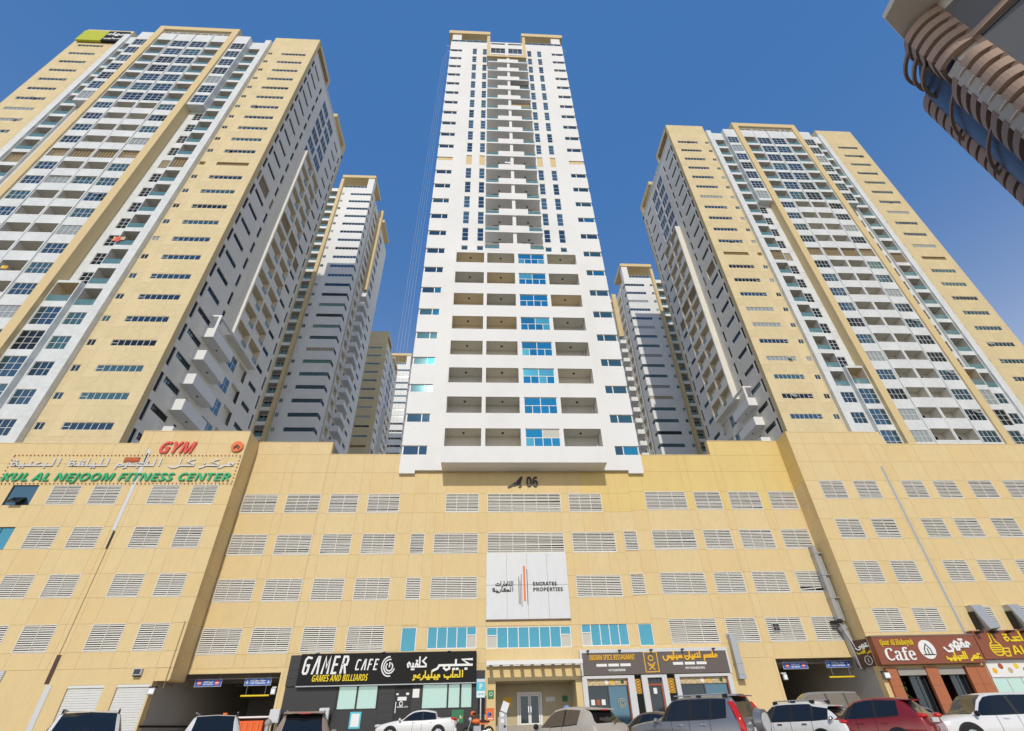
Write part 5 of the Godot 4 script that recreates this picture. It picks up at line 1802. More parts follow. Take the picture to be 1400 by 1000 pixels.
	joined(g, G, [["alef", "lam", "ayn", "alef_f", "ba_i"], ["waw", "ba", "lam_m", "ya", "alef_f", "ra", "dal", "waw"]], -1.25, 3.58, 0.25, 0.34, 0.085, M.letter_yellow, 3.35, 0.05)

	# white framed restaurant
	var r := thing("restaurant", "white framed restaurant front with food posters and amber lattice panels", "shop", Vector3(11.8, 0.3, 0.0))
	var ro := Vector3(-11.8, -0.3, 0.0)
	var R := frame(ro, Vector3.RIGHT)
	for p in [[6.66, 6.98], [9.75, 10.2], [10.68, 11.08], [12.08, 12.42], [12.98, 13.28], [16.62, 16.92]]:
		part_box("white_post", r, Vector3(p[0], 0.3, 0.002) + ro, Vector3(p[1], 3.46, 0.32) + ro, M.steel_light)
	for p in [[6.98, 9.75], [11.08, 12.08], [13.28, 16.62]]:
		part_box("white_head", r, Vector3(p[0], 3.3, 0.002) + ro, Vector3(p[1], 3.46, 0.318) + ro, M.steel_light)
	for p in [[6.98, 9.75], [13.28, 16.62]]:
		part_box("red_edge", r, Vector3(p[1] - 0.06, 0.3, 0.05) + ro, Vector3(p[1] - 0.002, 3.3, 0.2) + ro, M.rust_red)
		var strip := part_box("food_poster", r, Vector3(p[0], 2.92, 0.08) + ro, Vector3(p[1] - 0.07, 3.29, 0.1) + ro, M.poster_food)
		for k in 4:
			obj("dish_print", cyl(0.12 - 0.015 * (k % 2), 0.12, 0.008, [M.letter_white, M.letter_amber, M.poster_food, M.plant_green][k], 14), strip, Transform3D(Basis(Vector3.RIGHT, PI / 2), Vector3(p[0] + (p[1] - p[0]) * (0.48 + k * 0.13), 3.1, 0.104) + ro))
		put_window("shop_window", r, R, p[0], p[0] + (p[1] - p[0]) * 0.5, 0.5, 2.91, 0.06, 1, 1, M.frame_dark, 0, M.glass_d)
		put_window("shop_window", r, R, p[0] + (p[1] - p[0]) * 0.5, p[1] - 0.07, 0.5, 2.91, 0.06, 1, 1, M.frame_dark, 0, M.glass_b)
	for k in 3:
		part_box("paper", r, Vector3(7.15 + k * 0.35, 1.85, 0.07) + ro, Vector3(7.4 + k * 0.35, 2.15, 0.11) + ro, M.letter_white if k != 1 else M.rust_red)
	obj("round_print", strokes([ring(0, 0, 0.24, 0.24, 0, TAU, 16), ring(0, 0, 0.14, 0.14, 0, TAU, 12)], 0.03, 0.006, M.poster_food), r, on(R, 9.2, 1.95, 0.12))
	for p in [[10.2, 10.68], [12.42, 12.98]]:
		part_box("black_panel", r, Vector3(p[0], 0.3, 0.002) + ro, Vector3(p[1], 3.46, 0.1) + ro, M.black_panel)
		var lt := part_box("lattice_panel", r, Vector3(p[0] + 0.06, 2.42, 0.1) + ro, Vector3(p[1] - 0.06, 3.24, 0.13) + ro, M.lattice)
		var ln := []
		for k in 5:
			ln.append(PackedVector2Array([Vector2(p[0] + 0.08, 2.45 + k * 0.16), Vector2(p[1] - 0.08, 2.58 + k * 0.16)]))
			ln.append(PackedVector2Array([Vector2(p[1] - 0.08, 2.45 + k * 0.16), Vector2(p[0] + 0.08, 2.58 + k * 0.16)]))
		obj("lattice_bars", strokes(ln, 0.025, 0.01, M.brown_dark), lt, Transform3D(Basis(), Vector3(0, 0, 0.131) + ro))
	part_box("red_frame", r, Vector3(11.08, 0.3, 0.02) + ro, Vector3(11.16, 3.0, 0.12) + ro, M.rust_red)
	part_box("red_frame", r, Vector3(12.0, 0.3, 0.02) + ro, Vector3(12.08, 3.0, 0.12) + ro, M.rust_red)
	part_box("red_frame", r, Vector3(11.162, 2.86, 0.02) + ro, Vector3(11.998, 2.96, 0.118) + ro, M.rust_red)
	put_window("door_light", r, R, 11.1, 12.06, 2.97, 3.29, 0.06, 4, 1, M.frame_dark, 0, M.glass_d)
	put_window("door", r, R, 11.17, 11.99, 0.3, 2.85, 0.06, 1, 1, M.brown_dark, 0, M.glass_d)
	part_box("menu", r, Vector3(11.42, 2.4, 0.11) + ro, Vector3(11.66, 2.72, 0.115) + ro, M.letter_white)
	# its sign
	var s := thing("shop_sign", "grey brown fascia with amber lettering and a chef emblem over the restaurant", "sign", Vector3(11.8, 3.46, 0.1))
	var S := frame(Vector3(-11.8, -3.46, 0.0), Vector3.RIGHT)
	part_box("fascia", s, Vector3(6.76, 3.5, 0.0) + S.o, Vector3(16.84, 4.79, 0.26) + S.o, M.sign_grey)
	part_box("white_top", s, Vector3(6.62, 4.792, 0.0) + S.o, Vector3(16.98, 5.0, 0.30) + S.o, M.steel_light)
	part_box("white_side", s, Vector3(6.62, 3.465, 0.0) + S.o, Vector3(6.758, 4.79, 0.298) + S.o, M.steel_light)
	part_box("white_side", s, Vector3(16.842, 3.465, 0.0) + S.o, Vector3(16.98, 4.79, 0.298) + S.o, M.steel_light)
	for k in 5:
		part_box("spot_lamp", s, Vector3(7.1 + k * 2.2, 4.86, 0.3) + S.o, Vector3(7.26 + k * 2.2, 4.94, 0.55) + S.o, M.black)
	letters(s, S, "INDIAN SPICE RESTAURANT", 7.25, 4.36, 0.27, 0.30, 3.15, M.letter_amber, "Droid Sans", true, 0.05)
	joined(s, S, [["meem", "tah", "ayn", "meem_f"], ["alef", "noon", "dal_f", "ya", "alef_f", "noon_i"], ["seen", "ba", "alef_f", "ya", "seen_f"]], 16.2, 4.42, 0.26, 0.36, 0.09, M.letter_amber, 3.85, 0.05)
	for k in 3:
		part_box("white_tag", s, Vector3(7.7 + k * 0.82, 3.98, 0.26) + S.o, Vector3(8.42 + k * 0.82, 4.14, 0.275) + S.o, M.letter_white)
		part_box("white_tag", s, Vector3(13.0 + k * 0.82, 4.0, 0.26) + S.o, Vector3(13.7 + k * 0.82, 4.16, 0.275) + S.o, M.letter_white)
	letters(s, S, "+971568590848", 8.45, 3.7, 0.265, 0.13, 1.2, M.letter_white, "Droid Sans", true, 0.01)
	letters(s, S, "+971565653393", 13.75, 3.74, 0.265, 0.13, 1.4, M.letter_white, "Droid Sans", true, 0.01)
	var em := [PackedVector2Array([Vector2(-0.45, -0.58), Vector2(0.45, -0.58), Vector2(0.45, 0.58), Vector2(-0.45, 0.58), Vector2(-0.45, -0.6)]), ring(0, 0.22, 0.17, 0.15), PackedVector2Array([Vector2(-0.25, -0.05), Vector2(0, -0.2), Vector2(0.25, -0.05)]), PackedVector2Array([Vector2(-0.2, -0.45), Vector2(0.2, -0.18)]), PackedVector2Array([Vector2(0.2, -0.45), Vector2(-0.2, -0.18)])]
	obj("chef_emblem", strokes(em, 0.055, 0.03, M.letter_amber), s, on(S, 11.5, 4.2, 0.26))

	# brown cafe on the right block
	var c := thing("cafe", "terracotta clad cafe front with dark doorways at the right block", "shop", Vector3(30, 0.3, 1.75))
	var co := Vector3(-30, -0.3, -1.75)
	for p in [[26.72, 27.46], [29.5, 30.32], [32.3, 33.0], [33.02, 33.7]]:
		for k in 3:
			part_box("cladding_panel", c, Vector3(p[0], 0.3 + k * 1.06, 1.75) + co, Vector3(p[1], 1.35 + k * 1.06, 1.95) + co, M.terracotta)
	part_box("shutter_box", c, Vector3(27.6, 3.0, 1.6) + co, Vector3(32.2, 3.4, 1.85) + co, M.concrete)
	for p in [[27.5, 29.46], [30.36, 32.26]]:
		put_window("glass_door", c, frame(co, Vector3.RIGHT), p[0] + 0.9, p[1], 0.3, 3.0, 1.5, 2, 1, M.frame_dark, 0, M.glass_d)
	part_box("blue_screen", c, Vector3(31.5, 1.4, 1.3) + co, Vector3(32.1, 2.7, 1.4) + co, M.sign_cyan)
	var pl := thing("potted_plant", "leafy green plant standing in the doorway of the brown cafe", "plant", Vector3(27.85, 0.3, 1.2))
	obj("pot", cyl(0.16, 0.22, 0.5, M.terracotta), pl, Transform3D(Basis(), Vector3(0, 0.25, 0)))
	for k in 40:
		var a := rng.randf() * TAU
		var rr := rng.randf_range(0.1, 0.34)
		var lf := obj("leaf", ball(0.11, M.plant_green), pl, Transform3D(Basis(Vector3(cos(a), 0.4, sin(a)).normalized(), rng.randf() * TAU), Vector3(cos(a) * rr, rng.randf_range(0.8, 2.6), sin(a) * rr)))
		lf.scale = Vector3(0.35, 1.3, 0.9)
	var cs := thing("shop_sign", "terracotta brown fascia with white Cafe lettering, yellow script and a round emblem", "sign", Vector3(30, 3.6, 2.0))
	var C := frame(Vector3(-30, -3.6, 0.0), Vector3.RIGHT)
	part_box("fascia", cs, Vector3(26.35, 3.6, -0.2) + C.o, Vector3(33.65, 5.2, 0.3) + C.o, M.brown_panel)
	part_box("fascia_top", cs, Vector3(26.3, 5.202, -0.24) + C.o, Vector3(33.7, 5.3, 0.33) + C.o, M.brown_stone)
	letters(cs, C, "Qasr Al Habayeb", 26.75, 4.72, 0.31, 0.32, 2.35, M.letter_yellow, "Droid Serif", true, 0.05, 0.1)
	letters(cs, C, "Cafe", 26.75, 3.82, 0.31, 0.72, 2.2, M.letter_white, "Droid Serif", true, 0.06, 0.06)
	obj("emblem_disc", cyl(0.56, 0.56, 0.05, M.letter_white, 28), cs, on(C, 29.9, 4.42, 0.325) * Transform3D(Basis(Vector3.RIGHT, PI / 2), Vector3.ZERO))
	obj("emblem_mark", strokes([PackedVector2Array([Vector2(-0.22, -0.3), Vector2(-0.22, 0.0), Vector2(0, 0.32), Vector2(0.22, 0.0), Vector2(0.22, -0.3)]), PackedVector2Array([Vector2(0, -0.28), Vector2(0, 0.05)]), PackedVector2Array([Vector2(-0.38, -0.3), Vector2(0.38, -0.3)])], 0.06, 0.02, M.letter_dark), cs, on(C, 29.9, 4.42, 0.351))
	joined(cs, C, [["meem", "qaf", "ha_m", "ya_f"]], 33.1, 4.55, 0.3, 0.62, 0.13, M.letter_white, 2.0, 0.06)
	joined(cs, C, [["qaf", "sad", "ra_f"], ["alef", "lam", "hah", "ba", "alef_f", "ya", "ba_f"]], 33.4, 3.86, 0.3, 0.36, 0.1, M.letter_yellow, 2.4, 0.05)
	# end face of the sign, looking at the garage mouth
	var es := thing("side_sign", "dark brown end panel with white and yellow script beside the garage mouth", "sign", Vector3(26.3, 3.6, 1.3))
	var E := frame(Vector3(0, 0, 0), Vector3(0.30, 0, 0.954).normalized())
	var es0 := begin()
	quad(es0, at(E, -1.1, 0, 0), at(E, 0.85, 0, 0), at(E, 0.85, 1.6, 0), at(E, -1.1, 1.6, 0), E.n)
	quad(es0, at(E, -1.1, 0, -0.12), at(E, 0.85, 0, -0.12), at(E, 0.85, 1.6, -0.12), at(E, -1.1, 1.6, -0.12), -E.n)
	quad(es0, at(E, -1.1, 0, 0), at(E, -1.1, 1.6, 0), at(E, -1.1, 1.6, -0.12), at(E, -1.1, 0, -0.12), -E.u)
	quad(es0, at(E, -1.1, 1.6, 0), at(E, 0.85, 1.6, 0), at(E, 0.85, 1.6, -0.12), at(E, -1.1, 1.6, -0.12), UP)
	quad(es0, at(E, -1.1, 0, 0), at(E, 0.85, 0, 0), at(E, 0.85, 0, -0.12), at(E, -1.1, 0, -0.12), -UP)
	obj("panel", done(es0, M.brown_dark), es)
	joined(es, E, [["meem", "qaf", "ha_m", "ya_f"]], 0.6, 1.15, 0.0, 0.3, 0.07, M.letter_white, 1.3, 0.03)
	joined(es, E, [["qaf", "sad", "ra_f"], ["alef", "lam", "hah", "ba_f"]], 0.6, 0.8, 0.0, 0.18, 0.05, M.letter_yellow, 1.3, 0.03)
	obj("round_emblem", strokes([ring(0, 0, 0.26, 0.26, 0, TAU, 18), PackedVector2Array([Vector2(0, -0.1), Vector2(0, 0.1)])], 0.035, 0.02, M.steel_light), es, on(E, -0.05, 0.35, 0.0))
	# juice shop at the edge
	var j := thing("shop_sign", "brown fascia with a yellow flask and cup emblem, next to the cafe sign", "sign", Vector3(37, 3.8, 2.0))
	var J := frame(Vector3(-37, -3.8, 0.0), Vector3.RIGHT)
	part_box("fascia", j, Vector3(33.75, 3.8, -0.2) + J.o, Vector3(44.0, 5.5, 0.25) + J.o, M.brown_panel)
	for k in 4:
		part_box("spot_lamp", j, Vector3(33.9 + k * 1.1, 5.3, 0.25) + J.o, Vector3(34.15 + k * 1.1, 5.42, 0.75) + J.o, M.black)
	var fl := [ring(0, 0, 0.42, 0.42, 1.9, 7.5, 16), PackedVector2Array([Vector2(-0.14, 0.42), Vector2(-0.1, 0.9), Vector2(0.1, 0.9), Vector2(0.14, 0.42)])]
	for k in 4:
		fl.append(PackedVector2Array([Vector2(-0.34, -0.2 + k * 0.13), Vector2(0.3, -0.2 + k * 0.13)]))
	fl.append(PackedVector2Array([Vector2(0.3, 0.0), Vector2(0.42, -0.45), Vector2(0.72, -0.45), Vector2(0.84, 0.0), Vector2(0.3, 0.0)]))
	fl.append(PackedVector2Array([Vector2(0.4, -0.2), Vector2(0.75, -0.2)]))
	obj("flask_emblem", strokes(fl, 0.075, 0.04, M.letter_yellow), j, on(J, 34.9, 4.4, 0.25))
	letters(j, J, "ALRAHA", 35.9, 4.02, 0.27, 0.52, 3.4, M.letter_yellow, "Droid Sans", true, 0.05)
	joined(j, J, [["alef", "lam", "ra", "alef", "hah", "ta_m"]], 38.3, 4.85, 0.25, 0.5, 0.11, M.letter_yellow, 2.6, 0.05)
	var jf := thing("juice_shop", "white food poster and pale glass beneath the flask sign, right edge", "shop", Vector3(37, 0.3, 1.75))
	var jo := Vector3(-37, -0.3, -1.75)
	part_box("poster", jf, Vector3(33.9, 2.78, 1.76) + jo, Vector3(44.0, 3.78, 1.9) + jo, M.letter_white)
	for k in 6:
		var cx2 := 34.3 + k * 0.55
		obj("fruit_print", cyl(0.17, 0.17, 0.01, [M.letter_amber, M.rust_red, M.poster_food, M.letter_yellow, M.plant_green, M.letter_amber][k], 12), jf, Transform3D(Basis(Vector3.RIGHT, PI / 2), Vector3(cx2, 3.15 + 0.25 * (k % 2), 1.905) + jo))
	put_window("shop_window", jf, frame(jo, Vector3.RIGHT), 33.9, 36.0, 0.4, 2.76, 1.8, 2, 1, M.frame_white, 0, M.glass_shop)
	put_window("shop_window", jf, frame(jo, Vector3.RIGHT), 36.0, 44.0, 0.4, 2.76, 1.8, 4, 1, M.frame_white, 0, M.glass_shop)


# ------------------------------------------------------------------ things in the street
func duct_piece(t: Node, called: String, a: Vector3, b: Vector3, w: float, d: float) -> void:
	var y := (b - a).normalized()
	var x := y.cross(Vector3(0, 0, 1)).normalized()
	var z := x.cross(y)
	obj(called, bevelled(Vector3(w, snappedf((b - a).length(), 0.01), d), 0.02, M.steel), t, Transform3D(Basis(x, y, z), (a + b) / 2.0))


func hanging_sign(label: String, at0: Vector3, w: float, stop: bool, bar: bool) -> void:
	var t := thing("hanging_sign", label, "sign", at0)
	part_box("board", t, Vector3(-w / 2, 0, -0.03), Vector3(w / 2, 0.38, 0.0), M.sign_blue)
	part_box("board_edge", t, Vector3(-w / 2 - 0.02, -0.02, -0.034), Vector3(w / 2 + 0.02, 0.40, -0.012), M.letter_white)
	var F := frame(Vector3.ZERO, Vector3.RIGHT)
	if stop:
		for s in [-1, 1]:
			obj("disc", cyl(0.14, 0.14, 0.012, M.letter_red, 18), t, on(F, s * w * 0.34, 0.19, 0.006) * Transform3D(Basis(Vector3.RIGHT, PI / 2), Vector3.ZERO))
			part_box("disc_bar", t, Vector3(s * w * 0.34 - 0.1, 0.165, 0.013), Vector3(s * w * 0.34 + 0.1, 0.215, 0.016), M.letter_white)
		joined(t, F, [["meem", "meem_m", "noon", "waw_f", "ayn"]], 0.33, 0.24, 0.0, 0.11, 0.024, M.letter_white, 0.62, 0.008)
		letters(t, F, "NO ENTRY", -0.32, 0.07, 0.0, 0.09, 0.64, M.letter_white, "Droid Sans", true, 0.01)
	else:
		for s in [-1, 1]:
			obj("arrow", strokes([PackedVector2Array([Vector2(0, 0.1), Vector2(0, -0.1)]), PackedVector2Array([Vector2(-0.07, -0.02), Vector2(0, -0.1), Vector2(0.07, -0.02)])], 0.03, 0.008, M.letter_white), t, on(F, s * w * 0.41, 0.19, 0.0))
		joined(t, F, [["meem", "waw_f", "qaf", "fa"], ["seen", "ya", "alef_f", "ra", "alef", "ta_i"]], 0.5, 0.24, 0.0, 0.11, 0.024, M.letter_white, 1.0, 0.008)
		letters(t, F, "CAR PARKING", -0.5, 0.07, 0.0, 0.09, 1.0, M.letter_white, "Droid Sans", true, 0.01)
	for s in [-1, 1]:
		rod("hanger", t, Vector3(s * w * 0.4, 0.39, -0.02), Vector3(s * w * 0.4, 0.8, -0.02), 0.012, M.steel)
	if bar:
		for s in [-1, 1]:
			rod("chain", t, Vector3(s * w * 0.36, -0.55, -0.02), Vector3(s * w * 0.36, -0.02, -0.02), 0.01, M.steel)
		rod("height_bar", t, Vector3(-w * 0.54, -0.58, -0.02), Vector3(w * 0.54, -0.58, -0.02), 0.055, M.letter_yellow)


func street_things() -> void:
	hanging_sign("blue no entry sign with red discs in the left garage mouth", Vector3(-18.08, 3.41, -0.55), 1.68, true, false)
	hanging_sign("blue car park sign over a yellow height bar in the left garage mouth", Vector3(-14.88, 3.42, -0.55), 1.68, false, true)
	hanging_sign("faded blue no entry sign with red discs in the right garage mouth", Vector3(22.05, 3.69, -0.55), 1.76, true, false)
	hanging_sign("blue car park sign over a yellow height bar in the right garage mouth", Vector3(25.2, 3.72, -0.55), 1.76, false, true)
	# ducts
	var d := thing("exhaust_duct", "short steel duct coming out of a louvre beside the restaurant sign", "duct", Vector3(17.6, 3.1, 0.0))
	duct_piece(d, "duct", Vector3(0.0, 2.7, 0.26), Vector3(0.0, 0.25, 0.26), 0.46, 0.42)
	part_box("duct_elbow", d, Vector3(-0.27, 2.5, -0.1), Vector3(0.23, 2.78, 0.049), M.steel)
	part_box("outlet", d, Vector3(-0.25, 0.0, 0.03), Vector3(0.25, 0.249, 0.52), M.steel)
	part_box("flange", d, Vector3(-0.26, 0.9, 0.02), Vector3(0.26, 0.94, 0.5), M.steel)
	d = thing("exhaust_duct", "long twin steel duct running down the corner above the right garage", "duct", Vector3(25.9, 3.4, 0.0))
	duct_piece(d, "duct", Vector3(-0.02, 8.4, 0.30), Vector3(-0.02, 3.2, 0.30), 0.30, 0.5)
	duct_piece(d, "duct", Vector3(0.30, 8.0, 0.22), Vector3(0.30, 3.1, 0.22), 0.24, 0.34)
	for k in 3:
		part_box("flange", d, Vector3(-0.2, 4.6 + k * 1.6, 0.02), Vector3(0.46, 4.65 + k * 1.6, 0.58), M.steel)
	part_box("dark_bracket", d, Vector3(-0.6, 3.0, 0.02), Vector3(0.1, 3.12, 0.6), M.black)
	obj("fan", cyl(0.32, 0.32, 0.3, M.steel, 16), d, Transform3D(Basis(Vector3(0, 0, 1), 0.5), Vector3(0.05, 2.7, 0.3)))
	duct_piece(d, "duct", Vector3(0.12, 2.55, 0.28), Vector3(0.30, 0.1, 0.34), 0.34, 0.4)
	for k in 2:
		rod("cable", d, Vector3(-0.2 + 0.1 * k, 2.9, 0.55), Vector3(0.55, 0.0 - 0.3 * k, 0.75), 0.02, M.steel_light)
	for k in 2:
		var x: float = [35.0, 37.8][k]
		d = thing("exhaust_hood", ["grey curved vent hood on the louvre above the flask sign's left end", "grey curved vent hood on the louvre nearest the right edge"][k], "vent hood", Vector3(x, 5.5, 1.75))
		duct_piece(d, "hood_body", Vector3(0.0, 1.5, 0.35), Vector3(0.15, 0.0, 0.75), 0.75, 0.5)
		part_box("hood_neck", d, Vector3(-0.37, 1.25, 0.0), Vector3(0.37, 1.62, 0.5), M.steel)
		part_box("hood_grille", d, Vector3(-0.40, 0.1, 0.02), Vector3(-0.375, 1.2, 0.5), M.black)
	# hole in a louvre
	var h := thing("extract_fan", "small square fan set in a louvre over the right garage mouth", "fan", Vector3(20.9, 5.95, 0.0))
	part_box("frame", h, Vector3(0.0, 0.0, 0.0), Vector3(0.55, 0.55, 0.06), M.steel)
	part_box("dark_opening", h, Vector3(0.06, 0.06, 0.06), Vector3(0.49, 0.49, 0.07), M.black)
	for k in 4:
		obj("blade", boxm(Vector3(-0.03, 0.03, 0.0), Vector3(0.05, 0.2, 0.006), M.brown_stone), h, Transform3D(Basis(Vector3(0, 0, 1), k * PI / 2), Vector3(0.275, 0.275, 0.072)))
	# wall fittings on the left block
	var g := thing("wall_vent", "small grey slatted vent above the left roller shutter", "vent", Vector3(-29.6, 3.7, 1.92))
	part_box("frame", g, Vector3(-0.3, 0, 0), Vector3(0.3, 0.6, 0.04), M.steel)
	for k in 5:
		part_box("slat", g, Vector3(-0.27, 0.04 + k * 0.11, 0.04), Vector3(0.27, 0.12 + k * 0.11, 0.07), M.steel_light)
	g = thing("flood_light", "small flood light on the wall above the shutter nearest the garage", "lamp fitting", Vector3(-21.35, 3.85, 1.92))
	part_box("bracket", g, Vector3(-0.2, 0.0, 0), Vector3(0.2, 0.05, 0.25), M.black)
	part_box("lamp_head", g, Vector3(-0.24, 0.06, 0.05), Vector3(0.24, 0.42, 0.22), M.steel_light)
	part_box("lens", g, Vector3(-0.2, 0.1, 0.22), Vector3(0.2, 0.38, 0.23), M.glass_d)
	g = thing("flood_light", "flood light at the top left corner of the left garage mouth", "lamp fitting", Vector3(-20.3, 2.9, 1.75))
	part_box("bracket", g, Vector3(-0.1, 0.35, 0), Vector3(0.3, 0.42, 0.2), M.black)
	part_box("lamp_head", g, Vector3(-0.1, 0.0, 0.05), Vector3(0.3, 0.34, 0.22), M.steel)
	part_box("lens", g, Vector3(-0.06, 0.04, 0.22), Vector3(0.26, 0.3, 0.235), M.headlight)
	g = thing("flood_light", "flood light on the right jamb of the left garage mouth", "lamp fitting", Vector3(-13.55, 2.85, 0.0))
	part_box("bracket", g, Vector3(-0.05, 0.36, 0), Vector3(0.2, 0.42, 0.2), M.frame_white)
	part_box("lamp_head", g, Vector3(-0.1, 0.0, 0.03), Vector3(0.18, 0.34, 0.2), M.steel)
	part_box("lens", g, Vector3(-0.07, 0.04, 0.2), Vector3(0.15, 0.3, 0.215), M.headlight)
	g = thing("flood_light", "flood light on the left jamb of the right garage mouth", "lamp fitting", Vector3(20.7, 3.0, 0.0))
	part_box("bracket", g, Vector3(-0.2, 0.36, 0), Vector3(0.1, 0.42, 0.2), M.frame_white)
	part_box("lamp_head", g, Vector3(-0.14, 0.0, 0.03), Vector3(0.14, 0.34, 0.2), M.steel)
	part_box("lens", g, Vector3(-0.1, 0.04, 0.2), Vector3(0.1, 0.3, 0.215), M.headlight)
	g = thing("flood_light", "flood light under the left end of the brown cafe sign", "lamp fitting", Vector3(26.6, 2.85, 1.98))
	part_box("bracket", g, Vector3(-0.2, 0.36, -0.2), Vector3(0.2, 0.42, 0.0), M.black)
	part_box("lamp_head", g, Vector3(-0.2, 0.0, -0.1), Vector3(0.2, 0.34, 0.1), M.steel)
	part_box("lens", g, Vector3(-0.16, 0.04, 0.1), Vector3(0.16, 0.3, 0.115), M.headlight)
	# meter boxes
	for k in 2:
		g = thing("meter_box", ["pale metal box on a stand right of the left garage mouth", "pale metal box on a stand before the black shop front"][k], "cabinet", Vector3([-12.95, -9.9][k], 0.3, [0.5, 0.6][k]))
		part_box("cabinet", g, Vector3(-0.3, 1.05, -0.1), Vector3(0.3, 1.75, 0.15), M.steel_light)
		part_box("cabinet_door", g, Vector3(-0.26, 1.09, 0.15), Vector3(0.26, 1.71, 0.17), M.steel_light)
		part_box("stand", g, Vector3(-0.06, 0.0, -0.05), Vector3(0.06, 1.05, 0.05), M.black)
	# barrier
	var b := thing("barrier", "orange plastic barrier with a white rail in the left garage mouth", "barrier", Vector3(-14.9, 0.3, -0.3))
	part_box("block", b, Vector3(-1.25, 0.05, -0.2), Vector3(1.1, 1.2, 0.2), M.barrier_orange)
	for k in 6:
		part_box("rib", b, Vector3(-1.05 + k * 0.36, 0.2, 0.2), Vector3(-0.92 + k * 0.36, 1.1, 0.25), M.orange)
	rod("rail", b, Vector3(-1.6, 1.38, 0.0), Vector3(1.4, 1.38, 0.0), 0.06, M.letter_white)
	part_box("post", b, Vector3(-1.55, 0.0, -0.1), Vector3(-1.3, 1.65, 0.1), M.orange)
	# bollard lamp beside it
	var bo := thing("bollard", "grey bollard with a pale head at the right side of the left garage mouth", "bollard", Vector3(-13.1, 0.3, 1.0))
	obj("shaft", cyl(0.14, 0.14, 1.0, M.steel), bo, Transform3D(Basis(), Vector3(0, 0.5, 0)))
	obj("head", ball(0.2, M.concrete), bo, Transform3D(Basis(), Vector3(0, 1.05, 0)))
	# parking pay machine
	var p := thing("parking_meter", "grey pay machine topped by a tilted white solar panel before the entrance", "parking meter", Vector3(1.25, 0.3, 2.6))
	var pb := begin()
	box(pb, Vector3(-0.22, 0.0, -0.18), Vector3(0.22, 1.28, 0.14))
	obj("cabinet", done(pb, M.steel_light), p)
	part_box("front", p, Vector3(-0.18, 0.1, 0.14), Vector3(0.18, 1.2, 0.16), M.steel)
	for k in 2:
		obj("disc", cyl(0.11, 0.11, 0.02, M.letter_white, 18), p, Transform3D(Basis(Vector3.RIGHT, PI / 2), Vector3(-0.04, 1.12 - k * 0.3, 0.17)))
	part_box("keypad", p, Vector3(0.04, 0.5, 0.16), Vector3(0.16, 0.62, 0.175), M.black)
	rod("mast", p, Vector3(0.06, 1.28, 0.0), Vector3(0.12, 1.5, 0.02), 0.05, M.black)
	var pan := strokes([PackedVector2Array([Vector2(0, -0.12), Vector2(0, 0.12)])], 0.40, 0.05, M.steel_light)
	obj("solar_panel", pan, p, Transform3D(Basis(Vector3(0, 0, 1), -0.38) * Basis(Vector3.RIGHT, -0.35), Vector3(0.12, 1.5, 0.1)))
	# post sign and plate
	var s := thing("post_sign", "cyan and white parking sign on a steel post beside the black shop", "sign", Vector3(-0.1, 0.3, 1.2))
	rod("post", s, Vector3(0, 0, 0), Vector3(0, 3.0, 0), 0.045, M.steel_light)
	part_box("plate", s, Vector3(-0.28, 2.06, 0.05), Vector3(0.27, 3.08, 0.08), M.sign_cyan)
	part_box("white_band", s, Vector3(-0.26, 2.08, 0.08), Vector3(0.25, 2.42, 0.085), M.letter_white)
	part_box("white_band", s, Vector3(-0.26, 2.9, 0.08), Vector3(0.25, 3.06, 0.085), M.steel_light)
	letters(s, frame(Vector3.ZERO, Vector3.RIGHT), "P", -0.12, 2.52, 0.08, 0.28, 0.0, M.letter_white, "Droid Sans", true, 0.01)
	letters(s, frame(Vector3.ZERO, Vector3.RIGHT), "08:00", -0.2, 2.2, 0.085, 0.11, 0.42, M.sign_cyan, "Droid Sans", true, 0.01)
	s = thing("wall_plate", "dark green square plate on the entrance's left pier", "sign", Vector3(0.56, 2.35, 0.01))
	part_box("plate", s, Vector3(-0.19, 0.0, 0.0), Vector3(0.19, 0.46, 0.03), M.green_board)
	obj("round_mark", strokes([ring(0, 0, 0.1, 0.1)], 0.04, 0.006, M.glass_shop), s, Transform3D(Basis(), Vector3(0, 0.25, 0.03)))
	# bin with a domed lid
	var bn := thing("domed_bin", "dark box with a pale blue domed lid behind the beige hatchback", "bin", Vector3(5.35, 0.3, 0.9))
	part_box("body", bn, Vector3(-0.36, 0.0, -0.3), Vector3(0.3, 1.2, 0.3), M.black_panel)
	var dome := obj("lid", ball(0.27, M.dome_blue), bn, Transform3D(Basis(), Vector3(0.04, 1.27, 0.02)))
	dome.scale = Vector3(1.0, 1.15, 0.9)
	motorbike()
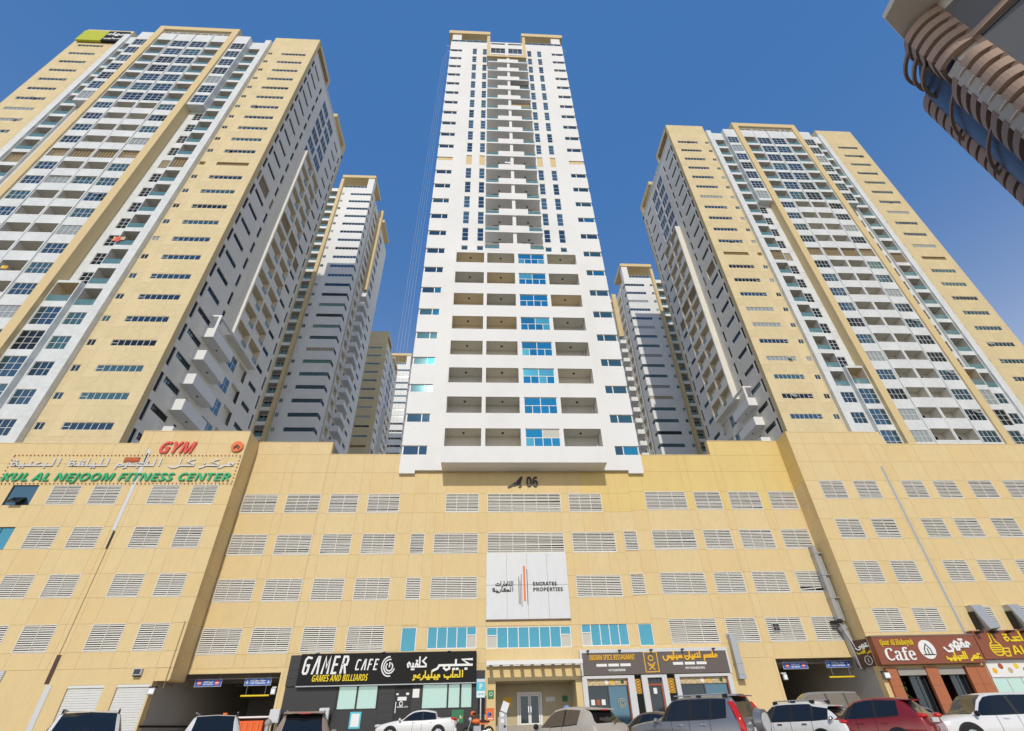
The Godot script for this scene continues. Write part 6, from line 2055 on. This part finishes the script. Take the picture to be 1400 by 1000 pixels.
	# washing over the balcony rails
	for w in [["pink and red washing over a glass balcony rail of the left tower", Vector3(-43.4, 48.6, -1.24), 1.3, 0.9, [M.orange, M.letter_red, M.poster_food]], ["white cloth hung over a balcony parapet of the white middle tower", Vector3(2.6, 61.95, 1.90), 0.8, 0.45, [M.letter_white, M.frame_white]], ["yellow cloth on a balcony rail at the left edge of the left tower", Vector3(-52.2, 42.4, -0.38), 0.7, 0.5, [M.letter_yellow, M.lattice]]]:
		var wash := thing("washing", w[0], "washing", w[1])
		var pieces: int = w[4].size()
		for k in pieces:
			var sw := begin()
			var x0: float = -w[2] / 2.0 + w[2] * k / pieces
			var x1: float = x0 + w[2] / pieces * 0.9
			for i in 6:
				var f0 := i / 6.0
				var f1 := (i + 1) / 6.0
				var z0 := 0.03 * sin(f0 * 9.0 + k)
				var z1 := 0.03 * sin(f1 * 9.0 + k)
				var xa := lerpf(x0, x1, f0)
				var xb := lerpf(x0, x1, f1)
				var lo: float = -w[3] * (0.8 + 0.2 * sin(k * 2.3))
				var nn := Vector3(-(z1 - z0), 0, xb - xa).normalized()
				quad(sw, Vector3(xa, lo, 0.05 + z0), Vector3(xb, lo, 0.05 + z1), Vector3(xb, 0, 0.03 + z1), Vector3(xa, 0, 0.03 + z0), nn)
				quad(sw, Vector3(xa, lo, 0.03 + z0), Vector3(xb, lo, 0.03 + z1), Vector3(xb, 0, 0.01 + z1), Vector3(xa, 0, 0.01 + z0), -nn)
			obj("cloth", done(sw, w[4][k]), wash)


func motorbike() -> void:
	var t := thing("delivery_motorbike", "black delivery motorbike with an orange carrier box, parked by the post sign", "motorbike", Vector3(-0.25, 0.3, 2.4))
	for w in [[-0.62, 0.30], [0.66, 0.30]]:
		var ty := TorusMesh.new()
		ty.inner_radius = 0.20
		ty.outer_radius = 0.31
		ty.rings = 20
		ty.ring_segments = 8
		ty.material = M.rubber
		var wh := obj("wheel", ty, t, Transform3D(Basis(Vector3.RIGHT, PI / 2), Vector3(w[0], w[1], 0)))
		obj("rim", cyl(0.05, 0.05, 0.1, M.steel), wh)
		for k in 5:
			rod("spoke", wh, Vector3.ZERO, Vector3(cos(k * TAU / 5) * 0.21, 0, sin(k * TAU / 5) * 0.21), 0.014, M.steel)
	rod("fork", t, Vector3(-0.62, 0.3, 0.07), Vector3(-0.38, 0.98, 0.07), 0.03, M.steel)
	rod("fork", t, Vector3(-0.62, 0.3, -0.07), Vector3(-0.38, 0.98, -0.07), 0.03, M.steel)
	rod("frame_tube", t, Vector3(-0.40, 0.9, 0), Vector3(0.3, 0.7, 0), 0.04, M.black)
	rod("frame_tube", t, Vector3(-0.40, 0.85, 0), Vector3(0.0, 0.35, 0), 0.035, M.black)
	rod("swing_arm", t, Vector3(0.1, 0.4, 0.08), Vector3(0.66, 0.3, 0.08), 0.03, M.black)
	part_box("engine", t, Vector3(-0.25, 0.28, -0.14), Vector3(0.18, 0.62, 0.14), M.steel)
	var tank := obj("tank", ball(0.2, M.orange), t, Transform3D(Basis(), Vector3(-0.1, 0.84, 0)))
	tank.scale = Vector3(1.5, 0.7, 0.8)
	var seat := obj("seat", ball(0.2, M.black), t, Transform3D(Basis(), Vector3(0.35, 0.82, 0)))
	seat.scale = Vector3(1.9, 0.45, 0.8)
	part_box("side_panel", t, Vector3(0.1, 0.68, -0.12), Vector3(0.62, 0.8, 0.12), M.orange)
	rod("handlebar", t, Vector3(-0.34, 1.06, -0.34), Vector3(-0.34, 1.06, 0.34), 0.022, M.black)
	obj("headlamp", ball(0.11, M.headlight), t, Transform3D(Basis(), Vector3(-0.46, 0.95, 0)))
	rod("mirror_stem", t, Vector3(-0.34, 1.06, 0.28), Vector3(-0.3, 1.28, 0.33), 0.012, M.black)
	obj("mirror", cyl(0.06, 0.06, 0.02, M.black), t, Transform3D(Basis(Vector3(0, 0, 1), PI / 2), Vector3(-0.3, 1.3, 0.33)))
	rod("exhaust", t, Vector3(0.0, 0.3, 0.16), Vector3(0.72, 0.42, 0.18), 0.05, M.chrome)
	var box1 := begin()
	box(box1, Vector3(0.48, 0.86, -0.25), Vector3(0.98, 1.42, 0.25))
	obj("carrier_box", done(box1, M.orange), t)
	part_box("box_lid", t, Vector3(0.46, 1.422, -0.27), Vector3(1.0, 1.47, 0.27), M.orange)
	obj("box_emblem", strokes([ring(0, 0, 0.07, 0.07)], 0.1, 0.006, M.sign_blue), t, Transform3D(Basis(), Vector3(0.68, 1.16, 0.251)))
	part_box("box_print", t, Vector3(0.6, 0.93, 0.25), Vector3(0.9, 0.98, 0.254), M.letter_white)
	var h := thing("helmet", "orange crash helmet resting on the motorbike's handlebar", "helmet", Vector3(-0.55, 1.52, 2.45))
	var shell := obj("shell", ball(0.15, M.orange), h)
	shell.scale = Vector3(1.05, 1.0, 0.9)
	var vis := obj("visor", ball(0.13, M.black_panel), h, Transform3D(Basis(), Vector3(0.05, 0.0, 0.03)))
	vis.scale = Vector3(1.0, 0.55, 1.0)


# ------------------------------------------------------------------ cars
func ctri(st: SurfaceTool, a: Vector3, b: Vector3, c: Vector3, outward: Vector3) -> void:
	var n := (b - a).cross(c - a)
	if n.length() < 1e-9:
		return
	for p in ([a, c, b] if n.dot(outward) > 0.0 else [a, b, c]):
		st.add_vertex(p)


func cquad(st: SurfaceTool, a: Vector3, b: Vector3, c: Vector3, d: Vector3, outward: Vector3) -> void:
	ctri(st, a, b, c, outward)
	ctri(st, a, c, d, outward)


# stations from nose to tail: [x, belt height, top height, half width at belt, half width at top, kind of the span that follows]
func car(called: String, label: String, where: Vector3, turn: float, paint: Material, W: float, S: Array, o: Dictionary) -> Node3D:
	var t := thing(called, label, o.get("kind", "car"), where, deg_to_rad(turn), "")
	var rings := []
	var half := W / 2.0
	# refine: two extra stations inside each span, eased
	var T := []
	for i in S.size():
		T.append(S[i])
		if i < S.size() - 1:
			for k in [1, 2]:
				var f: float = k / 3.0
				var p0: Array = S[maxi(i - 1, 0)]
				var p1: Array = S[i]
				var p2: Array = S[i + 1]
				var p3: Array = S[mini(i + 2, S.size() - 1)]
				var row := []
				for c in 5:
					if c == 0 or p1[5] in ["wind", "rear"] and c == 1:
						row.append(lerpf(p1[c], p2[c], f))
					else:
						var m1: float = (p2[c] - p0[c]) / maxf(absf(p2[0] - p0[0]), 0.01) * absf(p2[0] - p1[0]) * 0.55
						var m2: float = (p3[c] - p1[c]) / maxf(absf(p3[0] - p1[0]), 0.01) * absf(p2[0] - p1[0]) * 0.55
						if i == 0:
							m1 = (p2[c] - p1[c]) * 1.6
						var f2 := f * f
						var f3 := f2 * f
						row.append((2 * f3 - 3 * f2 + 1) * p1[c] + (f3 - 2 * f2 + f) * m1 + (-2 * f3 + 3 * f2) * p2[c] + (f3 - f2) * m2)
				row.append(p1[5])
				T.append(row)
	for s in T:
		var x: float = s[0]
		var belt: float = s[1]
		var top: float = s[2]
		var wb: float = s[3]
		var wt: float = s[4]
		var rise := clampf((top - belt) / 0.25, 0.0, 1.0)
		var r := [
			Vector3(x, 0.24, wb * 0.94), Vector3(x, 0.42, wb * 1.0), Vector3(x, belt * 0.62, wb * 1.03), Vector3(x, belt - 0.05, wb * 1.0), Vector3(x, belt, wb * 0.965),
			Vector3(x, lerpf(belt + 0.025, top - 0.09, rise), lerpf(wb * 0.90, wt * 1.0, rise)), Vector3(x, lerpf(belt + 0.05, top - 0.025, rise), lerpf(wb * 0.80, wt * 0.87, rise)), Vector3(x, lerpf(belt + 0.065, top, rise), 0.0)]
		rings.append(r)
	var mesh := {}
	var get_st := func(k: String) -> SurfaceTool:
		if not mesh.has(k):
			mesh[k] = begin()
		return mesh[k]
	var span := -1
	var last := -1
	for i in T.size() - 1:
		var own := i / 3
		if own != last:
			last = own
			span += 1
		var kind: String = S[own][5]
		for side in [1.0, -1.0]:
			var f := Vector3(1, 1, side)
			for j in 7:
				var a: Vector3 = rings[i][j] * f
				var b: Vector3 = rings[i + 1][j] * f
				var c: Vector3 = rings[i + 1][j + 1] * f
				var d: Vector3 = rings[i][j + 1] * f
				var outw := (a + c) / 2.0 - Vector3((a.x + c.x) / 2.0, 0.55, 0)
				if kind in ["wind", "hood"]:
					outw += Vector3(0.3, 0, 0)
				if kind == "rear":
					outw -= Vector3(0.3, 0, 0)
				var key := "body"
				if j == 0:
					key = "sill"
				if j == 4 and (kind == "glass" or kind == "wind" and i % 3 >= 1):
					key = "side_window|%d|%d" % [own if kind == "glass" else own + 1, int(side)]
				elif j == 4 and kind == "dark":
					key = "pillar_trim|%d|%d" % [own, int(side)]
				elif j >= 6 and kind == "wind":
					key = "windscreen"
				elif j >= 6 and kind == "rear":
					key = "rear_window"
				elif j >= 5 and kind in ["glass", "pillar", "dark"]:
					key = "roof"
				cquad(get_st.call(key), a, b, c, d, outw)
	for e in [0, T.size() - 1]:
		for j in 7:
			var a: Vector3 = rings[e][j]
			var b: Vector3 = rings[e][j + 1]
			cquad(get_st.call("body"), a, a * Vector3(1, 1, -1), b * Vector3(1, 1, -1), b, Vector3(1 if e == 0 else -1, 0, 0))
	for i in T.size() - 1:
		var a: Vector3 = rings[i][0]
		var b: Vector3 = rings[i + 1][0]
		cquad(get_st.call("body"), a, b, b * Vector3(1, 1, -1), a * Vector3(1, 1, -1), Vector3(0, -1, 0))
	for k in mesh:
		var st: SurfaceTool = mesh[k]
		st.generate_normals()
		var nm: String = k.get_slice("|", 0)
		var m: Material = paint
		if nm in ["side_window", "windscreen", "rear_window"]:
			m = o.get("glass_side", M.car_glass) if nm == "side_window" else M.car_glass
		elif nm == "pillar_trim":
			m = M.black
		elif nm == "sill" and not o.get("painted_sill", false):
			m = M.black
		elif nm == "roof":
			m = o.get("roof", paint)
		obj(nm, done(st, m), t)
	# door seams at the dark pillars and a black strip below the side windows
	for s in [1.0, -1.0]:
		var f := Vector3(1, 1, s)
		for i in T.size() - 1:
			var kind: String = S[i / 3][5]
			if i % 3 == 0 and (kind == "dark" or (i > 0 and S[i / 3 - 1][5] == "wind")):
				var sm := begin()
				for j in range(1, 4):
					var a: Vector3 = rings[i][j] * f + Vector3(0, 0, s * 0.003)
					var b: Vector3 = rings[i][j + 1] * f + Vector3(0, 0, s * 0.003)
					quad(sm, a, a + Vector3(0.014, 0, 0), b + Vector3(0.014, 0, 0), b, Vector3(0, 0, s))
				obj("door_seam", done(sm, M.black), t)
		var bt := begin()
		var any := false
		for i in T.size() - 1:
			if S[i / 3][5] in ["glass", "dark"]:
				any = true
				var a: Vector3 = rings[i][4] * f + Vector3(0, 0, s * 0.004)
				var b: Vector3 = rings[i + 1][4] * f + Vector3(0, 0, s * 0.004)
				quad(bt, a, b, b + Vector3(0, 0.028, 0), a + Vector3(0, 0.028, 0), Vector3(0, 0, s))
		if any:
			obj("belt_trim", done(bt, o.get("trim", M.black)), t)
	# wheels
	var nose: float = S[0][0]
	var tail: float = S[-1][0]
	var wr: float = o.get("wheel", 0.34)
	for x in [nose - 0.86, tail + 0.92]:
		for s in [-1.0, 1.0]:
			var arch := obj("wheel_arch", cyl(wr + 0.06, wr + 0.06, 0.06, M.black, 26), t, Transform3D(Basis(Vector3.RIGHT, PI / 2), Vector3(x, wr + 0.02, s * (half * 1.03 - 0.02))))
			arch.name = "wheel_arch"
			var ty := obj("wheel", cyl(wr, wr, 0.22, M.rubber, 26), t, Transform3D(Basis(Vector3.RIGHT, PI / 2), Vector3(x, wr, s * (half * 1.03 - 0.075))))
			obj("rim", cyl(wr * 0.66, wr * 0.66, 0.015, M.steel, 20), ty, Transform3D(Basis(), Vector3(0, s * 0.11, 0)))
			for k in 5:
				var q := k * TAU / 5.0
				obj("spoke", boxm(Vector3(0.03, -0.006, -0.03), Vector3(wr * 0.64, 0.006, 0.03), M.chrome), ty, Transform3D(Basis(UP, q), Vector3(0, s * 0.122, 0)))
	# mirrors, handles, lamps, plates
	var cowl: Array = o.mirror
	for s in [-1.0, 1.0]:
		var mi := obj("mirror", ball(0.1, o.get("mirror_mat", paint)), t, Transform3D(Basis(), Vector3(cowl[0], cowl[1], s * (half + 0.10))))
		mi.scale = Vector3(0.7, 0.85, 1.15)
		for hx in o.get("handles", []):
			part_box("door_handle", t, Vector3(hx - 0.09, cowl[1] - 0.16, s * half * 1.01 - 0.03), Vector3(hx + 0.09, cowl[1] - 0.125, s * half * 1.01 + 0.045), o.get("handle_mat", paint))
		var hl := obj("headlight", ball(0.16, M.headlight), t, Transform3D(Basis(), Vector3(nose - 0.13, o.get("lamp", 0.72), s * half * 0.72)))
		hl.scale = Vector3(1.2, 0.6, 1.2)
		if o.get("tall_lamps", false):
			# a tall lamp that leans in along the rear pillar, one smooth prism
			var lv := [[0.62, 0.02, 0.93, 0.05], [0.80, 0.03, 0.955, 0.07], [1.02, 0.06, 0.955, 0.075], [1.18, 0.12, 0.93, 0.06], [1.40, 0.24, 0.83, 0.05], [1.58, 0.36, 0.765, 0.035]]
			var sl := begin()
			for k in lv.size() - 1:
				var q0: Array = lv[k]
				var q1: Array = lv[k + 1]
				var pts := []
				for q in [q0, q1]:
					var zc: float = half * q[2] + 0.02
					pts.append([Vector3(tail + q[1] + 0.13, q[0], s * (zc + 0.015)), Vector3(tail + q[1] + 0.02, q[0], s * (zc + 0.02)), Vector3(tail + q[1] - 0.05, q[0], s * (zc - q[3])), Vector3(tail + q[1] + 0.06, q[0], s * (zc - q[3] * 1.8))])
				for m in 3:
					cquad(sl, pts[0][m], pts[1][m], pts[1][m + 1], pts[0][m + 1], Vector3(-1 if m > 0 else 0, 0, s * (1.0 if m < 2 else 0.0)))
			sl.generate_normals()
			obj("tail_light", done(sl, M.tail_red), t)
		else:
			var tl := obj("tail_light", ball(0.16, M.tail_red), t, Transform3D(Basis(), Vector3(tail + 0.13, o.get("tail_y", 0.92), s * half * 0.80)))
			tl.scale = Vector3(1.1, 0.5, 0.95)
			var ta := obj("indicator", ball(0.08, M.tail_amber), t, Transform3D(Basis(), Vector3(tail + 0.05, o.get("tail_y", 0.92) - 0.02, s * half * 0.78)))
			ta.scale = Vector3(1.0, 0.6, 1.2)
		if o.get("rails", false):
			var r0: Array = o.rail
			rod("roof_rail", t, Vector3(r0[0], r0[2] + 0.055, s * r0[3]), Vector3(r0[1], r0[2] + 0.055, s * r0[3]), 0.022, M.steel)
			for x in [r0[0], (r0[0] + r0[1]) / 2.0, r0[1]]:
				part_box("rail_foot", t, Vector3(x - 0.09, r0[2] - 0.06, s * r0[3] - 0.022), Vector3(x + 0.09, r0[2] + 0.05, s * r0[3] + 0.022), M.black)
	part_box("number_plate", t, Vector3(tail - 0.035, o.get("plate_y", 0.72), -0.26), Vector3(tail + 0.02, o.get("plate_y", 0.72) + 0.13, 0.26), M.plate)
	part_box("number_plate", t, Vector3(nose - 0.02, 0.42, -0.26), Vector3(nose + 0.03, 0.54, 0.26), M.plate)
	part_box("rear_bumper", t, Vector3(tail - 0.07, 0.34, -half * 0.92), Vector3(tail + 0.05, 0.55, half * 0.92), paint)
	part_box("grille", t, Vector3(nose - 0.05, 0.56, -half * 0.5), Vector3(nose + 0.015, 0.68, half * 0.5), M.black)
	if o.has("spoiler"):
		var sp: Array = o.spoiler
		obj("spoiler", bevelled(Vector3(0.30, 0.035, sp[2]), 0.01, o.get("roof", paint)), t, Transform3D(Basis(Vector3(0, 0, 1), 0.08), Vector3(sp[0], sp[1], 0)))
		part_box("brake_light", t, Vector3(sp[0] - 0.165, sp[1] - 0.045, -0.18), Vector3(sp[0] - 0.10, sp[1] - 0.018, 0.18), M.tail_red)
	if o.has("wiper"):
		rod("wiper", t, o.wiper[0], o.wiper[1], 0.012, M.black)
	return t


func suv(h: float, l: float, w: float) -> Array:
	var a := l / 2.0
	var b := h * 0.60
	var hw := w / 2.0
	return [
		[a, b * 0.70, b * 0.70, hw * 0.80, hw * 0.5, "hood"], [a - 0.12, b * 0.88, b * 0.88, hw * 0.93, hw * 0.6, "hood"], [a - 1.0, b * 0.985, b * 0.985, hw * 0.99, hw * 0.7, "hood"], [a - 1.22, b, b + 0.02, hw, hw * 0.86, "wind"],
		[a - 1.92, b, h - 0.05, hw, hw * 0.73, "glass"], [a - 2.62, b + 0.01, h, hw, hw * 0.74, "dark"], [a - 2.72, b + 0.01, h, hw, hw * 0.74, "glass"],
		[a - 3.42, b + 0.02, h - 0.01, hw, hw * 0.73, "dark"], [a - 3.50, b + 0.02, h - 0.01, hw, hw * 0.73, "glass"], [a - 4.02, b + 0.05, h - 0.035, hw * 0.99, hw * 0.71, "pillar"], [-a + 0.40, b + 0.04, h - 0.05, hw * 0.98, hw * 0.70, "rear"],
		[-a + 0.10, b + 0.0, b + 0.02, hw * 0.94, hw * 0.72, "boot"], [-a, b * 0.82, b * 0.82, hw * 0.90, hw * 0.6, "boot"]]


func hatch(h: float, l: float, w: float) -> Array:
	var a := l / 2.0
	var b := h * 0.62
	var hw := w / 2.0
	return [
		[a, b * 0.70, b * 0.70, hw * 0.76, hw * 0.5, "hood"], [a - 0.14, b * 0.84, b * 0.84, hw * 0.90, hw * 0.6, "hood"], [a - 0.9, b * 0.98, b * 0.98, hw * 0.98, hw * 0.7, "hood"], [a - 1.06, b, b + 0.02, hw, hw * 0.84, "wind"],
		[a - 1.85, b, h - 0.07, hw, hw * 0.72, "glass"], [a - 2.45, b + 0.02, h, hw, hw * 0.73, "dark"], [a - 2.53, b + 0.02, h, hw, hw * 0.73, "glass"],
		[a - 3.2, b + 0.06, h - 0.04, hw, hw * 0.70, "pillar"], [-a + 0.62, b + 0.1, h - 0.09, hw * 0.99, hw * 0.68, "rear"],
		[-a + 0.14, b + 0.04, b + 0.06, hw * 0.95, hw * 0.72, "boot"], [-a, b * 0.8, b * 0.8, hw * 0.88, hw * 0.6, "boot"]]


func sedan(h: float, l: float, w: float) -> Array:
	var a := l / 2.0
	var b := h * 0.645
	var hw := w / 2.0
	return [
		[a, b * 0.62, b * 0.62, hw * 0.74, hw * 0.5, "hood"], [a - 0.18, b * 0.78, b * 0.78, hw * 0.90, hw * 0.6, "hood"], [a - 1.05, b * 0.96, b * 0.96, hw * 0.98, hw * 0.7, "hood"], [a - 1.25, b * 0.99, b + 0.01, hw, hw * 0.84, "wind"],
		[a - 2.05, b, h - 0.05, hw, hw * 0.66, "glass"], [a - 2.55, b + 0.01, h, hw, hw * 0.66, "dark"], [a - 2.62, b + 0.01, h, hw, hw * 0.66, "glass"],
		[a - 3.25, b + 0.03, h - 0.09, hw, hw * 0.64, "glass"], [-a + 1.05, b + 0.05, b + 0.22, hw, hw * 0.66, "rear"],
		[-a + 0.62, b + 0.06, b + 0.07, hw * 0.98, hw * 0.76, "boot"], [-a + 0.1, b + 0.05, b + 0.05, hw * 0.92, hw * 0.7, "boot"], [-a, b * 0.8, b * 0.8, hw * 0.86, hw * 0.6, "boot"]]


func cars() -> void:
	var white := car_paint("paint_white", Color(0.76, 0.76, 0.75), 0.0)
	var pearl := car_paint("paint_pearl", Color(0.74, 0.74, 0.72), 0.05)
	var silver := car_paint("paint_silver", Color(0.25, 0.255, 0.27), 0.5)
	var dust := car_paint("paint_dusty_white", Color(0.56, 0.52, 0.46), 0.0, true)
	var sand := car_paint("paint_dusty_brown", Color(0.33, 0.25, 0.19), 0.0, true)
	var beige := car_paint("paint_dusty_beige", Color(0.48, 0.44, 0.38), 0.1, true)
	var dusty_roof := car_paint("paint_dusty_roof", Color(0.52, 0.46, 0.38), 0.0, true)
	var red := car_paint("paint_red", Color(0.24, 0.012, 0.012), 0.25)
	var brown := car_paint("paint_brown", Color(0.085, 0.06, 0.045), 0.2)
	var blue := car_paint("paint_blue_grey", Color(0.20, 0.235, 0.29), 0.4)
	var van := car_paint("paint_van", Color(0.34, 0.33, 0.32), 0.3, true)
	var s := suv(1.66, 4.7, 1.86)
	var t := car("parked_car", "white off-road car facing the street, farthest left, dark windscreen and black mirrors", Vector3(-10.7, -0.2, 21.9), -60, white, 1.86, s, {"mirror": [1.05, 1.06], "mirror_mat": M.black, "handles": [0.2, -0.8], "rails": true, "rail": [0.3, -1.7, 1.62, 0.62], "wheel": 0.38})
	part_box("inner_mirror", t, Vector3(0.48, 1.42, -0.14), Vector3(0.50, 1.49, 0.14), M.steel)
	s = suv(1.6, 4.6, 1.84)
	car("parked_car", "dusty white estate car with roof rails, seen from behind before the left garage", Vector3(-9.4, -0.2, 16.9), 111, white, 1.84, s, {"mirror": [1.05, 1.03], "handles": [0.2, -0.8], "rails": true, "rail": [0.2, -1.75, 1.57, 0.62], "roof": dust, "wiper": [Vector3(-2.25, 1.02, 0.1), Vector3(-2.12, 1.15, 0.5)]})
	s = suv(1.6, 4.5, 1.84)
	car("parked_car", "dusty brown off-road car with a roof spoiler, seen from behind, before the black shop", Vector3(-6.3, -0.2, 16.9), 104, sand, 1.84, s, {"mirror": [1.05, 1.03], "handles": [0.2, -0.8], "rails": true, "rail": [0.2, -1.6, 1.57, 0.60], "spoiler": [-1.93, 1.575, 1.3], "roof": sand})
	s = sedan(1.43, 4.4, 1.78)
	car("parked_car", "clean white saloon parked side-on in front of the black shop front", Vector3(-3.68, 0.3, 4.3), 180, white, 1.78, s, {"mirror": [0.85, 0.98], "handles": [0.1, -0.85], "wheel": 0.33, "tail_y": 0.97})
	s = hatch(1.58, 4.1, 1.76)
	car("parked_car", "dusty beige hatchback with patterned sun shades behind its side windows", Vector3(3.25, -0.2, 17.0), 125, beige, 1.76, s, {"mirror": [0.85, 1.02], "mirror_mat": M.black, "handles": [0.0, -0.8], "roof": dusty_roof, "tail_y": 0.8, "glass_side": M.reed_shade, "spoiler": [-1.52, 1.475, 1.15], "wiper": [Vector3(-1.98, 1.04, 0.1), Vector3(-1.86, 1.14, 0.45)]})
	s = sedan(1.45, 4.6, 1.8)
	car("parked_car", "dark brown saloon mostly hidden behind the silver off-road car", Vector3(7.4, -0.2, 12.8), 142, brown, 1.8, s, {"mirror": [0.9, 1.0], "handles": [0.1, -0.85]})
	s = suv(1.78, 4.6, 1.84)
	t = car("parked_car", "silver grey off-road car carrying a spare wheel in a silver cover on its tailgate", Vector3(7.7, -0.2, 17.3), 130, silver, 1.84, s, {"mirror": [0.95, 1.1], "handles": [0.05, -0.85], "rails": true, "rail": [0.3, -1.7, 1.75, 0.60], "tall_lamps": true, "spoiler": [-1.94, 1.75, 1.2], "handle_mat": M.chrome, "roof": silver})
	var cover := CylinderMesh.new()
	cover.top_radius = 0.36
	cover.bottom_radius = 0.40
	cover.height = 0.24
	cover.material = silver
	var sp := obj("spare_wheel", cover, t, Transform3D(Basis(Vector3(0, 0, 1), PI / 2), Vector3(-2.44, 0.98, 0.15)))
	obj("cover_disc", cyl(0.27, 0.27, 0.02, M.steel_light, 24), sp, Transform3D(Basis(), Vector3(0, 0.125, 0)))
	s = suv(1.58, 4.6, 1.84)
	s[8][2] = 1.50
	s[9][2] = 1.42
	s[10][0] = -1.55
	s[10][2] = 1.40
	car("parked_car", "white crossover with a sloping tail and orange red lamps, between the silver and red cars", Vector3(12.1, -0.2, 16.0), 124, pearl, 1.84, s, {"mirror": [1.0, 1.03], "handles": [0.1, -0.85], "rails": true, "rail": [0.25, -1.2, 1.55, 0.60], "tail_y": 0.92, "spoiler": [-1.62, 1.42, 1.05], "handle_mat": M.chrome})
	s = suv(1.76, 4.4, 1.8)
	car("parked_car", "tall dusty grey van behind the red car, before the right garage mouth", Vector3(15.6, 0.1, 11.5), 165, van, 1.8, s, {"kind": "van", "mirror": [0.95, 1.1], "handles": [0.05, -0.85], "glass_side": M.reed_shade})
	s = hatch(1.6, 3.95, 1.76)
	car("parked_car", "glossy red small car with a rounded tail on the right", Vector3(13.7, -0.2, 18.2), 126, red, 1.76, s, {"mirror": [0.9, 1.02], "mirror_mat": M.chrome, "handles": [0.0, -0.75], "spoiler": [-1.46, 1.50, 1.15], "tail_y": 1.04, "plate_y": 0.86})
	s = sedan(1.42, 4.5, 1.78)
	car("parked_car", "blue grey saloon low behind the red and the large white car", Vector3(18.3, -0.2, 13.4), 160, blue, 1.78, s, {"mirror": [0.9, 1.0], "handles": [0.1, -0.85]})
	s = suv(1.66, 4.7, 1.86)
	t = car("parked_car", "large white off-road car side-on at the right edge, black mirror, paper inside its rear window", Vector3(18.0, -0.2, 18.4), 174, white, 1.86, s, {"mirror": [1.1, 1.06], "mirror_mat": M.black, "handles": [0.15, -0.85], "wheel": 0.38})
	part_box("paper", t, Vector3(-0.75, 1.1, 0.86), Vector3(-0.5, 1.3, 0.865), M.letter_white)
